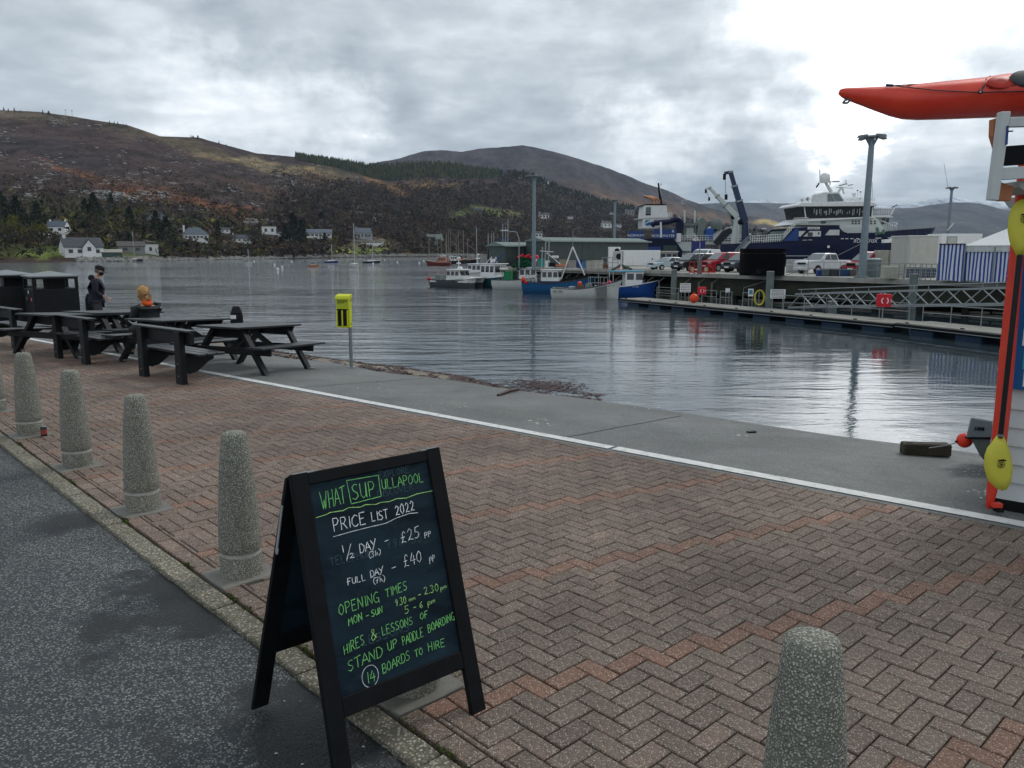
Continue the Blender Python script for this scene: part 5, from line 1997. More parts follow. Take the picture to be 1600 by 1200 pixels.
vehicle(1043, 421.3, .42, 'car', 4.1, 1.7, 1.28, (.36, .45, .50), 'silver-blue saloon car, leftmost on the quay beside the white container')
vehicle(1086, 423.5, .5, 'van', 4.6, 1.8, 1.68, (.012, .014, .018), 'black van behind the red barriers right of the silver-blue car', 'parked_van', 'van')
vehicle(1132, 424.0, .42, 'van', 4.7, 1.8, 1.78, (.32, .012, .03), 'red van behind the right-hand red barrier', 'parked_van', 'van')
vehicle(1163, 425.5, .5, 'suv', 4.2, 1.75, 1.65, (.015, .025, .035), 'dark blue car half hidden by the black tank')
vehicle(1284, 427.2, .48, 'pickup', 4.9, 1.85, 1.72, (.50, .52, .54), 'silver double-cab pickup parked beside the black tank', 'parked_pickup', 'pickup truck')
vehicle(1362, 430.0, .42, 'van', 4.6, 1.85, 1.85, (.42, .012, .035), 'red van behind the nearest lamp mast', 'parked_van', 'van')
vehicle(1100, 419.5, .9, 'van', 5.0, 2.0, 2.1, (.55, .58, .60), 'white van facing the camera behind the black van', 'parked_van', 'van')
# ------------------------------------------------------------------ the two ships beyond the quay
class Ship:
 """builds pieces of a ship lying broadside; sizes read off the sight lines at its distance"""
 def __init__(s, name, label, Y, x0):
  s.Y = Y
  s.o = Vector((at(x0, 400, Y).x, Y, WATER))
  s.root = thing(name, label, 'ship', s.o)

 def p(s, x, y, dy=0.0):
  """pixel to a ship-local point on the plane Y + dy (Y is the near side)"""
  q = at(x, y, s.Y + dy)
  return Vector((q.x - s.o.x, dy, q.z - s.o.z))

 def box(s, x0, y0, x1, y1, mat, dy=0.0, dep=1.0, name='deckhouse', bev=0.0, parent=None):
  a, b_ = s.p(x0, y1, dy), s.p(x1, y0, dy)
  return MB().b2((a.x, dy, a.z), (b_.x, dy + dep, b_.z), mat).build(name, parent or s.root, bevel=bev)

 def poly(s, pts, mat, dy=0.0, dep=1.0, name='panel', bev=0.0, parent=None):
  q = [s.p(x, y, dy) for x, y in pts]
  return MB().extr([(v.x, v.z) for v in q], (0, dy, 0), (1, 0, 0), (0, 0, 1), -dep, mat).build(name, parent or s.root, bevel=bev)

 def bar(s, x0, y0, x1, y1, r, mat, dy=0.0, name='strut', r1=None, dy1=None):
  return MB().cyl(s.p(x0, y0, dy), s.p(x1, y1, dy if dy1 is None else dy1), r, mat, r1, n=7).build(name, s.root)

 def rail(s, x0, y0, x1, y1, h, dy=0.0, n=8, mat=None, name='railing'):
  a, b_ = s.p(x0, y0, dy), s.p(x1, y1, dy)
  mb = MB()
  for i in range(n + 1):
   q = a + (b_ - a) * i / n
   mb.cyl(q, q + Vector((0, 0, h)), .035, mat or white, n=5)
  for k_ in (1, .6, .3):
   mb.cyl(a + Vector((0, 0, h * k_)), b_ + Vector((0, 0, h * k_)), .03, mat or white, n=5)
  return mb.build(name, s.root)

 def hull(s, sheer, zb, hw, mat, name='hull', rake=None):
  """sheer: pixel polyline of the bulwark top; hw(u) half breadth; rake: how far the foot is pulled back"""
  rings = []
  n = len(sheer)
  xs0, xs1 = sheer[0][0], sheer[-1][0]
  for x, y in sheer:
   u = (x - xs0) / (xs1 - xs0)
   w = hw(u)
   t = s.p(x, y, 0)
   rk = (rake(u) if rake else 0)
   cy = hw(.4)
   ring = []
   for k_, (zz, ww, rr) in enumerate(((1, 1, 0), (.75, .985, .25), (.5, .95, .5), (.25, .85, .75), (0, .6, 1))):
    ring.append(Vector((t.x - rk * rr, cy - w * ww, zb + (t.z - zb) * zz)))
   for k_, (zz, ww, rr) in enumerate(((0, .6, 1), (.25, .85, .75), (.5, .95, .5), (.75, .985, .25), (1, 1, 0))):
    ring.append(Vector((t.x - rk * rr, cy + w * ww, zb + (t.z - zb) * zz)))
   rings.append(ring)
  mb = MB()
  mb.loft(rings, mat, smooth=False, caps=True, closed=False)
  for a, b_ in zip(rings, rings[1:]):
   mb.quad(a[0] - Vector((0, 0, .25)), b_[0] - Vector((0, 0, .25)), b_[-1] - Vector((0, 0, .25)), a[-1] - Vector((0, 0, .25)), M('ship_deck', (.08, .12, .10), .8))
  return mb.build(name, s.root)


S = Ship('well_boat', 'large navy hulled ship with white bridge moored behind the pickup and lamp mast', 104.0, 1150)
hwf = lambda u: 4.6 * min(1, (max(0.0, 1 - u) * 3.0) ** .62) * min(1, .8 + u * 3) + .05
sheer = [(1152, 381), (1160, 380.5), (1172, 380), (1200, 378.5), (1222, 377), (1228, 370), (1236, 361), (1242, 356), (1262, 354.5), (1290, 353), (1309, 352), (1313, 357), (1318, 362), (1325, 364.5), (1345, 364.5), (1365, 364), (1380, 362.5), (1395, 361), (1420, 359.5), (1445, 357.5), (1465, 356), (1480, 355), (1491, 354)]
S.hull(sheer, -1.5, hwf, navy, rake=lambda u: max(0, (u - .86)) * 26)
cream = M('ship_cream', (.56, .60, .58), .45, var=.06, scale=.6, dirt=.12)
W0 = -.03
for x0, y0, x1, y1 in ((1248, 361, 1283, 369.5), (1288, 359, 1312, 367.5)):
 S.box(x0, y0, x1, y1, cream, -.06, .1, 'side_opening')
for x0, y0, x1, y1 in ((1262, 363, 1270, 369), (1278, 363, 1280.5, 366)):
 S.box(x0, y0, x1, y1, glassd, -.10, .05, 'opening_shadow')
S.poly([(1255, 369.6), (1265, 361), (1259, 361), (1251, 369.6)], navy, -.13, .05, 'frame_strut')
S.poly([(1289, 367.6), (1296, 359), (1288, 359), (1284, 367.6)], navy, -.13, .05, 'frame_strut')
S.poly([(1387, 371), (1420, 369.6), (1420, 374), (1392, 375.5)], cream, -.25, .3, 'gangboard')
S.poly([(1312, 364), (1312, 352), (1252, 352), (1238, 352), (1250, 342), (1366, 339), (1372, 343), (1383, 364)], cream, 1.0, 6.5, 'deckhouse', .05)
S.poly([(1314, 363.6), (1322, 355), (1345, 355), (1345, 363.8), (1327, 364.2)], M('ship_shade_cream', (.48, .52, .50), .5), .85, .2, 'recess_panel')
S.poly([(1254, 341), (1250, 323), (1366, 322), (1361, 340.5)], M('bridge_glass', (.010, .012, .015), .3, spec=.25), 1.15, 6.2, 'bridge_windows')
for i, x in enumerate((1257, 1354.5, 1360)):
 S.poly([(x + 1.6, 340.6), (x - (1 if i == 0 else -3.0), 323.5), (x + (.6 if i == 0 else 4.6), 323.5), (x + 3.0, 340.6)], white, 1.05, .12, 'window_mullion')
rs2 = random.Random(4)
for i in range(22):
 x = 1272 + i * 3.7 + rs2.uniform(-1, 1)
 if 1318 < x < 1322:
  continue
 S.box(x, rs2.uniform(325, 331), x + rs2.uniform(.9, 2.6), rs2.uniform(332, 337), M('console_grey', (.35, .38, .40), .5), 1.1, .06, 'bridge_console')
S.poly([(1247, 322.6), (1246.5, 320), (1252, 316.5), (1300, 315.5), (1350, 314.5), (1365, 316), (1371.5, 320), (1371, 322), (1300, 322.4)], white, .5, 7.4, 'bridge_roof', .05)
S.poly([(1236, 351), (1250, 343.5), (1300, 341), (1362, 338.5), (1366, 340), (1300, 344), (1252, 346.5), (1240, 352)], white, .6, 7.0, 'bridge_apron')
S.box(1283, 345.2, 1290.5, 349, glassd, .9, .12, 'small_window')
for x in (1331, 1336, 1341, 1354, 1360, 1366):
 for y in (344.5, 348):
  S.box(x, y, x + 2.8, y + 2.2, glassd, .92, .1, 'louvre')
S.poly([(1283.5, 316), (1284, 303), (1287, 300.5), (1311, 300), (1321, 315)], cream, 2.0, 3.5, 'wheelhouse_top', .04)
for q in ((1294, 314.5, 1293.5, 303, 1299, 303, 1305, 314.5), (1306.5, 314, 1300.5, 303, 1310, 302.5, 1318.5, 314)):
 S.poly([(q[0], q[1]), (q[2], q[3]), (q[4], q[5]), (q[6], q[7])], M('screen_glass', (.13, .16, .17), .2), 1.9, .1, 'top_window')
S.box(1362, 339, 1386, 362, cream, 3.0, 5, 'forward_house', .05)
S.poly([(1361, 339.5), (1363, 336.5), (1390, 336), (1396.5, 339.5)], white, 2.2, 6, 'forward_roof')
for x in (1378, 1384.5):
 S.poly([(x, 350), (x + 1, 341), (x + 5.4, 341), (x + 3.6, 350)], glassd, 2.85, .12, 'forward_window')
S.poly([(1372, 362), (1376, 350), (1384, 360), (1384, 362)], white, 2.6, .3, 'bracket')
S.rail(1240, 352, 1262, 351, .9, .3, 8)
S.rail(1172, 380, 1222, 377, .9, .1, 14)
S.rail(1222, 377, 1242, 354, .8, .1, 7, name='stair_railing')
S.rail(1363, 336, 1392, 335.5, .8, 2.3, 8)
S.rail(1250, 316, 1290, 315, .45, .7, 9)
S.rail(1318, 315, 1366, 314.5, .45, .7, 10)
S.rail(1384, 362, 1400, 360.5, 1.1, 2, 5)
S.rail(1396, 361, 1480, 355, .35, .6, 14, M('rail_grey', (.3, .32, .33), .5))
S.bar(1299, 300, 1289, 284, .24, cream, 3, 'radar_mast', .16)
q = S.p(1289, 279, 3)
rd = MB()
rd.lathe([(.45, -.55), (.62, -.5), (.64, .1), (.58, .42), (.38, .66), (.05, .74)], white, tuple(q), 14)
rd.build('radome', S.root)
S.bar(1281, 265, 1281, 284, .07, white, 3, 'aerial')
S.bar(1281, 284, 1290, 284, .07, white, 3, 'bracket')
S.bar(1275.5, 293, 1280, 286, .10, blackp, 3, 'horn')
S.box(1293, 283, 1302, 284, white, 2.8, .3, 'radar_scanner')
S.box(1302, 282.6, 1312, 284.6, M('scanner_grey', (.35, .37, .38), .5), 2.8, .3, 'radar_scanner')
S.bar(1297, 284, 1297, 289, .08, white, 3, 'scanner_post')
S.bar(1309, 302, 1315, 292, .14, cream, 3.5, 'aft_mast')
S.bar(1319, 303, 1315, 292, .12, cream, 4.0, 'aft_mast')
S.bar(1306, 292.5, 1333, 294, .06, cream, 3.5, 'yard')
S.bar(1311, 290, 1323, 287, .09, M('scanner_grey', None), 3.5, 'yard')
S.bar(1321, 281, 1323.5, 289, .07, white, 3.5, 'aerial')
S.bar(1325, 290, 1333, 288, .07, M('scanner_grey', None), 3.5, 'aerial')
for x, y, r_ in ((1262, 311, .22), (1253.5, 313, .2), (1272, 312, .12)):
 q = S.p(x, y, 1.5)
 MB().ball(q, r_, blackp if x == 1262 else M('lamp_metal', (.3, .3, .3), .4), 8, 6).build('searchlight', S.root)
 S.bar(x, y, x + 1, 317, .05, white, 1.5, 'lamp_post')
S.bar(1336, 307, 1328, 314, .1, white, 3, 'crane_jib')
q = S.p(1334, 303.5, 3)
MB().ball(q, .27, white, 10, 8).build('satellite_dome', S.root)
for x, y in ((1340, 297), (1345, 299), (1344, 310), (1352, 306)):
 S.bar(x, y, x, 314.5, .035, white, 2.5, 'aerial')
 S.box(x - .8, y, x + 1.2, y + 1.4, blackp, 2.4, .2, 'lamp')
S.bar(1363, 285, 1363.5, 314, .03, M('scanner_grey', None), 3, 'whip_aerial')
S.bar(1392, 336, 1399, 322, .09, white, 3, 'flag_staff')
S.bar(1394, 324, 1402, 320, .06, blackp, 3, 'lamp_arm')
S.bar(1377, 345, 1398, 353, .07, white, 2.2, 'stay')
S.bar(1399, 352, 1401, 358, .06, white, 2.2, 'post')
MB().ball(S.p(1401, 350, 2.2), .16, white, 8, 6).build('dome', S.root)
S.bar(1480, 360, 1490, 349, .07, white, 4, 'bow_staff')
q = S.p(1370, 362, 1)
tuftc = MB()
for i in range(10):
 tuftc.ball(q + Vector((rs2.uniform(-.5, .5), -.9, rs2.uniform(-.4, .4))), .22, M('fender_green', (.12, .2, .16), .8), 6, 4)
tuftc.build('net_fender', S.root)
S.box(1254, 374.8, 1261, 375.5, white, -.07, .06, 'hull_marking')
S.box(1263, 374.5, 1269, 375.2, white, -.07, .06, 'hull_marking')
for x in (1314, 1321, 1329, 1338, 1346, 1353):
 S.box(x, 372.4, x + 4.6, 373.5, white, -.07, .06, 'hull_marking')
S.box(1368, 371.4, 1377, 372.6, white, -.07, .06, 'hull_marking')
MB().cyl(S.p(1294.5, 385.5, -.1), S.p(1294.5, 385.5, .1), .17, white, n=10).build('thruster_mark', S.root)
S.bar(1309, 399, 1345, 381, .035, M('rope_grey', (.3, .3, .3), .8), -.3, 'mooring_rope')
lab_text('RONJAFISK', S.root, S.p(1352, 376.8, -.12), .62, white, shear=.25, name='ship_name')
nb = S.box(1262, 354.6, 1281, 358.2, white, -.12, .06, 'name_board')
lab_text('RONJAFISK', S.root, S.p(1271.5, 356.5, -.14), .26, navy, name='ship_name')
S.poly([(1224, 376.8), (1243, 357), (1247.5, 357), (1247.5, 376)], rblue, -.14, .05, 'blue_panel')

S2 = Ship('workboat', 'blue and white workboat with white funnel tower behind the green shed', 125.0, 985)
hw2 = lambda u: 4.0 * min(1, .55 + u * 4)
S2.hull([(968, 377), (985, 375.5), (1010, 373), (1030, 372), (1050, 371.5), (1058, 380), (1066, 391)], -1.5, hw2, navy)
S2.poly([(1056, 391), (1051, 378.5), (1085, 377.5), (1150, 377), (1160, 379), (1160, 381), (1088, 382), (1100, 394)], cream, .3, 6, 'hull_midship')
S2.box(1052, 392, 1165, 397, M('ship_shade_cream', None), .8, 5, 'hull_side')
b1 = S2.box(982, 361, 1006, 374, rblue, -.25, .2, 'name_banner')
lab_text('NORWAY', S2.root, S2.p(993.5, 368, -.28), .56, white, name='banner_lettering')
b2_ = S2.box(1021, 358.5, 1057, 373, rblue, -.25, .2, 'name_banner')
lab_text('NORDWATER', S2.root, S2.p(1036, 368.6, -.28), .56, white, name='banner_lettering')
S2.box(1050, 359.5, 1053, 363, M('print_pale', (.4, .5, .6), .5), -.28, .04, 'banner_emblem')
S2.poly([(1004, 357), (1004, 341), (1045, 341), (1040, 348), (1028, 357)], white, 2, 4.5, 'funnel_base', .05)
S2.poly([(1004, 341), (1006.5, 320.5), (1041, 320), (1044.5, 340.5)], white, 1.8, 4.8, 'funnel', .05)
S2.poly([(1003, 320.4), (1008, 318.8), (1041, 318.6), (1042, 320.2)], blackp, 1.7, 5, 'funnel_cap')
S2.poly([(1009, 333), (1009.5, 323.6), (1017, 323.6), (1017, 333)], M('vent_grey', (.12, .16, .16), .5), 1.7, .12, 'vent')
S2.box(1009, 333.8, 1017, 336, blackp, 1.7, .1, 'vent')
q0 = S2.p(1011.8, 348, 1.95)
R0 = 4.4 * 125 / F
lg = MB()
n = 20
pts = []
for i in range(n):
 t_ = 2 * math.pi * i / n
 pts.append((R0 * math.cos(t_), R0 * math.sin(t_)))
lg.extr(pts, tuple(q0), (1, 0, 0), (0, 0, 1), .0 + -.03, M('logo_blue', (.01, .13, .38), .4))
lg2 = MB()
sw = []
for i in range(9):
 t_ = -1.2 + 2.4 * i / 8
 sw.append((R0 * (.95 * t_ / 1.3), R0 * .30 * math.sin(t_ * 2.2)))
lg2.extr(sw + [(a_, b_ + R0 * .30) for a_, b_ in sw[::-1]], tuple(q0 - Vector((0, .05, 0))), (1, 0, 0), (0, 0, 1), -.02, white)
lo_ = lg.build('logo_disc', S2.root)
lg2.build('logo_wave', lo_)
MB().extr([(p_[0] * .5 + R0 * .4, p_[1] * .5 + R0 * .55) for p_ in pts], tuple(q0 - Vector((0, .04, 0))), (1, 0, 0), (0, 0, 1), -.02, M('logo_teal', (.05, .45, .42), .4)).build('logo_swirl', lo_)
cop = M('exhaust_copper', (.42, .20, .12), .35, metal=.6)
for i, (x0, xt, yt) in enumerate(((1021, 1006, 306), (1025, 1013, 306), (1030, 1018, 307))):
 MB().tube([S2.p(x0, 320, 3 + i * .4), S2.p(x0 + .5, 314, 3 + i * .4), S2.p(x0 - 3, 310.5, 3 + i * .4), S2.p(xt, yt, 3 + i * .4)], .15, cop, 8).build('exhaust_pipe', S2.root)
S2.bar(1033, 319, 1028.5, 286, .26, blackp, 4, 'mast', .12)
S2.bar(1034.5, 319, 1031, 293, .07, white, 4, 'mast_ladder')
S2.bar(1029, 288.5, 1034, 288.5, .05, white, 4, 'lamp_arm')
S2.box(1032.5, 286, 1034, 290.5, white, 3.9, .2, 'lamp')
S2.rail(998, 341, 1004, 341, .75, 2, 3)
S2.rail(1044, 340, 1050, 340, .75, 2, 3)
S2.box(997, 341, 1052, 341.9, white, 1.9, 4.5, 'walkway')
MB().tube([S2.p(1018, 353, .5), S2.p(1022, 348.5, .5), S2.p(1045, 347, .5), S2.p(1057, 342, .5), S2.p(1064, 345, .5), S2.p(1065, 358, .5)], .42, navy, 8).build('deck_crane', S2.root)
S2.box(1058, 347, 1067.5, 368, navy, .2, 1.5, 'crane_pedestal')
S2.box(1057, 364.5, 1064.5, 378, white, -.1, 1.2, 'crane_foot')
S2.bar(1032.5, 347, 1033, 371, .16, white, -.4, 'post')
greys = M('machinery_grey', (.17, .20, .19), .6, var=.2, dirt=.3)
S2.box(1069, 349, 1092, 352.5, greys, 1.2, 4, 'gantry_top')
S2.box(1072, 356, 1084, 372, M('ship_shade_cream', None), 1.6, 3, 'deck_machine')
S2.box(1068, 352.5, 1071, 377, greys, 1.2, 1, 'gantry_leg')
S2.box(1085, 352.5, 1088, 377, greys, 1.2, 1, 'gantry_leg')
S2.poly([(1089, 366), (1093, 343), (1097, 339), (1102, 343), (1104, 350), (1099, 367)], greys, .7, 2, 'net_drum')
S2.bar(1069.5, 348, 1069.5, 328.5, .13, cream, 2, 'post')
S2.bar(1085.5, 348, 1085.5, 329, .13, cream, 2, 'post')
S2.poly([(1104, 374), (1103, 357), (1115.5, 357), (1114.5, 374)], M('tank_blue', (.02, .09, .35), .4), .3, 2, 'blue_tank')
S2.poly([(1113, 375), (1113, 354), (1124, 352), (1129, 362), (1122, 375)], white, 2.2, 3, 'deckhouse', .04)
S2.poly([(1137, 372), (1141, 355), (1155, 352), (1163, 360), (1164, 371)], M('crane_house_grey', (.30, .33, .32), .5), 1, 3, 'crane_house')
S2.rail(1062, 377.5, 1110, 377.5, .95, .1, 12)
S2.rail(1110, 377.5, 1165, 377, .95, .1, 12)
for i in range(26):
 x, y = rs2.uniform(1104, 1200), rs2.uniform(356, 374)
 S2.box(x, y, x + rs2.uniform(1.5, 6), y + rs2.uniform(1.5, 5), rs2.choice([blackp, greys, cream, white, navy, greys]), rs2.uniform(1, 4), rs2.uniform(.3, 1.5), 'deck_gear')
for i in range(9):
 x, y = rs2.uniform(1104, 1196), rs2.uniform(352, 372)
 S2.bar(x, y, x + rs2.uniform(-5, 5), y + rs2.uniform(3, 9), .09, rs2.choice([white, galv, blackp]), rs2.uniform(1, 3), 'pipe')
for i in range(3):
 q = S2.p(1115 + i * 4.6, 348, 2)
 MB().lathe([(.25, -1.2), (.5, -.3), (.48, .2), (.2, .6)], greys, tuple(q), 9).build('winch_drum', S2.root)
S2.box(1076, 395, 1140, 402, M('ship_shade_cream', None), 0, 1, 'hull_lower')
S2.box(1128, 380, 1163, 393, M('quay_grey_box', (.33, .35, .34), .6), -2, 2, 'deck_locker')
S2.poly([(1116, 379), (1130, 361), (1140, 356), (1146, 361), (1136, 371), (1124, 383)], M('crane_black', (.02, .022, .03), .5), -2.3, 1.0, 'folded_crane_arm')


def crane(name, label, Y, base, knee, tip, mat, w0, w1, rope, jib=None):
 o_ = at(base[0], base[1], Y)
 root = thing(name, label, 'crane', o_)
 P = lambda q: at(q[0], q[1], Y) - o_
 MB().cyl((0, 0, -1.5), P(knee), w0 * .75, mat, w0 * .55, n=10).build('column', root)
 k_, t_ = P(knee), P(tip)
 segs = [0, .42, .72, 1.0]
 for i in range(3):
  a, b_ = k_ + (t_ - k_) * segs[i], k_ + (t_ - k_) * (segs[i + 1] + .02)
  w = w0 + (w1 - w0) * i / 2
  MB().beam(a, b_, w, w, mat).build('boom_section', root)
  MB().beam(b_ - (t_ - k_).normalized() * .2, b_, w * 1.2, w * 1.2, galv).build('collar', root)
 MB().cyl(P(base) + Vector((0, 0, .3)), k_ + (t_ - k_) * .35, w0 * .2, galv, n=7).build('ram', root)
 h_ = MB()
 h_.beam(t_, t_ + Vector((-w1 * 1.6, 0, -w1 * .3)), w1 * .8, w1 * .8, mat)
 h_.build('boom_head', root)
 MB().cyl(t_ + Vector((-w1 * 1.6, 0, 0)), P(rope), .03, blackp, n=5).build('rope', root)
 MB().box(tuple(P(rope)), (w1 * .7, w1 * .5, w1 * 1.4), blackp).build('hook_block', root)
 MB().box(tuple(t_ + Vector((-w1 * 1.6, 0, -w1 * 1.2))), (w1 * .7, w1 * .5, w1 * 1.6), blackp).build('sheave', root)
 MB().ball(k_ + Vector((-w0 * .8, 0, 0)), w0 * .5, blackp, 8, 6).build('hinge', root)
 return root


crane('deck_crane', 'white telescopic crane leaning left over the workboat deck', 116, (1149, 366), (1151, 339), (1109, 294), cream, .72, .34, (1108, 311))
crane('deck_crane', 'tall navy telescopic crane beside the white one', 112, (1166, 375), (1164, 347), (1141.5, 269), M('crane_navy', (.015, .03, .075), .35), .78, .5, (1134.5, 308))
root = thing('boarding_stair', 'grey metal stair with handrails leading up to the navy ship', 'stairs', at(1150, 402, 96))
o_ = root.location
P_ = lambda x, y: at(x, y, 96) - Vector(o_)
for dy in (0, .9):
 MB().beam(P_(1150, 402) + Vector((0, dy, 0)), P_(1172, 377) + Vector((0, dy, 0)), .12, .2, galv).build('stringer', root)
 MB().cyl(P_(1150, 394) + Vector((0, dy, 0)), P_(1172, 369) + Vector((0, dy, 0)), .04, galv, n=6).build('handrail', root)
for i in range(9):
 q = P_(1150, 402).lerp(P_(1172, 377), i / 8)
 MB().b2((q.x - .15, 0, q.z), (q.x + .15, .9, q.z + .05), galv).build('step', root)
 if i % 2 == 0:
  MB().cyl(q, P_(1150, 394).lerp(P_(1172, 369), i / 8), .03, galv, n=5).build('baluster', root)
root = thing('boarding_stair', 'second metal stair with handrails in front of the blue banner ship', 'stairs', at(1096, 392, 110))
o_ = root.location
P_ = lambda x, y: at(x, y, 110) - Vector(o_)
for dy in (0, .9):
 MB().beam(P_(1102, 396) + Vector((0, dy, 0)), P_(1084, 372) + Vector((0, dy, 0)), .12, .18, white).build('stringer', root)
 MB().cyl(P_(1102, 388) + Vector((0, dy, 0)), P_(1084, 364) + Vector((0, dy, 0)), .04, white, n=6).build('handrail', root)
for i in range(8):
 q = P_(1102, 396).lerp(P_(1084, 372), i / 7)
 MB().b2((q.x - .15, 0, q.z), (q.x + .15, .9, q.z + .05), galv).build('step', root)
root = thing('blue_skip', 'deep blue container standing behind the black van', 'container', at(1100, 402, 100))
MB().b2((-1.4, 0, -1), (.1, 1, 1.9), M('skip_blue', (.015, .02, .14), .5)).build('body', root)
MB().b2((-1.46, -.05, 1.85), (.16, 1.05, 1.97), M('skip_blue', None)).build('rim', root)


# ------------------------------------------------------------------ boats
def hullmesh(L, B, fb, bowrise, mat, sternrise=0.0, boot=None, n=12, full=.55, tr=.8, mb=None, y0=0.0):
 mb = mb or MB()
 rings, inner = [], []
 for i in range(n + 1):
  u = i / n
  w = B / 2 * (tr + (1 - tr) * min(1, u * 3)) * (1 - max(0, (u - full) / (1 - full)) ** 2.2)
  w = max(w, .02)
  h = fb + bowrise * max(0, (u - .3) / .7) ** 1.8 + sternrise * max(0, .3 - u)
  x = -L / 2 + L * u
  f_ = 1 - max(0, (u - .8) / .2) * .10
  ring = [(x, y0 - w, h), (x * f_, y0 - w * .93, h * .5), (x * f_ * .985, y0 - w * .78, .06), (x * f_ * .96, y0 - w * .5, -.3), (x * f_ * .94, y0, -.45),
    (x * f_ * .96, y0 + w * .5, -.3), (x * f_ * .985, y0 + w * .78, .06), (x * f_, y0 + w * .93, h * .5), (x, y0 + w, h)]
  rings.append(ring)
 vs = [p for r in rings for p in r]
 k_ = 9
 fs, mt = [], []
 for j in range(n):
  for i in range(k_ - 1):
   fs.append((j * k_ + i, (j + 1) * k_ + i, (j + 1) * k_ + i + 1, j * k_ + i + 1))
 mb.add(vs, fs, mat, True)
 mb.add(rings[0], [tuple(range(k_))], mat)
 dk = M('deck_grey', (.25, .26, .26), .7, dirt=.4)
 for j in range(n):
  a, b_, c_, d_ = rings[j][0], rings[j + 1][0], rings[j + 1][-1], rings[j][-1]
  z = -.22
  mb.add([(a[0], a[1] * .96 + y0 * .04, a[2] + z), (b_[0], b_[1] * .96 + y0 * .04, b_[2] + z), (c_[0], c_[1] * .96 + y0 * .04, c_[2] + z), (d_[0], d_[1] * .96 + y0 * .04, d_[2] + z)], [(0, 1, 2, 3)], dk)
 return mb, rings


def gunwale(rings, mat, root, r=.05):
 for idx in (0, -1):
  MB().tube([Vector(r_[idx]) for r_ in rings], r, mat, 5).build('gunwale', root)


def cabin(root, x0, x1, w, z0, z1, wallm, roofm, win=True, over=.12, rakef=.18, nwin=3, name='wheelhouse'):
 mb = MB()
 vs = []
 for z, k_ in ((z0, 1), (z1, .9)):
  dx = rakef * (1 if z == z1 else 0)
  for sx_, sy_ in ((x0 + dx * .3, -1), (x1 - dx, -1), (x1 - dx, 1), (x0 + dx * .3, 1)):
   vs.append((sx_, sy_ * w / 2 * k_, z))
 mb.add(vs, [(0, 1, 5, 4), (1, 2, 6, 5), (2, 3, 7, 6), (3, 0, 4, 7), (4, 5, 6, 7)], wallm)
 o = mb.build(name, root)
 MB().box(((x0 + x1) / 2, 0, z1 + .05), (x1 - x0 + over * 2 - rakef * .6, w * .9 + over * 2, .09), roofm).build('roof', root, bevel=.03)
 if win:
  h = z1 - z0
  za, zb = z0 + h * .48, z1 - h * .12
  f_ = lambda z: w / 2 * (1 - .1 * (z - z0) / h) + .012
  for s_ in (-1, 1):
   for i in range(nwin):
    a = x0 + (x1 - x0 - rakef) * (i + .12) / nwin + .04
    b_ = x0 + (x1 - x0 - rakef) * (i + .88) / nwin + .04
    MB().add([(a, s_ * f_(za), za), (b_, s_ * f_(za), za), (b_, s_ * f_(zb), zb), (a, s_ * f_(zb), zb)], [(0, 1, 2, 3)], glassd).build('window', root)
  fx = lambda z: x1 - rakef * (z - z0) / h + .015
  for i in range(2):
   a, b_ = (-w * .42 + i * w * .43, -w * .42 + i * w * .43 + w * .39)
   MB().add([(fx(za), a, za), (fx(za), b_, za), (fx(zb), b_ * .95, zb), (fx(zb), a * .95, zb)], [(0, 1, 2, 3)], glassd).build('windscreen', root)
 return o


def boat(x, y, yaw, label, name='fishing_boat', group=None):
 return thing(name, label, 'boat', G(x, y + 1.0, WATER), yaw, group)


GB_ = 'fishing boats moored along the quay'
hullwhite = M('hull_white', (.62, .64, .62), .4, var=.06, scale=1, dirt=.25)
hullgrey = M('hull_dark_grey', (.055, .065, .07), .4, var=.2)
hullteal = M('hull_teal', (.01, .085, .11), .4, var=.15)
hullblue = M('hull_blue', (.015, .11, .28), .45, var=.2, dirt=.4)
hullblue2 = M('hull_royal_blue', (.012, .07, .30), .4, var=.15)
roofblue = M('roof_light_blue', (.12, .36, .52), .5)


def radar(root, x, z, h=1.2):
 MB().cyl((x, 0, z), (x, 0, z + h), .05, white, n=6).build('mast', root)
 MB().box((x, 0, z + h * .6), (.15, .75, .12), white).build('radar_scanner', root, bevel=.02)
 MB().lathe([(.16, 0), (.18, .1), (.1, .2), (.02, .22)], white, (x, .1, z + h), 8).build('dome', root)


b_ = boat(716, 447.5, -.55, 'grey and white catamaran fishing boat at the left end of the moored row', group=GB_)
for s_ in (-1, 1):
 m_, rg = hullmesh(6.6, 1.15, .85, .35, hullgrey, full=.45, y0=s_ * .85)
 m_.build('hull', b_)
 m2 = MB()
 for i in range(3):
  a, c_ = rg[9 + i], rg[10 + i] if 10 + i < 13 else rg[12]
  if i < 3 and 9 + i < 12:
   m2.add([Vector(rg[9 + i][0]) + Vector((0, -.015, .02)), Vector(rg[10 + i][0]) + Vector((0, -.015, .02)), Vector(rg[10 + i][1]) + Vector((0, -.015, 0)), Vector(rg[9 + i][1]) + Vector((0, -.015, 0))], [(0, 1, 2, 3)], hullwhite)
 m2.build('white_bow', b_)
MB().b2((-3.2, -1.35, .55), (2.3, 1.35, .8), hullwhite).build('bridge_deck', b_, bevel=.05)
MB().add([(.6, -1.4, .8), (3.2, -1.3, 1.12), (3.2, 1.3, 1.12), (.6, 1.4, .8), (.6, -1.3, 1.25), (2.6, -1.1, 1.2), (2.6, 1.1, 1.2), (.6, 1.3, 1.25)], [(0, 1, 5, 4), (1, 2, 6, 5), (2, 3, 7, 6), (4, 5, 6, 7), (3, 0, 4, 7)], hullwhite).build('foredeck', b_)
cabin(b_, -1.0, 1.3, 2.2, .8, 2.0, hullwhite, white, rakef=.5)
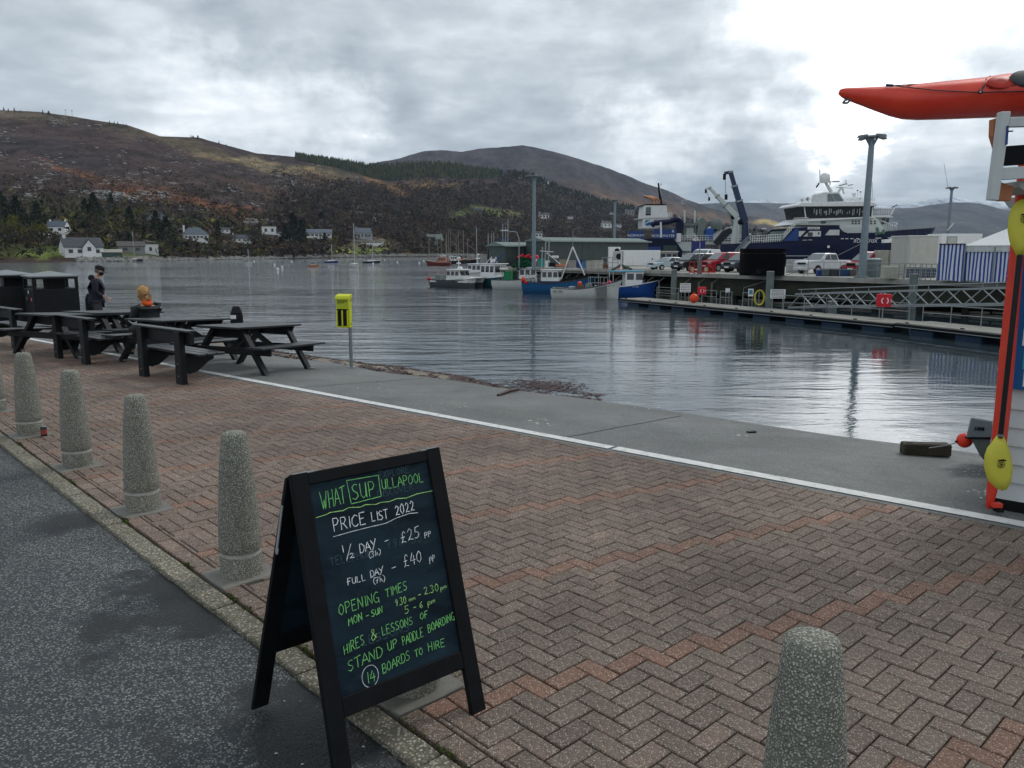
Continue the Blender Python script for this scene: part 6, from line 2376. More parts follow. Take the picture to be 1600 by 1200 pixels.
radar(b_, .1, 2.0, 1.3)
MB().lathe([(.3, 0), (.3, .25), (.1, .3)], white, (.2, .1, 2.1), 10).build('liferaft', b_)
rl_ = MB()
for x in (-3.2, -2.4, -1.6):
 rl_.cyl((x, -1.3, .8), (x, -1.3, 1.5), .03, galv, n=5)
rl_.cyl((-3.2, -1.3, 1.5), (-1.2, -1.3, 1.5), .03, galv, n=5)
rl_.build('railing', b_)
MB().ball((-3.3, -1.3, .95), .22, red, 8, 6).build('fender', b_)
MB().b2((-2.9, -.6, .8), (-2.0, .6, 1.4), M('machinery_grey', None)).build('pot_hauler', b_)
b_ = boat(749, 438, -.7, 'white cabin boat moored behind the catamaran', group=GB_)
m_, rg = hullmesh(6.5, 2.4, 1.1, .4, hullwhite)
m_.build('hull', b_)
gunwale(rg, galv, b_)
cabin(b_, -1.4, 1.5, 2.1, .9, 2.35, white, white, rakef=.4)
radar(b_, -.3, 2.4, 1.2)
for q in (-.4, .1, .5):
 MB().cyl((q, .3, 2.4), (q, .3, 3.6), .03, galv, n=5).build('aerial', b_)
b_ = boat(776, 447.5, -.85, 'teal hulled boat with white wheelhouse between the catamaran and the white boat', group=GB_)
m_, rg = hullmesh(6.8, 2.7, 1.05, .45, hullteal)
m_.build('hull', b_)
gunwale(rg, white, b_, .07)
MB().add([(-.2, -1.15, .95), (3.0, -.25, 1.4), (3.0, .25, 1.4), (-.2, 1.15, .95), (-.2, -1.0, 1.5), (2.2, -.2, 1.55), (2.2, .2, 1.55), (-.2, 1.0, 1.5)], [(0, 1, 5, 4), (1, 2, 6, 5), (2, 3, 7, 6), (4, 5, 6, 7)], white).build('foredeck', b_)
cabin(b_, -1.8, .9, 2.1, .9, 2.65, white, white, rakef=.25, nwin=3)
lab_text('UL 17', b_, (1.2, -1.22, .78), .34, white, rz=.12, name='hull_number')
rl_ = MB()
for q in (-1.4, -.6):
 rl_.tube([(q, -.5, 2.7), (q + .5, 0, 3.5), (q, .5, 2.7)], .04, white, 5)
rl_.build('roof_frame', b_)
MB().tube([(-.4, 0, 2.8), (.5, .6, 3.9)], .09, rblue, 6).build('rolled_sail', b_)
MB().cyl((-1.5, 0, 2.7), (-1.5, 0, 4.4), .06, blackp, n=6).build('mast', b_)
MB().box((-.6, .1, 3.05), (.7, .6, .4), white).build('locker', b_, bevel=.05)
b_ = boat(815, 450.5, -.45, 'white fishing boat carrying a green crate behind its wheelhouse', group=GB_)
m_, rg = hullmesh(6.6, 2.6, 1.0, .5, hullwhite)
m_.build('hull', b_)
gunwale(rg, M('gunwale_dark', (.04, .05, .06), .6), b_, .05)
cabin(b_, .1, 2.3, 1.9, .9, 2.35, white, white, rakef=.2)
MB().box((-1.4, -.2, 1.45), (1.0, 1.0, .95), M('crate_green', (.01, .20, .08), .5)).build('crate', b_)
rl_ = MB()
for x in (-2.0, -.8):
 for s_ in (-1, 1):
  rl_.cyl((x, s_ * .8, .8), (x, s_ * .8, 2.1), .035, M('frame_tan', (.3, .3, .2), .6), n=5)
for s_ in (-1, 1):
 rl_.cyl((-2.0, s_ * .8, 2.1), (-.8, s_ * .8, 2.1), .035, M('frame_tan', None), n=5)
rl_.build('gantry', b_)
MB().box((-2.3, .2, 2.2), (.8, .7, .22), white).build('locker', b_, bevel=.04)
MB().ball((-.5, .4, 2.3), .35, rblue, 8, 6, sz=.6).build('blue_cover', b_)
lab_text('UL 88', b_, (1.9, -1.12, 1.05), .26, blackp, rz=.3, name='hull_number')
b_ = boat(838, 450, -.95, 'bare aluminium catamaran moored right of the white boat with the green crate', group=GB_)
alu = M('aluminium', (.28, .29, .30), .35, metal=.7, dirt=.3)
for s_ in (-1, 1):
 hullmesh(6.2, 1.1, 1.15, .4, alu, full=.45, y0=s_ * .85)[0].build('hull', b_)
MB().b2((-3, -1.35, .85), (2.2, 1.35, 1.2), alu).build('bridge_deck', b_)
cabin(b_, -.6, 1.9, 2.1, 1.2, 2.35, white, white, rakef=.4)
b_ = boat(874, 456.5, -.3, 'light blue fishing boat with white masts and tall A-frame gantry', group=GB_)
m_, rg = hullmesh(7.4, 2.7, .95, .75, hullblue, sternrise=.5)
m_.build('hull', b_)
gunwale(rg, M('gunwale_dark', None), b_, .05)
cabin(b_, -1.7, .1, 1.7, .95, 2.25, white, white, rakef=.1, nwin=3)
MB().b2((-1.8, -.95, .8), (.2, .95, 1.2), M('navy_trim', (.02, .02, .08), .5)).build('coaming', b_)
for q, h in ((-1.9, 4.6), (-1.55, 5.4), (-1.2, 5.4)):
 MB().cyl((q, -.2, 1.0), (q + .15, -.2, h), .055, M('mast_grey', (.35, .36, .36), .5), n=6).build('mast', b_)
MB().beam((-2.0, -.2, 4.2), (-.6, -.2, 4.1), .07, .07, white).build('yard', b_)
MB().box((-.4, -.3, 3.6), (.65, .4, .25), white).build('radar_scanner', b_, bevel=.04)
MB().beam((-1.3, -.2, 4.0), (.1, -.2, 2.9), .07, .07, white).build('stay', b_)
MB().box((.2, -.4, 2.75), (.9, .35, .16), M('orange_float', (.6, .15, .08), .5)).build('float', b_, bevel=.04)
for s_ in (0, 1):
 MB().cyl((.05 + s_ * 2.6, -.2, .9 + s_ * .9), (1.35, -.1, 4.6), .075, white, n=7).build('gantry_leg', b_)
MB().cyl((.65, -.2, 2.4), (2.1, -.2, 2.4), .04, white, n=6).build('gantry_bar', b_)
MB().cyl((1.35, -.1, 4.6), (1.35, -.1, 6.2), .03, galv, n=5).build('aerial', b_)
MB().beam((.2, -.3, 1.25), (3.2, -.2, 1.75), .3, .25, blackp).build('boom', b_)
for i in range(4):
 MB().tube([(-3.2 + i * .35, -1.05, 1.0), (-3.3 + i * .35, -1.15, 1.5), (-3.1 + i * .35, -1.0, 1.9)], .05, M('rope_pale', (.4, .42, .42), .7), 5).build('rail_hoop', b_)
MB().ball((-3.5, -1.1, 1.35), .26, orange, 8, 6).build('fender', b_)
MB().ball((-3.2, -1.2, 1.05), .2, red, 8, 6).build('fender', b_)
b_ = boat(917, 465, -.22, 'open white workboat in front of the blue boats', group=GB_)
m_, rg = hullmesh(6.3, 2.4, .85, .85, hullwhite, sternrise=.3)
m_.build('hull', b_)
gunwale(rg, M('gunwale_dark', None), b_, .04)
MB().add([(.9, -1.32, 1.0), (1.9, -1.12, 1.2), (1.9, -1.1, .15), (1.1, -1.28, .05)], [(0, 1, 2, 3)], M('patch_grey', (.16, .17, .17), .7)).build('grey_patch', b_)
lab_text('UL 116', b_, (-2.5, -1.06, .62), .28, blackp, rz=-.06, name='hull_number')
lab_text('UL 116', b_, (2.25, -1.0, 1.15), .2, blackp, rz=.35, name='hull_number')
cg = MB()
for i in range(5):
 x = -1.6 + i * .75
 cg.b2((x, -.6, .7), (x + .5, .5, 1.05 + .12 * (i % 3)), rs2.choice([greys, M('pots_brown', None), galv]))
cg.build('gear', b_)
rl_ = MB()
for x in (.2, 1.1, 1.9):
 for s_ in (-1, 1):
  rl_.cyl((x, s_ * .7, .7), (x, s_ * .7, 1.9), .03, galv, n=5)
rl_.cyl((.2, -.7, 1.9), (1.9, -.7, 1.9), .03, galv, n=5)
rl_.cyl((.2, -.7, 1.4), (1.9, -.7, 1.4), .03, galv, n=5)
rl_.build('pot_frame', b_)
MB().ball((2.0, -.2, 1.35), .26, M('float_pink', (.5, .03, .10), .5), 8, 6).build('float', b_)
MB().cyl((1.0, 0, .9), (1.0, 0, 3.2), .03, galv, n=5).build('aerial', b_)
MB().ball((-.7, .3, 1.3), .2, orange, 8, 6).build('float', b_)
b_ = boat(976, 462, -.32, 'royal blue boat with light blue cabin roof beside the pontoon tip', group=GB_)
m_, rg = hullmesh(6.2, 2.4, .9, .6, hullblue2)
m_.build('hull', b_)
gunwale(rg, white, b_, .05)
cabin(b_, .2, 1.7, 1.8, .9, 2.3, white, roofblue, rakef=-.15, nwin=2)
MB().b2((-1.4, -1.0, 2.3), (.4, 1.0, 2.38), roofblue).build('canopy', b_)
for s_ in (-1, 1):
 MB().cyl((-1.3, s_ * .9, .8), (-1.3, s_ * .9, 2.3), .035, white, n=5).build('canopy_post', b_)
MB().b2((-.2, -.3, .8), (.2, .5, 2.3), M('ship_shade_cream', None)).build('bulkhead', b_)
MB().cyl((-.4, 0, 2.4), (-.4, 0, 4.0), .05, white, n=6).build('mast', b_)
MB().tube([(-1.3, 0, 2.4), (-.4, .1, 2.9), (.6, 0, 2.5)], .12, M('tarp_green', (.08, .10, .08), .9), 6).build('tarpaulin', b_)
MB().ball((-1.8, -.8, 1.1), .22, M('float_pink', None), 8, 6).build('float', b_)
lab_text('UL 301', b_, (1.2, -1.1, .95), .2, white, rz=.22, name='hull_number')
b_ = boat(779, 425, -.4, 'dark blue gantry boat at the corner of the green shed', group=GB_)
m_, rg = hullmesh(8, 3, 1.2, .6, M('hull_dark_blue', (.01, .02, .05), .5))
m_.build('hull', b_)
gb = M('gantry_blue', (.02, .06, .16), .5)
fr = MB()
for x in (.5, 2.2):
 for s_ in (-1, 1):
  fr.cyl((x, s_ * 1.2, 1), (x, s_ * 1.0, 6.6), .09, gb, n=6)
for z in (2.6, 4.2, 5.6, 6.6):
 fr.cyl((.5, -1.1, z), (2.2, -1.1, z + .0), .06, gb, n=6)
 fr.cyl((.5, -1.1, z), (2.2, -1.1, z - 1.3), .05, gb, n=6)
fr.build('gantry', b_)
for q, h in ((-2.2, 7.6), (-1.5, 7.6), (-1.0, 7.7), (.9, 9.4), (1.5, 8.8), (2.0, 10.2)):
 MB().cyl((q, 0, 1), (q, 0, h), .07, M('mast_grey', None), n=6).build('mast', b_)
MB().b2((.6, -.3, 8.0), (2.1, -.1, 8.2), white).build('yard', b_)
cabin(b_, -.4, 1.4, 2.2, 1.1, 3.0, white, white, rakef=.2)
MB().box((1.2, -.8, 3.6), (.8, .5, .3), white).build('radar_scanner', b_)
MB().ball((2.6, -1.4, 1.6), .3, red, 8, 6).build('fender', b_)
b_ = boat(745, 428, -.5, 'white cruiser with a single mast behind the teal boat', group=GB_)
m_, rg = hullmesh(6, 2.2, .9, .4, hullwhite)
m_.build('hull', b_)
MB().cyl((0, 0, 1), (0, 0, 8.4), .06, M('mast_grey', None), n=6).build('mast', b_)
cabin(b_, -1, 1, 1.6, .8, 1.7, white, white)

GL_ = 'boats on moorings out in the loch'
def trawler(x, y, yaw, L, mat, label, hgt, wheel=white, n=3):
 b_ = boat(x, y, yaw, label, 'fishing_trawler', GL_)
 m_, rg = hullmesh(L, L * .32, L * .12, L * .09, mat, sternrise=L * .05)
 m_.build('hull', b_)
 gunwale(rg, M('gunwale_buff', (.35, .30, .24), .6), b_, .08)
 cabin(b_, -L * .32, -L * .05, L * .2, L * .1, L * .3, wheel, wheel, rakef=.1)
 for i in range(n):
  q = L * (-.35 + .7 * i / max(1, n - 1))
  MB().cyl((q, 0, L * .1), (q * 1.02, 0, hgt * (.75 + .25 * ((i + 1) % 2))), .09, M('spar', (.35, .30, .22), .7), .05, n=6).build('mast', b_)
 MB().cyl((L * .35, 0, hgt * .35), (-L * .1, 0, hgt * .6), .05, M('spar', None), n=5).build('derrick', b_)
 MB().b2((-L * .3, -L * .08, L * .3), (-L * .2, L * .08, L * .36), M('console_grey', None)).build('funnel', b_)
 gr = MB()
 for i in range(6):
  q = rs2.uniform(-L * .45, L * .3)
  gr.b2((q, -L * .1, L * .1), (q + L * .05, L * .1, L * rs2.uniform(.15, .22)), rs2.choice([greys, white, M('orange_float', None)]))
 gr.build('deck_gear', b_)
 return b_


trawler(684.5, 414, 2.9, 7.6, M('hull_red_oxide', (.16, .028, .025), .6, dirt=.3), 'rust-red fishing boat moored at the left of the working boats', 9.0, M('wheelhouse_red', (.45, .18, .12), .6))
trawler(713, 411, .6, 8.0, M('hull_black', (.012, .014, .016), .6), 'black fishing boat right behind the rust-red one', 11, white)
trawler(731, 410.5, .25, 9.0, M('hull_black', None), 'larger black fishing boat at the right of the working boats', 11.5, M('wheelhouse_grey', (.2, .2, .2), .6))
trawler(697, 407, .9, 8.0, M('hull_green', (.02, .05, .04), .6), 'dark green boat with white upper works between the red and black ones', 13, white)


def yacht(x, y, yaw, L, mat, mast_top, label, cov=None, mastm=None):
 b_ = boat(x, y, yaw, label, 'sailing_yacht', GL_)
 H = (y - mast_top) / F * b_.location.y
 m_, rg = hullmesh(L, L * .32, L * .10, L * .05, mat, full=.4, tr=.6)
 m_.build('hull', b_)
 gunwale(rg, white, b_, .05)
 mm = M('mast_alloy', (.45, .44, .42), .4) if mastm is None else mastm
 MB().cyl((L * .05, 0, L * .1), (L * .05, 0, H), .10, mm, n=6).build('mast', b_)
 MB().cyl((L * .05, 0, L * .22), (-L * .38, 0, L * .22), .10, cov or M('sail_cover', (.05, .08, .2), .7), n=6).build('furled_sail', b_)
 MB().box((-L * .02, 0, L * .13), (L * .4, L * .2, L * .07), white).build('coachroof', b_, bevel=.05)
 for q in (L * .48, -L * .48):
  MB().cyl((q, 0, L * .12), (L * .05, 0, H * .98), .02, galv, n=4).build('stay', b_)
 for s_ in (-1, 1):
  MB().cyl((L * .05, s_ * L * .15, L * .1), (L * .05, 0, H * .7), .02, galv, n=4).build('shroud', b_)
 return b_


yacht(554, 417, -1.15, 6.5, hullwhite, 350, 'white yacht with the tallest mast, bow towards the camera')
yacht(518, 409.5, -.3, 5.6, M('hull_navy', (.02, .03, .16), .4), 381, 'blue hulled yacht left of the tall-masted white one')
yacht(581, 410, .5, 6.5, M('hull_black', None), 365, 'black hulled two-masted yacht right of the tall-masted white one')
yacht(388, 411, .2, 2.6, hullwhite, 388, 'tiny white sailing dinghy close to the far shore')
yacht(209, 407, .4, 7.0, M('hull_maroon', (.06, .03, .03), .5), 362, 'dark old yacht hauled up by the grey boathouse', M('sail_brown', (.12, .05, .04), .8))
b_ = boat(489.5, 416, .2, 'small cream and orange motor boat moored left of the yachts', 'motor_boat', GL_)
m_, rg = hullmesh(2.8, 1.3, .45, .25, M('hull_orange', (.55, .22, .10), .5))
m_.build('hull', b_)
cabin(b_, -.6, .6, 1.0, .4, 1.2, offw, offw, nwin=2)
b_ = boat(717, 404.5, .3, 'small white launch beyond the working boats', 'motor_boat', GL_)
m_, rg = hullmesh(4, 1.6, .6, .3, hullwhite)
m_.build('hull', b_)
cabin(b_, -.8, .8, 1.2, .5, 1.4, white, white, nwin=2)
bl = ['beside the tiny dinghy', 'left of the cream motor boat', 'nearer left of the cream motor boat', 'leftmost in the group near the dinghy', 'right of the black yacht', 'right of the black yacht, slightly further right', 'below the green field house', 'near the red fishing boat', 'between the dinghy and the motor boat', 'furthest right before the red fishing boat']
for (x, y), l_ in zip([(397, 409), (434, 421), (441, 418), (429, 414), (601, 407), (621, 410), (583, 412), (655, 411), (456, 409), (662, 408)], bl):
 root = thing('mooring_buoy', 'small white mooring buoy ' + l_, 'buoy', G(x, y, WATER), 0, 'white mooring buoys')
 MB().ball((0, 0, .12), .30, white, 8, 6).build('float', root)
 MB().cyl((0, 0, .38), (0, 0, .55), .05, galv, n=5).build('ring', root)
# ------------------------------------------------------------------ foreground: bollards
bolm = chips('bollard_aggregate', (.175, .174, .142), (.62, .61, .54), 1.0, 135, .85, bmp=.004)
padm = M('pad_mortar', (.19, .185, .165), .9, var=.15, scale=9, bmp=.004)
bandm = M('bollard_band', (.36, .36, .33), .8, var=.12, scale=14, dirt=.3)
BL_ = ['concrete bollard beyond the far left one, cut by the photo edge', 'concrete bollard with two metal prongs on top', 'concrete bollard right of the pronged one with a tin can between them', 'concrete bollard third from the chalkboard', 'concrete bollard directly left of the chalkboard', 'concrete bollard almost hidden behind the chalkboard, only its foot showing', 'large concrete bollard at the bottom right, cut by the frame']
proto = None


def bollard_proto():
 root = thing('bollard', 'x', 'bollard', (0, 0, 0), 0, 'tapered exposed-aggregate concrete bollards')
 mb = MB()
 pr_ = [(.120, 0), (.123, .05), (.122, .118), (.119, .128)]
 mb.lathe(pr_, bolm, n=28)
 pr2 = [(.119, .150), (.124, .160), (.1215, .22), (.117, .32), (.110, .45), (.1005, .58), (.089, .70), (.080, .78), (.074, .83), (.067, .852), (.045, .862), (.01, .865)]
 mb.lathe(pr2, bolm, n=28)
 mb.build('shaft', root)
 MB().lathe([(.119, .126), (.1165, .132), (.1165, .146), (.119, .152)], bandm, n=28).build('groove_band', root)
 return root


for i, t in enumerate((-12.87, -11.17, -9.47, -7.77, -6.10, -4.43, -2.71, -.90)):
 if proto is None:
  proto = bollard_proto()
  r_ = proto
  r_.location = kp(t, 1.93, .002)
 else:
  r_ = dup(proto, kp(t, 1.93, .002), rq.uniform(0, 6))
 if i == 7:
  r_.scale = (1, 1, 1.045)
 if i == 6:
  r_.scale = (1, 1, .84)
 r_['label'] = (['concrete bollard farthest along the kerb, outside the left edge'] + BL_)[i]
 if i == 2:
  pr_ = MB()
  for q in (-.03, .035):
   pr_.cyl((q, 0, .86), (q, 0, .905), .006, M('rusty_iron', (.05, .03, .02), .8), n=6)
  pr_.build('iron_prong', r_)
 poly = []
 rp_ = random.Random(i)
 for a_, c_ in ((-.165, 1.742), (0, 1.738), (.165, 1.742), (.17, 1.93), (.165, 2.10), (0, 2.105), (-.165, 2.10), (-.17, 1.93)):
  w = kp(t + a_ + rp_.uniform(-.008, .008), c_ + rp_.uniform(-.004, .004)) - kp(t, 1.93)
  poly.append((w.x, w.y))
 MB().prism(poly, -.05, .0035, padm).build('mortar_pad', paving, loc=kp(t, 1.93), bevel=.004)

n = 420
V, Fq = [], []
rm = random.Random(17)
P = []
for cl in range(60):
 t0 = rm.uniform(-16, 2)
 k_ = rm.randint(2, 14) if cl > 6 else 40
 if cl <= 6:
  t0 = (-4.75, -4.1, -5.9, -3.3, -2.2, -7.2, -9)[cl]
 for j in range(k_):
  P.append(kp(t0 + rm.gauss(0, .05), 1.731 + rm.gauss(0, .007), rm.uniform(-.005, .004)))
P = np.array([list(p) for p in P])
V, Fq, C_ = tufts(P, rs.uniform(.006, .016, len(P)), palette(len(P), [(.07, .12, .02), (.045, .06, .02), (.06, .05, .03)], [2, 2, 2]), 7, .7, .5)
stuff(npmesh('kerb_moss', V, Fq, [vegm], False, {'zone': C_}), 'little tufts of green moss in the joint between kerb and brick paving', 'moss')
P = np.array([list(kp(rm.uniform(-6, 2.5), rm.uniform(1.9, 5.5), .003)) for _ in range(260)] + [list(kp(rm.uniform(-8, 2), rm.uniform(1.0, 1.57), -.02)) for _ in range(160)])
V1, F1 = rocks(P, rs.uniform(.0015, .005, len(P)), .6)
stuff(npmesh('loose_gravel', V1, F1, [M('crumb_stone', (.42, .41, .37), .8, var=.4, scale=60)]), 'crumbs of pale gravel scattered on the paving and road edge', 'gravel')
P = []
for x, y, k_ in ((580, 606, 5), (705, 637, 8), (1160, 680, 4), (850, 660, 14), (1540, 770, 30), (1520, 740, 14), (1000, 640, 10)):
 for j in range(k_):
  P.append(list(AP(x + rm.gauss(0, 14), y + rm.gauss(0, 4)) + Vector((0, 0, .004))))
P = np.array(P)
V1, F1 = rocks(P, rs.uniform(.006, .018, len(P)), .3)
stuff(npmesh('shell_scraps', V1, F1, [M('shell_white', (.5, .5, .47), .7, var=.3, scale=40)]), 'small broken shells and scraps lying on the concrete apron', 'shells')
stick = thing('driftwood_stick', 'thin dark stick of driftwood pointing to the seaweed on the apron edge', 'stick', AP(778, 619) + Vector((0, 0, .01)))
e_ = AP(810, 611) - Vector(stick.location) + Vector((0, 0, .03))
MB().tube([(0, 0, 0), tuple(e_ * .5 + Vector((0, .03, .01))), tuple(e_)], .022, weed, 6).build('stick', stick)
cr_ = thing('seaweed_scrap', 'small dark scrap lying on the apron left of the timber block', 'scrap', AP(1174, 676) + Vector((0, 0, .008)))
MB().box((0, 0, 0), (.10, .05, .02), blackp, rot=.4).build('scrap', cr_)

q = G(69, 681)
root = thing('tin_can', 'small dark tin can with red label standing by the pronged bollard', 'can', q)
MB().lathe([(.030, 0), (.031, .004), (.031, .095), (.028, .1)], M('can_dark', (.03, .035, .04), .3, metal=.6), n=16).build('body', root)
MB().lathe([(.0315, .02), (.0315, .07)], M('can_label', (.25, .05, .04), .5), n=16).build('label_band', root)
MB().lathe([(.026, .099), (.026, .102), (.005, .102)], galv, n=16).build('lid', root)

# ------------------------------------------------------------------ chalkboard
frame = M('black_painted_wood', (.0065, .0075, .009), .6, var=.35, scale=14, bmp=.0012, spec=.1)
boardm, g, b, co = newmat('chalkboard_slate')
sm = g.noise(g.vmath('MULTIPLY', co, (1, 1, 2.2)), 3.2, 6, .66, .5)
c = g.mix(g.map(sm, .36, .70), (.003, .009, .016), (.013, .032, .047))
st = g.noise(g.vmath('MULTIPLY', co, (3, 3, 26)), 3, 4, .7)
c = g.mix(g.map(st, .60, .78, 0, .35), c, (.05, .085, .10))
g.put(b.inputs['Base Color'], c)
b.inputs['Roughness'].default_value = .6
b.inputs['Specular IOR Level'].default_value = .12
BLp, BRp, BV = Vector((-.6425, 2.6477, 0)), Vector((-.1076, 3.1012, 0)), Vector((-.2129, .3524, 1.0469))
BW_ = (BRp - BLp).length
bu = (BRp - BLp).normalized()
bv_ = (BV - bu * BV.dot(bu))
bn = bu.cross(BV.normalized()).normalized()      # towards the reader
if bn.y > 0:
 bn = -bn
ab = thing('chalkboard', 'black A-frame chalkboard with green and white handwritten price list', 'sign', BLp)
BH = BV.length
bh = BV / BH


def bp(u, v, n_=0.0):
 return bu * u + bh * v + bn * n_


def slab(u0, u1, v0, v1, n0, n1, mat, name, parent=ab, bev=.003, orig=Vector((0, 0, 0)), hv=None):
 f_ = (lambda u, v, w: orig + bu * u + (hv or bh) * v + bn * w)
 vs = [f_(u, v, w) for w in (n0, n1) for u, v in ((u0, v0), (u1, v0), (u1, v1), (u0, v1))]
 mb = MB()
 mb.add(vs, [(3, 2, 1, 0), (4, 5, 6, 7), (0, 1, 5, 4), (1, 2, 6, 5), (2, 3, 7, 6), (3, 0, 4, 7)], mat)
 return mb.build(name, parent, bevel=bev)


SW = .070
slab(0, SW, 0, BH, -.03, 0, frame, 'stile')
slab(BW_ - SW, BW_, 0, BH, -.03, 0, frame, 'stile')
slab(SW, BW_ - SW, BH - .052, BH - .004, -.028, -.002, frame, 'top_rail')
slab(SW, BW_ - SW, .190, .262, -.028, -.002, frame, 'bottom_rail')
slab(SW - .004, BW_ - SW + .004, .255, BH - .048, -.022, -.012, boardm, 'writing_surface', bev=0)
for u0 in (.0, BW_ - .105):
 hg = slab(u0 + .006, u0 + .10, BH - .006, BH + .0015, -.034, -.001, galv, 'hinge', bev=.001)
rearf = Vector((-1.0864, 3.0917, 0)) - BLp
topl = bh * (BH - .004) - bn * .034
hv2 = (topl - rearf)
BH2 = hv2.length
hv2 = hv2.normalized()
rear = lambda u0, u1, v0, v1, n0, n1, mat, name: slab(u0, u1, v0, v1, n0, n1, mat, name, orig=rearf, hv=hv2)
rear(0, SW, 0, BH2, -.03, 0, frame, 'stile')
rear(BW_ - SW, BW_, 0, BH2, -.03, 0, frame, 'stile')
rear(SW, BW_ - SW, BH2 - .1, BH2 - .012, -.028, -.002, frame, 'top_rail')
rear(SW, BW_ - SW, .25, .33, -.028, -.002, frame, 'bottom_rail')
rear(SW - .004, BW_ - SW + .004, .32, BH2 - .09, -.022, -.012, boardm, 'writing_surface')
stay = MB()
a_ = rearf + hv2 * (BH2 * .885) - bu * .004 + bn * .0
b2_ = rearf + hv2 * (BH2 * .69) - bu * .004 + bn * .012
stay.beam(a_, b2_, .013, .004, M('stay_steel', (.42, .45, .46), .35, metal=.5), upv=tuple(bu))
stay.beam(b2_, b2_ + bn * .014 - hv2 * .004, .008, .004, M('stay_steel', None), upv=tuple(bu))
stay.beam(b2_ + bn * .014, b2_ + bn * .014 + hv2 * .018, .006, .004, M('stay_steel', None), upv=tuple(bu))
stay.build('folding_stay', ab)
GL = {
 'A': [[(0, 0), (.45, 1), (.9, 0)], [(.2, .38), (.72, .38)]], 'B': [[(.1, 0), (.1, 1), (.55, 1), (.7, .78), (.55, .54), (.1, .52)], [(.55, .54), (.8, .28), (.6, .02), (.1, 0)]],
 'C': [[(.8, .85), (.5, 1), (.15, .75), (.08, .35), (.3, .02), (.6, 0), (.82, .15)]], 'D': [[(.12, 0), (.12, 1), (.5, .98), (.82, .65), (.8, .3), (.5, .02), (.05, 0)]],
 'E': [[(.75, 1), (.12, 1), (.12, 0), (.75, 0)], [(.12, .52), (.6, .54)]], 'F': [[(.8, 1.02), (.1, .98)], [(.2, 1), (.15, 0)], [(0, .5), (.6, .55)]],
 'G': [[(.75, .9), (.45, 1), (.12, .7), (.1, .3), (.35, 0), (.7, .1), (.75, .42), (.45, .42)], [(.75, .42), (.78, -.12)]], 'H': [[(.1, 0), (.12, 1)], [(.75, 0), (.75, 1.03)], [(.05, .5), (.8, .52)]],
 'I': [[(.25, 0), (.25, 1)]], 'L': [[(.12, 1), (.12, 0), (.7, .02)]], 'M': [[(.05, 0), (.15, 1), (.45, .45), (.8, 1), (.88, 0)]], 'N': [[(.08, 0), (.1, 1), (.72, .02), (.75, 1)]],
 'O': [[(.45, 1), (.12, .72), (.08, .3), (.4, 0), (.72, .25), (.75, .7), (.45, 1)]], 'P': [[(.15, 0), (.12, 1), (.6, .98), (.75, .75), (.55, .5), (.12, .45)]],
 'R': [[(.12, 0), (.12, 1), (.6, .98), (.7, .75), (.5, .5), (.12, .46)], [(.4, .48), (.8, 0)]], 'S': [[(.72, .9), (.4, 1), (.12, .8), (.25, .58), (.62, .42), (.72, .2), (.4, 0), (.05, .1)]],
 'T': [[(0, .96), (.85, 1.02)], [(.42, 1), (.4, 0)]], 'U': [[(.1, 1), (.1, .25), (.35, 0), (.65, .15), (.75, 1)], [(.75, .9), (.75, 0)]], 'V': [[(0, 1), (.4, 0), (.8, 1)]], 'W': [[(-.05, 1.05), (.3, 0), (.5, .55), (.62, 0), (.95, 1)]],
 'X': [[(0, 0), (.8, 1)], [(.05, 1), (.75, 0)]], 'Y': [[(.02, 1), (.4, .5)], [(.85, 1.05), (.2, -.1)]], 'K': [[(.1, 0), (.1, 1)], [(.75, 1), (.1, .45), (.75, 0)]],
 '0': [[(.42, 1), (.12, .7), (.1, .28), (.4, 0), (.68, .28), (.68, .72), (.42, 1)]], '1': [[(.3, 0), (.32, 1)]], '2': [[(.1, .75), (.35, 1), (.65, .8), (.55, .45), (.2, .12), (.1, .02), (.3, .12), (.8, .02)]],
 '3': [[(.1, .9), (.4, 1), (.65, .78), (.35, .55), (.68, .3), (.4, 0), (.08, .1)]], '4': [[(.45, 1), (.08, .35), (.8, .38)], [(.62, .75), (.58, -.05)]], '5': [[(.75, 1), (.25, .98), (.2, .58), (.55, .55), (.7, .28), (.4, 0), (.08, .08)]],
 '6': [[(.6, 1), (.2, .6), (.12, .22), (.4, 0), (.66, .22), (.5, .45), (.16, .3)]], '7': [[(.05, .95), (.75, 1), (.3, 0)], [(.2, .48), (.65, .52)]], '9': [[(.62, .6), (.35, .5), (.15, .75), (.4, 1), (.65, .85), (.6, .5), (.35, 0)]],
 '.': [[(.2, .0), (.26, .08)]], '-': [[(.05, .42), (.75, .48)]], '/': [[(0, -.1), (.6, 1.1)]], '(': [[(.5, 1.1), (.2, .7), (.18, .3), (.45, -.15)]], ')': [[(.1, 1.1), (.42, .7), (.42, .3), (.12, -.15)]],
 '&': [[(.85, .1), (.3, .75), (.35, 1), (.6, .95), (.55, .7), (.15, .35), (.25, .02), (.55, .05), (.85, .45)]], 'h': [[(.12, 1), (.12, 0), (.15, .4), (.45, .55), (.55, 0)]],
 'a': [[(.6, .5), (.2, .5), (.1, .15), (.35, 0), (.6, .4), (.62, 0)]], 'm': [[(.08, 0), (.1, .55), (.12, .4), (.35, .55), (.4, 0), (.42, .4), (.65, .55), (.72, 0)]],
 'p': [[(.12, .6), (.1, -.4)], [(.12, .45), (.4, .62), (.6, .35), (.4, .05), (.12, .15)]], 'n': [[(.1, 0), (.12, .55), (.15, .4), (.45, .55), (.55, 0)]],
 'P_': [], '£': [[(.7, .8), (.5, 1), (.28, .8), (.35, .4), (.2, .05), (.1, .0), (.3, .12), (.75, 0)], [(.1, .48), (.6, .5)]], ' ': []}
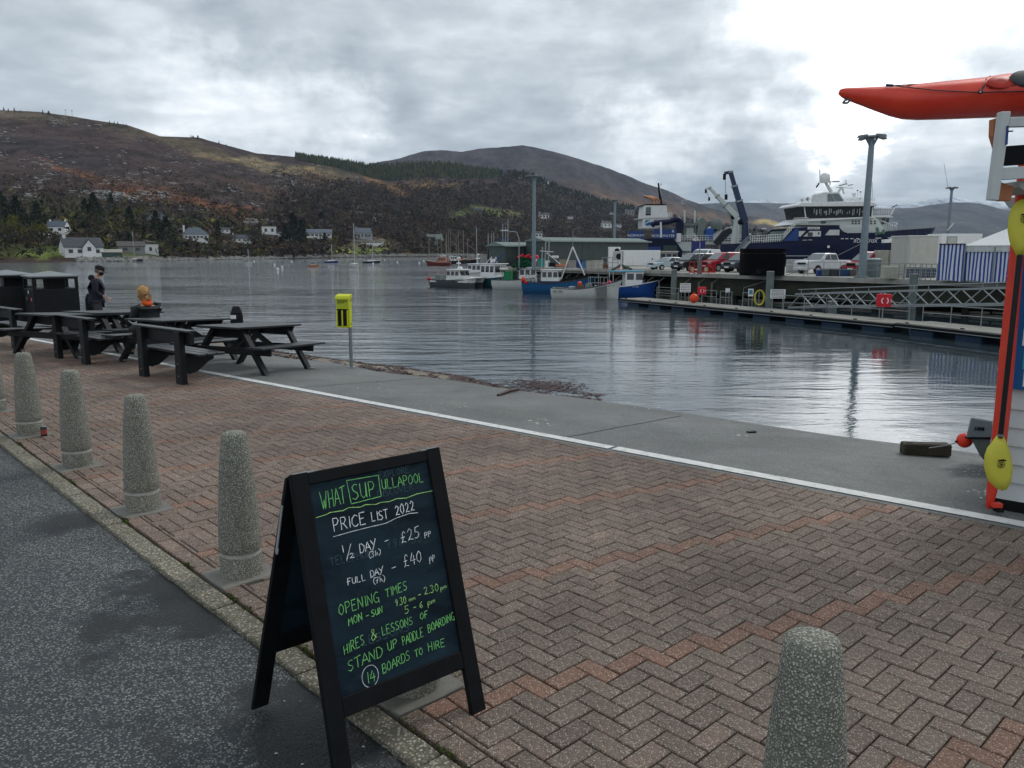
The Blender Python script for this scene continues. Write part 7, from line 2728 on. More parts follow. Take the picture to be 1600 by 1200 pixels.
ADV = {'I': .42, '1': .5, '.': .35, ' ': .6, '-': .9, '(': .5, ')': .5, 'M': 1.05, 'W': 1.1, '/': .6, 'm': .85, 'a': .75, 'p': .7, 'h': .7}
chalkw = M('chalk_white', (.72, .76, .80), .9, var=.1, scale=200)
chalkg = M('chalk_green', (.20, .58, .17), .9, var=.12, scale=200)
chalkl = M('chalk_lime', (.36, .66, .20), .9, var=.12, scale=200)
ghost = M('chalk_ghost', (.030, .058, .075), .9, var=.3, scale=60)
PO = BLp + bn * -.0112


def onboard(x, y, lift=0.0):
 r = ray(x, y)
 o_ = PO + bn * lift
 t_ = (o_ - cam.location).dot(bn) / r.dot(bn)
 return cam.location + r * t_ - BLp


rc = random.Random(77)


def stroke_mesh(lines, width, mat, name, lift):
 mb = MB()
 k_ = [0]
 for ln in lines:
  pts = []
  for (x0, y0), (x1, y1) in zip(ln, ln[1:]):
   m_ = max(1, int(math.hypot(x1 - x0, y1 - y0) / 3.5))
   for j in range(m_):
    pts.append((x0 + (x1 - x0) * j / m_ + rc.uniform(-.18, .18), y0 + (y1 - y0) * j / m_ + rc.uniform(-.18, .18)))
  pts.append(ln[-1])
  P3 = [onboard(x, y, lift) for x, y in pts]
  vs, n = [], len(P3)
  for i in range(n):
   d = (P3[min(i + 1, n - 1)] - P3[max(i - 1, 0)])
   if d.length < 1e-6:
    d = bu.copy()
   sd_ = d.normalized().cross(bn) * width * rc.uniform(.26, .50)
   vs += [P3[i] + sd_, P3[i] - sd_]
  mb.add(vs, [(2 * i, 2 * i + 1, 2 * i + 3, 2 * i + 2) for i in range(n - 1)], mat)
 return mb.build(name, ab)


lift_ = [.0006]


def chalk(txt, p0, p1, h, mat=chalkg, w=.0034, name='chalk_word', up=(-.13, -1.0)):
 tot = sum(ADV.get(ch, .92) for ch in txt) - .12
 dx, dy = (p1[0] - p0[0]) / tot, (p1[1] - p0[1]) / tot
 x = 0.0
 lines = []
 for ch in txt:
  sc_ = rc.uniform(.93, 1.07)
  for ln in GL.get(ch, []):
   lines.append([(p0[0] + dx * (x + a_) + up[0] * h * b2 * sc_, p0[1] + dy * (x + a_) + up[1] * h * b2 * sc_ + rc.uniform(-.3, .3)) for a_, b2 in ln])
  x += ADV.get(ch, .92)
 lift_[0] += .00001
 stroke_mesh(lines, w, mat, name, lift_[0])


def chline(pts, mat, w=.0034, name='chalk_line'):
 lift_[0] += .00001
 stroke_mesh([pts], w, mat, name, lift_[0])


Z1 = lambda x, y: (440 + x / 5.333, 690 + y / 5.333)
Z2 = lambda x, y: (500 + x / 5.715, 880 + y / 5.715)
chalk('EXPLORE', (592, 748), (640, 738), 10, ghost, .006)
chalk('DISCOVER', (590, 778), (646, 765), 10, ghost, .006)
chalk('TELEPHONE', (516, 884), (590, 868), 12, ghost, .006)
chalk('796855', (604, 858), (660, 846), 14, ghost, .006)
chalk('LESSONS', (565, 1010), (640, 985), 13, ghost, .006)
chalk('WHAT', (503, 797), (541, 785.6), 27)
chalk('SUP', (550.6, 781.5), (587, 774.5), 24, w=.0040)
chline([(541.3, 751), (591, 742.5), (595.6, 775.3), (548.8, 787.5), (541.3, 750)], chalkg)
chalk('ULLAPOOL', (597, 765), (662.2, 752.8), 15)
chline([Z1(*p) for p in ((285, 635), (380, 605), (405, 590), (510, 575), (560, 550), (660, 545), (700, 525), (790, 522), (830, 505), (900, 500), (960, 475), (1040, 470), (1130, 435), (1265, 408))], chalkl)
chalk('PRICE', (520.6, 831), (572, 818.4), 19, chalkw, .0042)
chalk('LIST', (580.6, 814.7), (607, 810.5), 15, chalkw, .0040)
chalk('2022', (618, 806), (648, 797), 15, chalkw, .0042)
chline([Z1(*p) for p in ((430, 793), (600, 745), (760, 705), (870, 680), (960, 635), (1060, 600), (1135, 592))], chalkw, .003)
chline([Z1(505, 865), Z1(517, 925)], chalkw)
chline([Z1(577, 850), Z1(542, 992)], chalkw)
chalk('2', (546, 872.5), (554, 870.5), 8, chalkw)
chalk('DAY', (561.9, 864.4), (588, 857), 14, chalkw, .0040)
chalk('(3h)', (576, 872.8), (594.7, 866), 9, chalkw, .003)
chalk('-', (601, 848), (607, 846), 5, chalkw)
chalk('£25', (626.6, 849.4), (656.6, 839), 18, chalkw)
chalk('pp', (663, 838), (673, 834), 9, chalkw, .0028)
chalk('£40', (631, 886.9), (660, 877), 19, chalkw)
chalk('-', (612, 890), (619, 888), 5, chalkw)
chalk('pp', (670.6, 877.5), (679, 872), 10, chalkw, .0028)
chalk('FULL', (542.9, 915), (571.7, 906.2), 10, chalkw)
chalk('DAY', (578.7, 902.7), (599, 896), 10.5, chalkw)
chalk('(7h)', (583, 913), (601.5, 907.7), 9, chalkw, .003)
chalk('OPENING', (529.6, 962.2), (592.7, 940), 16)
chalk('TIMES', (603, 934), (636.5, 921), 13)
chalk('MON', (544.6, 978.5), (566.5, 969.2), 12, w=.0040)
chalk('-', (572, 965), (577, 963), 5)
chalk('SUN', (580.5, 964), (598, 957), 10, w=.0038)
chalk('9.30', (618, 948), (635.5, 942.5), 11, chalkl)
chalk('am', (638.2, 939.7), (649, 936.4), 6, chalkl, .0028)
chalk('-', (653.5, 932), (658, 930.5), 5, chalkl)
chalk('2.30', (662.7, 929.9), (686, 922.5), 12, chalkl)
chalk('pm', (688, 922.9), (698, 918.6), 8, chalkl, .003)
chalk('5', (632, 959.6), (640, 957), 12, chalkl)
chalk('-', (646, 952), (650.5, 950.5), 5, chalkl)
chalk('6', (655.7, 950.5), (661.5, 948.5), 10, chalkl)
chalk('pm', (668, 946.5), (680, 941), 9, chalkl, .003)
chalk('HIRES', (537.6, 1024), (570, 1006), 15)
chalk('&', (579.6, 1003), (588.4, 998), 17, chalkl)
chalk('LESSONS', (597, 993), (645.5, 975), 12.5)
chalk('OF', (656.6, 969), (669, 964.5), 10)
chalk('STAND', (543.7, 1050), (598, 1025), 17)
chalk('UP', (606, 1018), (621, 1010), 13)
chalk('PADDLE', (629, 1009), (662, 994), 14)
chalk('BOARDING', (669, 989), (710, 968), 12.5, w=.0036)
chalk('14', (573, 1069), (587.5, 1063), 18)
chline([(578.5 + 12.8 * math.cos(q * .35) - 1.5 * math.sin(q * .35), 1056.5 + 17.5 * math.sin(q * .35)) for q in range(19)], chalkw, .0024)
chalk('BOARDS', (598, 1053), (641, 1030), 14)
chalk('TO', (648.5, 1028), (661, 1022), 11)
chalk('HIRE', (669, 1018), (695.5, 1009.5), 12.5)

# ------------------------------------------------------------------ benches and picnic tables
plas = M('recycled_plastic_black', (.010, .011, .013), .5, var=.3, scale=6, spec=.2)
slat = M('recycled_plastic_slat', (.016, .019, .022), .36, var=.25, scale=4, spec=.45)
bolt = M('bolt_steel', (.25, .26, .27), .4, metal=.6)
yawL = math.atan2(WD.y, WD.x)


def bench():
 root = thing('bench', 'x', 'bench', (0, 0, 0), yawL, 'black recycled-plastic benches facing the water')
 for s_ in (-.58, .58):
  m_ = MB()
  m_.add([(s_ - .095, -.035, 0), (s_ + .095, -.035, 0), (s_ + .085, -.035, .40), (s_ + .075, -.035, .76), (s_ - .075, -.035, .76), (s_ - .085, -.035, .40),
    (s_ - .095, .05, 0), (s_ + .095, .05, 0), (s_ + .085, .05, .40), (s_ + .075, .05, .76), (s_ - .075, .05, .76), (s_ - .085, .05, .40)],
               [(0, 1, 2, 3, 4, 5), (11, 10, 9, 8, 7, 6), (1, 0, 6, 7), (2, 1, 7, 8), (3, 2, 8, 9), (4, 3, 9, 10), (5, 4, 10, 11), (0, 5, 11, 6)], plas)
  m_.build('post', root, bevel=.006)
  m_ = MB()
  m_.extr([(.05, .16), (.12, .14), (.24, .17), (.42, .30), (.50, .33), (.50, .41), (.05, .41)], (s_ - .05, 0, 0), (0, 1, 0), (0, 0, 1), .10, plas)
  m_.build('bracket', root, bevel=.006)
  for z in (.12, .3):
   MB().cyl((s_, -.035, z), (s_, -.041, z), .011, bolt, n=8).build('bolt', root)
 for i in range(3):
  y = .10 + i * .145
  MB().b2((-.86, y, .412), (.92, y + .13, .45), slat).build('seat_slat', root, bevel=.008)
 MB().b2((-.80, .055, .58), (.84, .10, .745), plas).build('backrest', root, bevel=.006)
 MB().b2((-.83, -.02, .764), (.87, .115, .79), slat).build('top_rail', root, bevel=.006)
 return root


bn_ = bench()
c1 = (G(223, 588) + G(286, 600)) / 2
bn_.location = c1
bn_['label'] = 'black bench nearest the camera, right of the other two'
dup(bn_, (G(91, 560) + G(135, 569)) / 2, None, 'black bench in the middle of the row of three')
dup(bn_, G(24, 545) - Vector((WD.x, WD.y, 0)) * .58, None, 'black bench at the far left, cut by the photo edge')

NT, FT = G(333, 515.5, .70), G(432, 506.5, .63)
NT = Vector((NT.x, NT.y, 0))
tdir = (FT - NT)
tdir.z = 0
TL_ = tdir.length + .15
tdir.normalize()
yawT = math.atan2(tdir.y, tdir.x)


def picnic():
 root = thing('picnic_table', 'x', 'picnic table', (0, 0, 0), yawT, 'black picnic tables on the concrete apron')
 Lh = TL_ / 2
 for i in range(5):
  y = -.36 + i * .146
  MB().b2((-Lh, y, .715), (Lh, y + .138, .75), slat).build('table_plank', root, bevel=.006)
 for s_ in (-1, 1):
  for k_ in (0, 1):
   y = s_ * (.60 + k_ * .15)
   MB().b2((-Lh - .02, y - .07, .42), (Lh + .02, y + .07, .455), slat).build('seat_plank', root, bevel=.006)
 for e in (-Lh + .32, Lh - .32):
  for s_ in (-1, 1):
   MB().beam((e, s_ * .68, 0), (e, s_ * .24, .71), .055, .13, plas, upv=(1, 0, 0)).build('leg', root)
   MB().b2((e - .04, s_ * .70 - .09, 0), (e + .04, s_ * .70 + .09, .02), galv).build('foot_plate', root)
  MB().b2((e - .075, -.80, .31), (e - .03, .80, .42), plas).build('seat_bearer', root, bevel=.01)
  m_ = MB()
  m_.extr([(-.36, .715), (-.30, .56), (.30, .56), (.36, .715)], (e + .03, 0, 0), (0, 1, 0), (0, 0, 1), .05, plas)
  m_.build('top_bearer', root)
  k_ = 1 if e > 0 else -1
  MB().beam((e - k_ * .05, 0, .36), (e - k_ * .75, 0, .70), .05, .10, plas, upv=(0, 1, 0)).build('brace', root)
 return root


def tilt(r_, p):
 """stand a thing on the sloping apron"""
 n_ = Vector((SL * WN.x, SL * WN.y, 1)).normalized()
 qn = Vector((0, 0, 1)).rotation_difference(n_)
 rz = r_.rotation_euler[2]
 r_.rotation_euler = (qn @ Matrix.Rotation(rz, 3, 'Z').to_quaternion()).to_euler()
 r_.location = p


pt_ = picnic()
ctr = NT + tdir * TL_ / 2
tilt(pt_, Vector((ctr.x, ctr.y, apz(ctr.x, ctr.y))))
pt_['label'] = 'picnic table at the right end, beside the black post'
tabs = [((296, 495.5), 'picnic table with the seated person behind it'), ((136, 486), 'picnic table in front of the black litter bins'), ((196, 485), 'picnic table just right of the standing man')]


def APH(x, y, h):
 r = ray(x, y)
 k_ = r.z + SL * (WN.x * r.x + WN.y * r.y)
 t = (SL * WC - EYE + h) / k_
 return Vector((r.x * t, r.y * t, 0))


for (x, y), lb in tabs:
 f_ = APH(x, y, .75)
 c_ = f_ - tdir * TL_ / 2 + Vector((WN.x, WN.y, 0)) * .45
 r_ = dup(pt_, (c_.x, c_.y, apz(c_.x, c_.y)), None, lb)
TABB = APH(296, 495.5, .75) - tdir * TL_ / 2


def blackpost(x, y, ytop, label):
 p = AP(x, y)
 d = p.y
 H = (y - ytop) / F * p.length
 root = thing('marker_post', label, 'post', p, .3, 'stout black posts on the apron')
 MB().box((0, 0, H * .42), (.24, .20, H * .84), plas).build('shaft', root, bevel=.02)
 MB().box((0, 0, H * .92), (.24, .20, H * .16), plas, taper=.55).build('cap', root, bevel=.015)
 return root, H


r_, H = blackpost(373, 552, 482, 'black post with white label behind the right-hand picnic table')
MB().b2((-.12, -.108, H * .74), (-.01, -.102, H * .82), white).build('label_plate', r_)
blackpost(144, 506, 464, 'black post partly hidden behind the standing man')

p = AP(548, 575)
root = thing('dispenser_sign', 'bright yellow dispenser box on a thin grey pole at the apron edge', 'sign', p, -.25)
yl = M('sign_yellow', (.58, .62, .02), .45, var=.06, scale=6, dirt=.1)
k_ = p.length / F
zt, zb = EYE - (447 - 392) / F * p.y * 1.0, EYE - (496 - 392) / F * p.y
zt, zb = zt * 1.0, zb * 1.0
w_ = 20 * k_
MB().b2((-w_ * .85, -.10, zb), (w_ * .25, .0, zt - .02), yl).build('box', root, bevel=.008)
MB().add([(-w_ * .88, -.12, zt - .05), (w_ * .28, -.12, zt - .05), (w_ * .28, .01, zt - .02), (-w_ * .88, .01, zt - .02), (-w_ * .88, -.10, zt), (w_ * .28, -.10, zt), (w_ * .28, .01, zt + .035), (-w_ * .88, .01, zt + .035)],
         [(0, 1, 5, 4), (1, 2, 6, 5), (2, 3, 7, 6), (3, 0, 4, 7), (4, 5, 6, 7), (3, 2, 1, 0)], yl).build('lid', root)
hh = zt - zb
MB().b2((-w_ * .78, -.108, zb + hh * .06), (w_ * .17, -.1005, zb + hh * .60), blackp).build('dark_window', root)
for u in (-.76, -.32, .12):
 MB().b2((w_ * u - .012, -.118, zb + hh * .06), (w_ * u + .012, -.1085, zb + hh * .56), yl).build('slot_bar', root)
MB().b2((-w_ * .75, -.106, zb + hh * .64), (w_ * .14, -.1005, zb + hh * .90), M('sign_green_yellow', (.38, .44, .03), .5)).build('panel', root)
for j, (u0, u1, z) in enumerate(((-.7, .08, .845), (-.7, -.1, .79))):
 tl = MB()
 x = u0
 while x < u1:
  tl.b2((w_ * x, -.110, zb + hh * (z - .012)), (w_ * min(u1, x + .09), -.1065, zb + hh * (z + .014)), blackp)
  x += .12
 tl.build('text_line', root)['kind'] = 'stuff'
for z in (.12, .86):
 MB().cyl((w_ * .25, -.05, zb + hh * z), (w_ * .25 + .008, -.05, zb + hh * z), .012, blackp, n=8).build('screw', root)
MB().cyl((0, .03, 0), (0, .03, zt), .030, M('pole_grey', (.22, .25, .26), .45, metal=.4), n=12).build('pole', root)
MB().cyl((0, .03, 0), (0, .03, .015), .08, galv, n=12).build('base_plate', root)


def litter(x0, x1, y, ytop, label, stick_):
 p = AP((x0 + x1) / 2, y)
 k_ = p.length / F
 W = (x1 - x0) * k_ / 1.38
 H = (y - ytop) * k_ * 1.0
 root = thing('litter_bin', label, 'litter bin', p + Vector((0, W * .35, 0)), R(42), 'black square litter bins with pitched lids')
 body = MB()
 h = W / 2
 body.b2((-h, -h, 0), (h, h, H * .70), plas)
 body.build('body', root, bevel=.012)
 for sx_ in (-1, 1):
  for sy_ in (-1, 1):
   MB().b2((sx_ * h - sx_ * .07, sy_ * h - sy_ * .07, H * .70), (sx_ * h, sy_ * h, H * .87), plas).build('corner_post', root)
 MB().b2((-h * .2, -h * .2, H * .70), (h * .6, h * .6, H * .87), plas).build('baffle', root)
 MB().b2((-h, -h, H * .865), (h, h, H * .9), plas).build('lintel', root)
 o_ = h * 1.06
 MB().add([(-o_, -o_, H * .90), (o_, -o_, H * .90), (o_, o_, H * .90), (-o_, o_, H * .90), (-o_, -o_, H * .92), (o_, -o_, H * .92), (o_, o_, H * .92), (-o_, o_, H * .92), (0, 0, H)],
             [(0, 1, 5, 4), (1, 2, 6, 5), (2, 3, 7, 6), (3, 0, 4, 7), (3, 2, 1, 0), (4, 5, 8), (5, 6, 8), (6, 7, 8), (7, 4, 8)], M('lid_grey', (.20, .22, .23), .45, dirt=.3)).build('lid', root)
 for kind, u, z in stick_:
  if kind == 'red':
   MB().cyl((-h - .001, u * h, z * H), (-h - .006, u * h, z * H), .062, M('sticker_red', (.45, .03, .05), .5), n=16).build('sticker', root)
   MB().b2((-h - .0085, u * h - .035, z * H - .012), (-h - .0065, u * h + .035, z * H + .012), white).build('sticker_bar', root)
  elif kind == 'grey':
   MB().cyl((-h - .001, u * h, z * H), (-h - .006, u * h, z * H), .055, M('sticker_grey', (.12, .13, .12), .5), n=16).build('sticker', root)
  else:
   MB().b2((-h - .005, u * h - .04, z * H - .04), (-h - .001, u * h + .04, z * H + .04), white).build('notice', root)
 return root


litter(35, 111, 514, 436.5, 'right-hand black litter bin with red and grey round stickers', [('red', -.55, .52), ('grey', .45, .52), ('w', .0, .64)])
litter(-34, 43, 508, 436, 'left-hand black litter bin with one red sticker, cut by the photo edge', [('red', -.2, .55), ('w', .55, .7)])


# ------------------------------------------------------------------ people
def skinned(name, parent, verts, edges, mat, sub=2, root_i=0):
 """verts: (x, y, z, r) or (x, y, z, rx, ry)"""
 me = bpy.data.meshes.new(name)
 me.from_pydata([v[:3] for v in verts], edges, [])
 o = bpy.data.objects.new(name, me)
 COL.objects.link(o)
 md = o.modifiers.new('skin', 'SKIN')
 md.use_smooth_shade = True
 for i, v in enumerate(verts):
  sv = me.skin_vertices[0].data[i]
  sv.radius = (v[3], v[4] if len(v) > 4 else v[3])
  sv.use_root = i == root_i
 ss = o.modifiers.new('sub', 'SUBSURF')
 ss.levels = ss.render_levels = sub
 dg = bpy.context.evaluated_depsgraph_get()
 m2 = bpy.data.meshes.new_from_object(o.evaluated_get(dg))
 m2.name = name
 bpy.data.objects.remove(o)
 m2.materials.clear()
 m2.materials.append(mat)
 for p_ in m2.polygons:
  p_.use_smooth = True
  p_.material_index = 0
 o = bpy.data.objects.new(name, m2)
 COL.objects.link(o)
 o.parent = parent
 return o


skinm = M('skin', (.42, .24, .17), .55, var=.08, scale=12)
jackm = M('navy_jacket', (.010, .013, .024), .75, var=.3, scale=10, bmp=.004)
jeans = M('dark_jeans', (.045, .050, .052), .85, var=.3, scale=10, bmp=.003)
hairm = M('grey_hair', (.10, .09, .085), .8, var=.3, scale=40)
blond = M('blond_hat', (.50, .30, .13), .8, var=.25, scale=20, bmp=.004)
scarf = M('orange_scarf', (.60, .08, .015), .8, var=.25, scale=20)
shoem = M('dark_shoes', (.012, .012, .013), .6)
greenj = M('dark_green_jacket', (.014, .018, .018), .7, var=.3, scale=9, bmp=.004)


def hand(parent, c, d, side, mat=skinm, s=1.0):
 """relaxed curled hand: palm and four fingers and a thumb as one skinned mesh; d points along the fingers"""
 d = Vector(d).normalized()
 sx_ = Vector(side).normalized()
 nn = d.cross(sx_)
 c = Vector(c)
 vs, es = [], []

 def add(p, r, prev):
  vs.append((p.x, p.y, p.z, r))
  if prev is not None:
   es.append((prev, len(vs) - 1))
  return len(vs) - 1
 w = add(c, .024 * s, None)
 pm = add(c + d * .045 * s, .030 * s, w)
 for i, ln in enumerate((.070, .080, .076, .060)):
  k_ = add(c + d * .085 * s + sx_ * (-.030 + .020 * i) * s, .0095 * s, pm)
  k2 = add(c + d * (.085 + ln * .5) * s + sx_ * (-.032 + .021 * i) * s + nn * .014 * s, .0085 * s, k_)
  add(c + d * (.085 + ln * .85) * s + sx_ * (-.030 + .020 * i) * s + nn * .036 * s, .007 * s, k2)
 t1 = add(c + d * .03 * s - sx_ * .040 * s, .011 * s, pm)
 add(c + d * .07 * s - sx_ * .052 * s + nn * .018 * s, .009 * s, t1)
 return skinned('hand', parent, vs, es, mat, 1, 1)


def head(parent, c, fwd, mat, s=1.0):
 """skull, jaw, nose, ears, eyes, mouth; fwd is where the face looks"""
 f_ = Vector(fwd).normalized()
 side = f_.cross(Vector((0, 0, 1))).normalized()
 u = side.cross(f_)
 c = Vector(c)
 rings = []
 prof = [(-.125, .030, .035, .050), (-.105, .048, .050, .038), (-.075, .060, .068, .022), (-.04, .068, .080, .010), (0, .074, .092, .0), (.04, .076, .098, -.004), (.075, .070, .090, -.008), (.105, .048, .062, -.01), (.120, .015, .02, -.01)]
 for z, rx, ry, off in prof:
  rings.append([c + u * z * s + side * math.cos(t_) * rx * s + f_ * (math.sin(t_) * ry + off) * s for t_ in [i * math.pi / 8 for i in range(16)]])
 mb = MB()
 mb.loft(rings, mat, smooth=True)
 mb.add([c + f_ * .088 * s + u * .015 * s, c + f_ * .085 * s - u * .035 * s + side * .016 * s, c + f_ * .085 * s - u * .035 * s - side * .016 * s, c + f_ * .112 * s - u * .028 * s], [(0, 1, 3), (0, 3, 2), (1, 2, 3)], mat)
 o = mb.build('head', parent)
 for q in (-1, 1):
  MB().ball(c + side * q * .076 * s - u * .005 * s, .022 * s, mat, 8, 6, sx=.5).build('ear', o)
  MB().ball(c + side * q * .030 * s + f_ * .080 * s + u * .018 * s, .011 * s, white, 8, 6).build('eye', o)
 MB().box(c + f_ * .092 * s - u * .062 * s, (.034 * s, .012 * s, .008 * s), M('lips', (.3, .1, .09), .6), rot=math.atan2(side.y, side.x)).build('mouth', o)
 return o, f_, side, u


mp = AP(158, 524)
mh = 96 / F * mp.length
S_ = mh / 1.76
man = thing('person', 'person in black cap, face mask and navy hooded jacket standing with head bowed', 'person', mp, R(22), scale=S_)
skinned('body', man, [(-.02, 0, .93, .11, .10), (-.02, 0, 1.12, .11, .09), (-.01, 0, 1.32, .10, .09), (0, 0, 1.46, .055), (.05, 0, 1.54, .055), (-.02, .10, .86, .10), (.0, .11, .48, .068), (-.03, .11, .09, .05), (.12, .12, .035, .042),
                      (-.02, -.10, .86, .10), (.03, -.11, .48, .068), (.02, -.11, .09, .05), (.17, -.12, .035, .042), (-.01, .19, 1.35, .045), (-.03, .25, 1.12, .04), (.17, .17, .98, .034), (-.01, -.19, 1.35, .045), (-.03, -.25, 1.12, .04), (.17, -.15, .97, .036)],
  [(0, 1), (1, 2), (2, 3), (3, 4), (0, 5), (5, 6), (6, 7), (7, 8), (0, 9), (9, 10), (10, 11), (11, 12), (2, 13), (13, 14), (14, 15), (2, 16), (16, 17), (17, 18)], skinm)
skinned('jacket', man, [(-.03, 0, .86, .19, .20), (-.03, 0, 1.02, .19, .19), (-.02, 0, 1.2, .20, .19), (-.01, 0, 1.36, .185, .18), (.01, 0, 1.46, .115), (-.01, .20, 1.37, .085), (-.03, .26, 1.12, .07), (.13, .20, .99, .058), (-.01, -.20, 1.37, .085), (-.03, -.26, 1.12, .07), (.13, -.18, .98, .058)],
  [(0, 1), (1, 2), (2, 3), (3, 4), (3, 5), (5, 6), (6, 7), (3, 8), (8, 9), (9, 10)], jackm, 2, 1)
skinned('trousers', man, [(-.02, 0, .92, .165, .14), (-.02, .10, .82, .115), (.0, .11, .48, .088), (-.03, .11, .10, .075), (-.02, -.10, .82, .115), (.03, -.11, .48, .088), (.02, -.11, .10, .075)], [(0, 1), (1, 2), (2, 3), (0, 4), (4, 5), (5, 6)], jeans)
for s_, x in ((.11, .03), (-.11, .08)):
 skinned('shoe', man, [(x - .10, s_, .045, .045), (x + .02, s_, .045, .048), (x + .14, s_, .035, .04)], [(0, 1), (1, 2)], shoem, 1)
hd, f_, sd_, u_ = head(man, (.085, 0, 1.625), (1, 0, -.32), skinm)
hc = Vector((.085, 0, 1.625))
mk = MB()
mk.loft([[hc + u_ * z + sd_ * math.cos(t_) * rx + f_ * (math.sin(t_) * ry + .012) for t_ in [i * math.pi / 8 for i in range(9)]] for z, rx, ry in ((-.115, .04, .055), (-.08, .066, .088), (-.045, .072, .100), (-.012, .076, .100))], M('mask_black', (.008, .008, .01), .8), closed=False, caps=False)
mk.build('face_mask', man)
cp_ = MB()
cp_.loft([[hc + u_ * z + sd_ * math.cos(t_) * rx + f_ * (math.sin(t_) * ry - .008) for t_ in [i * math.pi / 8 for i in range(16)]] for z, rx, ry in ((.035, .086, .108), (.075, .092, .116), (.115, .084, .106), (.140, .05, .07), (.146, .01, .02))], M('cap_black', (.008, .009, .012), .8))
cp_.build('cap', man)
pk = MB()
pk.extr([(-.075, .075), (-.055, .155), (0, .178), (.055, .155), (.075, .075)], tuple(hc + u_ * .042), tuple(sd_), tuple((f_ - u_ * .25).normalized()), .010, M('cap_black', None))
pk.build('cap_peak', man)
MB().loft([[hc + u_ * z + sd_ * math.cos(t_) * rx + f_ * (math.sin(t_) * ry - .008) for t_ in [math.pi + i * math.pi / 8 for i in range(9)]] for z, rx, ry in ((-.06, .072, .092), (-.02, .080, .104), (.04, .083, .107))], hairm, closed=False, caps=False).build('hair', man)
skinned('hood', man, [(-.10, -.11, 1.46, .06), (-.15, 0, 1.48, .085), (-.10, .11, 1.46, .06)], [(0, 1), (1, 2)], jackm, 2, 1)
hand(man, (.19, .15, .965), (.75, -.1, -.6), (0, 1, 0))
hand(man, (.19, -.13, .955), (.75, .1, -.6), (0, -1, 0))
MB().box((.28, .02, .93), (.05, .04, .015), white).build('held_paper', man)

wn2 = Vector((-tdir.y, tdir.x, 0))
sp_ = TABB - tdir * .1
best_ = None
for j in range(-40, 40):
 q = TABB + tdir * (j * .05)
 for sgn in (1, -1):
  q2 = q + wn2 * (.66 * sgn)
  x_, y_ = px_of(q2.x, q2.y, apz(q2.x, q2.y) + .8)
  e_ = abs(x_ - 233) + (0 if q2.y > q.y else 100)
  if best_ is None or e_ < best_[0]:
   best_ = (e_, q2, sgn)
sp_ = best_[1]
fx_ = wn2 * best_[2]
wom = thing('person', 'person with sandy hair, orange scarf and dark jacket sitting with back turned', 'person', (sp_.x, sp_.y, apz(sp_.x, sp_.y)), math.atan2(fx_.y, fx_.x) - .35, scale=.98)
skinned('body', wom, [(0, 0, .55, .10, .10), (.02, 0, .75, .10, .09), (.04, 0, .90, .09, .08), (.07, 0, 1.03, .05), (.10, 0, 1.09, .05), (.12, .10, .52, .09), (.42, .11, .50, .065), (.45, .11, .08, .045), (.56, .11, .035, .04), (.12, -.10, .52, .09), (.42, -.11, .50, .065), (.45, -.11, .08, .045), (.56, -.11, .035, .04),
                      (.05, .18, .92, .04), (.10, .26, .72, .038), (.30, .12, .68, .034), (.05, -.18, .92, .04), (.16, -.25, .74, .05), (.22, -.16, .98, .036)],
  [(0, 1), (1, 2), (2, 3), (3, 4), (0, 5), (5, 6), (6, 7), (7, 8), (0, 9), (9, 10), (10, 11), (11, 12), (2, 13), (13, 14), (14, 15), (2, 16), (16, 17), (17, 18)], skinm)
skinned('jacket', wom, [(0, 0, .50, .20, .21), (.01, 0, .68, .20, .20), (.03, 0, .85, .20, .19), (.05, 0, .98, .14, .15), (.05, .19, .93, .085), (.10, .27, .72, .07), (.26, .15, .68, .055), (.05, -.19, .93, .085), (.17, -.27, .74, .07), (.22, -.18, .93, .055)],
  [(0, 1), (1, 2), (2, 3), (3, 4), (4, 5), (5, 6), (3, 7), (7, 8), (8, 9)], greenj, 2, 1)
skinned('trousers', wom, [(.0, 0, .52, .17, .15), (.12, .10, .52, .105), (.42, .11, .50, .08), (.45, .11, .09, .065), (.12, -.10, .52, .105), (.42, -.11, .50, .08), (.45, -.11, .09, .065)], [(0, 1), (1, 2), (2, 3), (0, 4), (4, 5), (5, 6)], jeans)
for s_ in (.11, -.11):
 skinned('shoe', wom, [(.42, s_, .045, .04), (.50, s_, .045, .045), (.60, s_, .035, .038)], [(0, 1), (1, 2)], shoem, 1)
hc = Vector((.13, 0, 1.175))
hd, f_, sd_, u_ = head(wom, hc, (1, -.15, -.15), skinm, .95)
MB().loft([[hc + u_ * z + sd_ * math.cos(t_) * rx + f_ * (math.sin(t_) * ry - .015) for t_ in [i * math.pi / 8 for i in range(16)]] for z, rx, ry in ((-.02, .090, .108), (.03, .102, .122), (.08, .100, .118), (.12, .078, .09), (.145, .04, .05), (.150, .008, .01))], blond).build('hat', wom)
skinned('hair', wom, [(.07, 0, 1.16, .09), (.05, -.04, 1.09, .075), (.04, -.10, 1.03, .05), (.05, .06, 1.07, .04)], [(0, 1), (1, 2), (0, 3)], blond, 1)
hn = 260
hth, hz = rs.uniform(0, 6.28, hn), rs.uniform(-.17, .13, hn)
hr = .098 * np.sqrt(np.clip(1 - (np.maximum(hz, 0) / .155) ** 2, .05, 1)) * np.where(hz < -.08, .9, 1)
HP = np.stack([hc.x - .015 + np.cos(hth) * hr * 1.08, np.sin(hth) * hr, hc.z + hz], -1)
HP = HP[(HP[:, 0] < hc.x + .03) | (HP[:, 2] > hc.z + .03)]
hv, hf_, hcol = tufts(HP, np.full(len(HP), .018), palette(len(HP), [(.42, .25, .10), (.30, .17, .07), (.52, .34, .17)], [3, 2, 1]), 3, 1.6, .9)
ho_ = npmesh('loose_hair', hv, hf_, [vegm], False, {'zone': hcol})
ho_.parent = wom
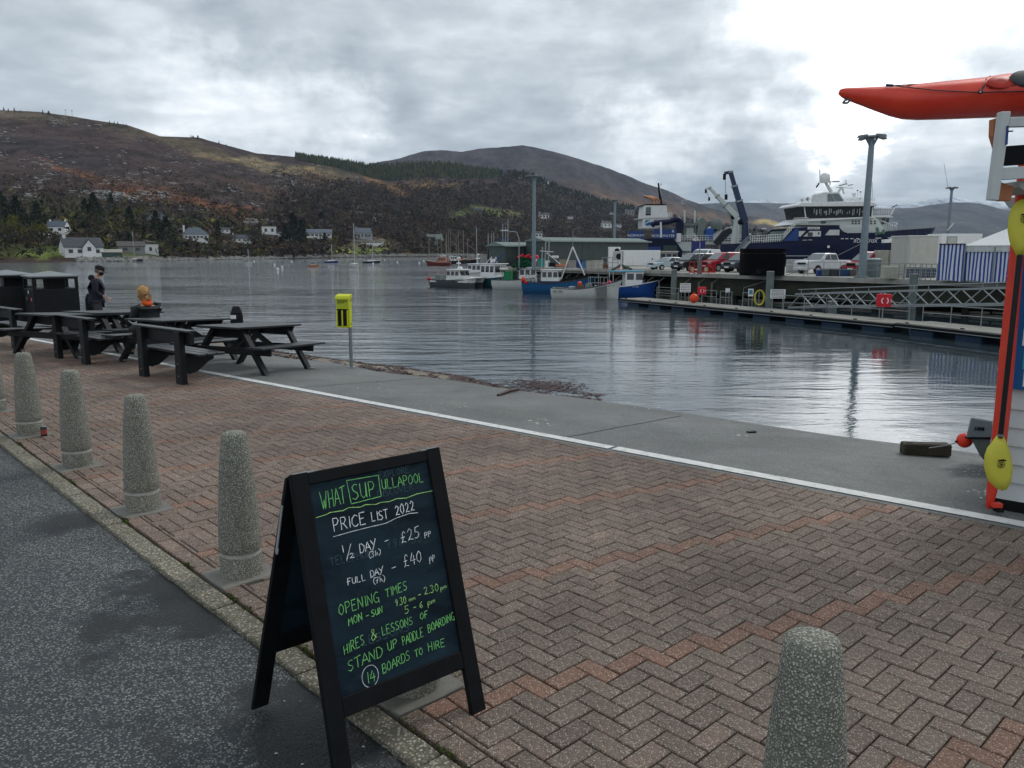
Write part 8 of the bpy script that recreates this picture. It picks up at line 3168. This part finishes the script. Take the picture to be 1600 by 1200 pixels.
skinned('scarf', wom, [(.10, -.09, 1.02, .045), (.0, -.05, 1.01, .055), (-.03, .04, 1.02, .06), (.05, .10, 1.03, .045), (-.09, .0, .96, .045)], [(0, 1), (1, 2), (2, 3), (2, 4)], scarf, 2, 1)
hand(wom, (.26, -.155, 1.03), (-.1, .5, .8), (1, 0, 0), s=.9)
hand(wom, (.32, .11, .68), (.9, -.3, -.2), (0, 1, 0), s=.9)

# ------------------------------------------------------------------ timber block, buoy, grey boat bow
tb = AP(1450, 713)
root = thing('timber_block', 'weathered dark timber block lying on the apron beside the kiosk', 'timber', tb + Vector((0, .06, .0)), R(-7))
MB().box((0, 0, .062), (.46, .13, .125), M('wet_timber', (.055, .048, .032), .8, var=.5, scale=7, bmp=.01, dirt=.5)).build('beam', root, bevel=.012)
MB().cyl((-.16, 0, .124), (-.16, 0, .130), .03, M('rusty_iron', None), n=10).build('bolt', root)
bq = at(1507, 688, 7.4)
root = thing('mooring_float', 'orange-red round float hanging beside the grey boat bow', 'buoy', bq)
MB().ball((0, 0, 0), .070, M('float_orange_red', (.80, .045, .02), .35), 20, 14).build('ball', root)
MB().cyl((-.05, 0, -.01), (-.085, 0, -.012), .010, blackp, n=8).build('eye', root)
rp = at(1452, 700, 7.25) - bq
rt_ = thing('mooring_line', 'thin grey rope running from the orange float over the timber block', 'rope', bq)
MB().tube([(-.07, 0, -.02), tuple(rp * .5 + Vector((0, 0, -.012))), tuple(rp)], .005, M('rope_grey', None), 5).build('rope', rt_)
bo = at(1512, 684, 7.2)
root = thing('grey_dinghy', 'bow of a pale grey dinghy poking out from behind the kiosk', 'dinghy', bo)
P_ = lambda x, y, dd=0.0: at(x, y, 7.2 + dd) - bo
hl = M('dinghy_grey', (.24, .27, .29), .5, var=.1)
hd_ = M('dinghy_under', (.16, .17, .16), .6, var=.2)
MB().add([P_(1517, 652), P_(1580, 663), P_(1580, 683), P_(1509, 683), P_(1525, 650, .5), P_(1590, 662, .5), P_(1590, 683, .5), P_(1518, 683, .5)],
         [(3, 2, 1, 0), (0, 1, 5, 4), (4, 5, 6, 7), (3, 0, 4, 7), (1, 2, 6, 5)], hl).build('bow', root, bevel=.01)
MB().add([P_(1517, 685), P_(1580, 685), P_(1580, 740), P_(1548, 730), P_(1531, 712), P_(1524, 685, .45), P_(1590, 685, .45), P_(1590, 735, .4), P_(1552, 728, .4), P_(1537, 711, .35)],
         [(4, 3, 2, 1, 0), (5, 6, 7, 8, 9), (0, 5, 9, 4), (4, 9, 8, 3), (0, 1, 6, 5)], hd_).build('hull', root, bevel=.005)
MB().beam(P_(1510, 684), P_(1580, 684.5), .05, .014, blackp).build('rubbing_strake', root)
q_ = P_(1529, 670) + Vector((0, -.015, 0))
lab_text('NRS', root, q_, .05, blackp, name='maker_lettering')
MB().cyl(P_(1534.5, 670) + Vector((0, -.012, 0)), P_(1534.5, 670) + Vector((0, -.016, 0)), .012, blackp, n=12).build('emblem', root)

# ------------------------------------------------------------------ kiosk with paddles and kayaks
kc = G(1562, 797)
kx0 = kc + Vector((0, .16, 0))
dK = Vector((WD.x, WD.y, 0))
nK = Vector((WN.x, WN.y, 0))
kiosk = thing('kiosk', 'white weatherboarded hire kiosk at the right edge', 'kiosk', kx0)
cladw = M('weatherboard_white', (.52, .56, .57), .5, var=.05, scale=3, dirt=.08)
KW, KH = 2.6, 2.75
z = .06
i = 0
while z < 2.25:
 z1 = min(z + .138, 2.28)
 mb = MB()
 a, b_ = Vector((0, 0, 0)), dK * KW
 vs = []
 for pp in (a, b_):
  vs += [pp + Vector((0, 0, z)) - nK * .022, pp + Vector((0, 0, z1 - .004)) - nK * .002, pp + Vector((0, 0, z1 - .004)) + nK * .02, pp + Vector((0, 0, z)) + nK * .02]
 mb.add(vs, [(0, 4, 5, 1), (1, 5, 6, 2), (0, 3, 7, 4), (0, 1, 2, 3), (7, 6, 5, 4)], cladw)
 mb.build('board', kiosk)
 mb = MB()
 vs = []
 for pp in (a, nK * 2.2):
  vs += [pp + Vector((0, 0, z)) - dK * .022, pp + Vector((0, 0, z1 - .004)) - dK * .002, pp + Vector((0, 0, z1 - .004)) + dK * .02, pp + Vector((0, 0, z)) + dK * .02]
 mb.add(vs, [(1, 5, 4, 0), (2, 6, 5, 1), (4, 7, 3, 0), (3, 2, 1, 0), (4, 5, 6, 7)], cladw)
 mb.build('board', kiosk)
 z = z1
mb = MB()
for p0_, p1_, p2_, p3_ in (((.03), (.03), 0, 0),):
 A0, A1 = dK * .03 + nK * .03, dK * KW + nK * .03
 A2, A3 = dK * KW + nK * 2.2, dK * .03 + nK * 2.2
 mb.add([A0, A1, A2, A3] + [q + Vector((0, 0, 2.28)) for q in (A0, A1, A2, A3)], [(0, 1, 5, 4), (1, 2, 6, 5), (2, 3, 7, 6), (3, 0, 4, 7), (4, 5, 6, 7)], blackp)
mb.build('core_wall', kiosk)
MB().beam(nK * .0, dK * KW, .06, .11, blackp).build('base_strip', kiosk)
bpan = MB()
P_ = lambda x, y, lift=.05: (lambda r: cam.location + r * (((kx0 - nK * lift) - cam.location).dot(nK) / r.dot(nK)) - kx0)(ray(x, y))
q0_, q1_ = P_(1592, 300), P_(1573, 607)
zt_, zb_ = q0_.z, q1_.z
sx0 = q1_.dot(dK)
blu = M('poster_blue', (.012, .10, .28), .4, var=.08)
bpan.add([dK * sx0 - nK * .05 + Vector((0, 0, zb_)), dK * (sx0 + 1.2) - nK * .05 + Vector((0, 0, zb_)), dK * (sx0 + 1.2) - nK * .05 + Vector((0, 0, zt_)), dK * sx0 - nK * .05 + Vector((0, 0, zt_)),
          dK * sx0 - nK * .02 + Vector((0, 0, zb_)), dK * (sx0 + 1.2) - nK * .02 + Vector((0, 0, zb_)), dK * (sx0 + 1.2) - nK * .02 + Vector((0, 0, zt_)), dK * sx0 - nK * .02 + Vector((0, 0, zt_))],
         [(0, 1, 2, 3), (0, 3, 7, 4), (4, 5, 1, 0), (3, 2, 6, 7)], blu)
bpan.build('blue_poster_board', kiosk)
for x0, y0, x1, y1, m_ in ((1597, 548, 1625, 577, M('poster_cyan', (.05, .35, .5), .4)), (1597, 515, 1625, 540, white), (1597.5, 580, 1625, 604, white)):
 a, b_ = P_(x0, y1, .053), P_(x1, y0, .053)
 mb = MB()
 s0_, s1_ = a.dot(dK), b_.dot(dK)
 mb.add([dK * s0_ - nK * .053 + Vector((0, 0, a.z)), dK * s1_ - nK * .053 + Vector((0, 0, a.z)), dK * s1_ - nK * .053 + Vector((0, 0, b_.z)), dK * s0_ - nK * .053 + Vector((0, 0, b_.z))], [(0, 1, 2, 3)], m_)
 mb.build('poster_picture', kiosk)
Yk = 5.35
rack = thing('roof_rack', 'white timber rack above the kiosk carrying the red kayak', 'rack', at(1560, 312, Yk))
P_ = lambda x, y, dd=0.0: at(x, y, Yk + dd) - Vector(rack.location)
rw_ = M('rack_white', (.50, .54, .54), .55, var=.08, scale=4, dirt=.2)


def plate(pts, mat, th, name, dd=0.0):
 q = [P_(x, y, dd) for x, y in pts]
 MB().extr([(v.x, v.z) for v in q], (0, dd, 0), (1, 0, 0), (0, 0, 1), -th, mat).build(name, rack, bevel=.003)


plate([(1566, 174), (1580, 174), (1561, 313), (1548, 312)], rw_, .06, 'upright')
plate([(1579, 183), (1660, 180), (1660, 196), (1577, 198)], rw_, .05, 'top_rail')
plate([(1564, 262), (1660, 256), (1660, 276), (1562, 281)], rw_, .05, 'lower_rail', .01)
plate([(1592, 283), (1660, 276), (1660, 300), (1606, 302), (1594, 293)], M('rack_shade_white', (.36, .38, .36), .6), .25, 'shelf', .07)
plate([(1552, 186), (1562, 183), (1561, 200), (1557, 232), (1551, 212)], M('bare_timber', (.38, .15, .07), .7, var=.2, scale=8), .05, 'timber_brace', .08)
plate([(1563, 284), (1584, 291), (1580, 314), (1562, 314)], M('bare_timber', None), .05, 'timber_brace', .09)
plate([(1572, 228), (1660, 222), (1660, 252), (1570, 258)], M('black_box', (.006, .007, .010), .6, spec=.1), .10, 'black_crate', .062)
plate([(1574, 196), (1577, 196), (1575, 226), (1572, 226)], rblue, .02, 'blue_strap', -.01)
plate([(1574, 204), (1584, 203.5), (1584, 205.5), (1574, 206)], rblue, .02, 'strap_hook', -.012)
plate([(1606, 306), (1700, 300), (1700, 330), (1618, 322)], rw_, .3, 'soffit', .3)

Yh = 6.3
ko = at(1311, 145, Yh)
kay = thing('kayak', 'bright red sea kayak lying on the roof rack', 'kayak', ko)
kredm, g, b, co = newmat('kayak_red')
g.put(b.inputs['Base Color'], g.mix(g.map(g.noise(co, 3, 4), .35, .65), (.62, .035, .018), (.72, .055, .025)))
b.inputs['Roughness'].default_value = .42
bump(g, b, g.noise(co, 40, 3, .6), .0012)
TOPC = [(1311, 143), (1313, 139), (1320, 137.5), (1380, 135.5), (1450, 130), (1520, 124), (1560, 118), (1600, 114.5), (1700, 112), (1850, 112), (2000, 120), (2200, 132)]
BOTC = [(1311, 147), (1314, 151), (1325, 156.5), (1360, 169), (1395, 181), (1415, 185.5), (1445, 187), (1520, 184), (1600, 181), (1850, 176), (2000, 168), (2200, 140)]
WID = [(1311, .012), (1320, .03), (1400, .12), (1500, .21), (1600, .265), (1800, .28), (2000, .18), (2200, .02)]
rings = []
xs_ = [1311, 1312.5, 1316, 1322, 1335, 1350, 1370, 1395, 1415, 1440, 1480, 1520, 1560, 1600, 1660, 1740, 1850, 1950, 2080, 2200]
for x in xs_:
 t_, b2_, w = interp(TOPC, x), interp(BOTC, x), interp(WID, x)
 zt_, zb_ = (at(x, t_, Yh) - ko), (at(x, b2_, Yh) - ko)
 X = zt_.x
 h_ = zt_.z - zb_.z
 ring = []
 for k_, (yy, zz) in enumerate(((0, 1.0), (-.45, .97), (-.86, .80), (-1.0, .60), (-.96, .40), (-.62, .08), (-.2, 0), (.2, 0), (.62, .08), (.96, .40), (1.0, .60), (.86, .80), (.45, .97))):
  ring.append(Vector((X, w * yy, zb_.z + h_ * zz)))
 rings.append(ring)
mb = MB()
mb.loft(rings, kredm)
ho = mb.build('hull', kay)
MB().tube([Vector(r_[3]) + Vector((0, -.002, .004)) for r_ in rings[11:]], .003, M('seam_dark', (.12, .01, .01), .6), 5).build('seam', kay)
Pk = lambda x, y, yy: (lambda v: Vector((v.x, yy, v.z)))(at(x, y, Yh + yy) - ko)
dl = M('deck_line', (.03, .03, .04), .7)
MB().tube([Pk(1396, 133.5, -.08), Pk(1470, 129.5, -.05), Pk(1540, 122, -.03)], .004, dl, 5).build('deck_line', kay)
MB().tube([Pk(1398, 134, -.10), Pk(1460, 141, -.17), Pk(1531, 144.5, -.235), Pk(1660, 141, -.27)], .004, dl, 5).build('deck_line', kay)
MB().tube([Pk(1532, 143, -.25), Pk(1538, 134, -.22), Pk(1541, 124, -.14), Pk(1547, 119, -.05)], .006, dl, 6).build('bungee_cord', kay)
MB().ball(Pk(1532, 143.5, -.25), .016, M('fitting_dark', (.02, .02, .02), .5), 8, 6).build('deck_fitting', kay)
MB().cyl(Pk(1532, 143.5, -.265), Pk(1532, 143.5, -.275), .006, white, n=8).build('screw', kay)
MB().tube([Pk(1384, 133, -.06), Pk(1396, 133.6, -.08)], .010, M('clip_blue', (.02, .03, .12), .6), 6).build('clip', kay)
tg = MB()
tg.tube([Pk(1319, 152, -.01), Pk(1321, 156, -.02)], .005, dl, 5)
tg.tube([Pk(1317, 161, -.02), Pk(1320, 157, -.02), Pk(1326, 155, -.02), Pk(1328, 157, -.02), Pk(1324, 161, -.02), Pk(1317, 161, -.02)], .008, M('toggle_grey', (.08, .09, .10), .5), 6)
tg.build('carry_toggle', kay)
hm_ = MB()
hq = Pk(1601, 125.5, -.20)
hm_.lathe([(.075, 0), (.078, .01), (.074, .028), (.05, .036), (.01, .036)], M('hatch_grey', (.05, .055, .06), .6), n=20, sx=1.5)
hc_ = hm_.build('hatch_cover', kay)
hc_.location = hq
hc_.rotation_euler = (R(50), R(-6), 0)
rc_ = MB()
rc_.lathe([(.06, 0), (.055, .006), (.02, .007)], M('recess_red', (.40, .02, .01), .5), n=16, sx=1.6)
ro_ = rc_.build('deck_recess', kay)
ro_.location = Pk(1563, 128.5, -.215)
ro_.rotation_euler = (R(52), R(-5), 0)

Yp = 5.68
sk = thing('upright_kayak', 'narrow red kayak standing upright against the kiosk corner behind the paddle', 'kayak', at(1556, 797, Yp))
P_ = lambda x, y, dd=0.0: at(x, y, Yp + dd) - Vector(sk.location)
rings = []
for y, x0, x1 in ((797, 1546, 1551), (790, 1544, 1556), (770, 1545, 1562), (740, 1548, 1568), (700, 1552, 1576), (640, 1558, 1583), (560, 1565, 1590), (480, 1573, 1597), (400, 1581, 1603), (330, 1588, 1609), (250, 1596, 1612)):
 a, b_ = P_(x0, y), P_(x1, y)
 c_, hw_ = (a + b_) / 2, (b_ - a).length / 2
 rings.append([c_ + Vector((math.cos(t_) * hw_, math.sin(t_) * hw_ * .55 + .03, 0)) for t_ in [j * math.pi / 6 for j in range(12)]])
MB().loft(rings, kredm).build('hull', sk)
MB().box(P_(1557, 789, -.01), (.07, .05, .035), kredm).build('rudder_block', sk, bevel=.004)
MB().box(P_(1560, 797, -.02), (.05, .06, .02), blackp).build('end_cap', sk)
Yq = 5.52
pad = thing('paddle', 'kayak paddle with yellow blades and black shaft leaning on the red kayak', 'paddle', at(1560, 767, Yq))
P_ = lambda x, y, dd=0.0: at(x, y, Yq + dd) - Vector(pad.location)
yb = M('blade_yellow', (.60, .56, .07), .5, var=.06, scale=6, dirt=.1)


def blade(out, name):
 q = [P_(x, y) for x, y in out]
 c_ = sum(q, Vector()) / len(q)
 mb = MB()
 n = len(q)
 front, back, mid = [], [], []
 vs = q + [c_.lerp(v, .6) + Vector((0, -.012, 0)) for v in q] + [c_ + Vector((0, -.016, 0))] + [v + Vector((0, .006, 0)) for v in q]
 fs = []
 for i in range(n):
  j = (i + 1) % n
  fs += [(i, j, n + j, n + i), (n + i, n + j, 2 * n), (j, i, 2 * n + 1 + i, 2 * n + 1 + j)]
 fs.append(tuple(2 * n + 1 + i for i in range(n)))
 mb.add(vs, fs, yb, True)
 o = mb.build(name, pad)
 return o, c_


lo_o, lc = blade([(1558, 681), (1568, 681), (1574, 694), (1579, 708), (1582, 726), (1582, 742), (1579, 756), (1573, 765), (1566, 767), (1557, 763), (1546, 753), (1541, 742), (1538, 728), (1539, 712), (1543, 700), (1551, 690)], 'blade')
up_o, uc = blade([(1590, 401), (1597, 401), (1608, 388), (1620, 372), (1627, 350), (1626, 332), (1618, 318), (1608, 311), (1598, 311), (1588, 316), (1580, 327), (1576, 342), (1575, 360), (1578, 378), (1584, 390)], 'blade')
for o_, c_ in ((lo_o, lc + Vector((.003, 0, .002))), (up_o, P_(1598, 343))):
 for j in range(3):
  a_ = j * math.pi / 3 + .2
  MB().beam(c_ + Vector((math.cos(a_) * .022, -.0225, math.sin(a_) * .022)), c_ + Vector((-math.cos(a_) * .022, -.0225, -math.sin(a_) * .022)), .003, .002, blackp, upv=(0, 1, 0)).build('blade_emblem', o_)
 pts = [c_ + Vector((math.cos(k_ * .4) * .025, -.0215, math.sin(k_ * .4) * .022)) for k_ in range(17)]
 MB().tube(pts, .0016, blackp, 4).build('blade_emblem', o_)
 lab_text('werner' if False else 'paddles', o_, c_ + Vector((.004, -.0225, .034)), .018, blackp, name='blade_lettering')
MB().cyl(P_(1563, 684), P_(1593.5, 398), .0175, M('shaft_black', (.008, .008, .009), .4), n=12).build('shaft', pad)
MB().cyl(P_(1563, 682), P_(1563.4, 678), .021, M('collar_grey', (.15, .16, .16), .5), n=12).build('collar', pad)
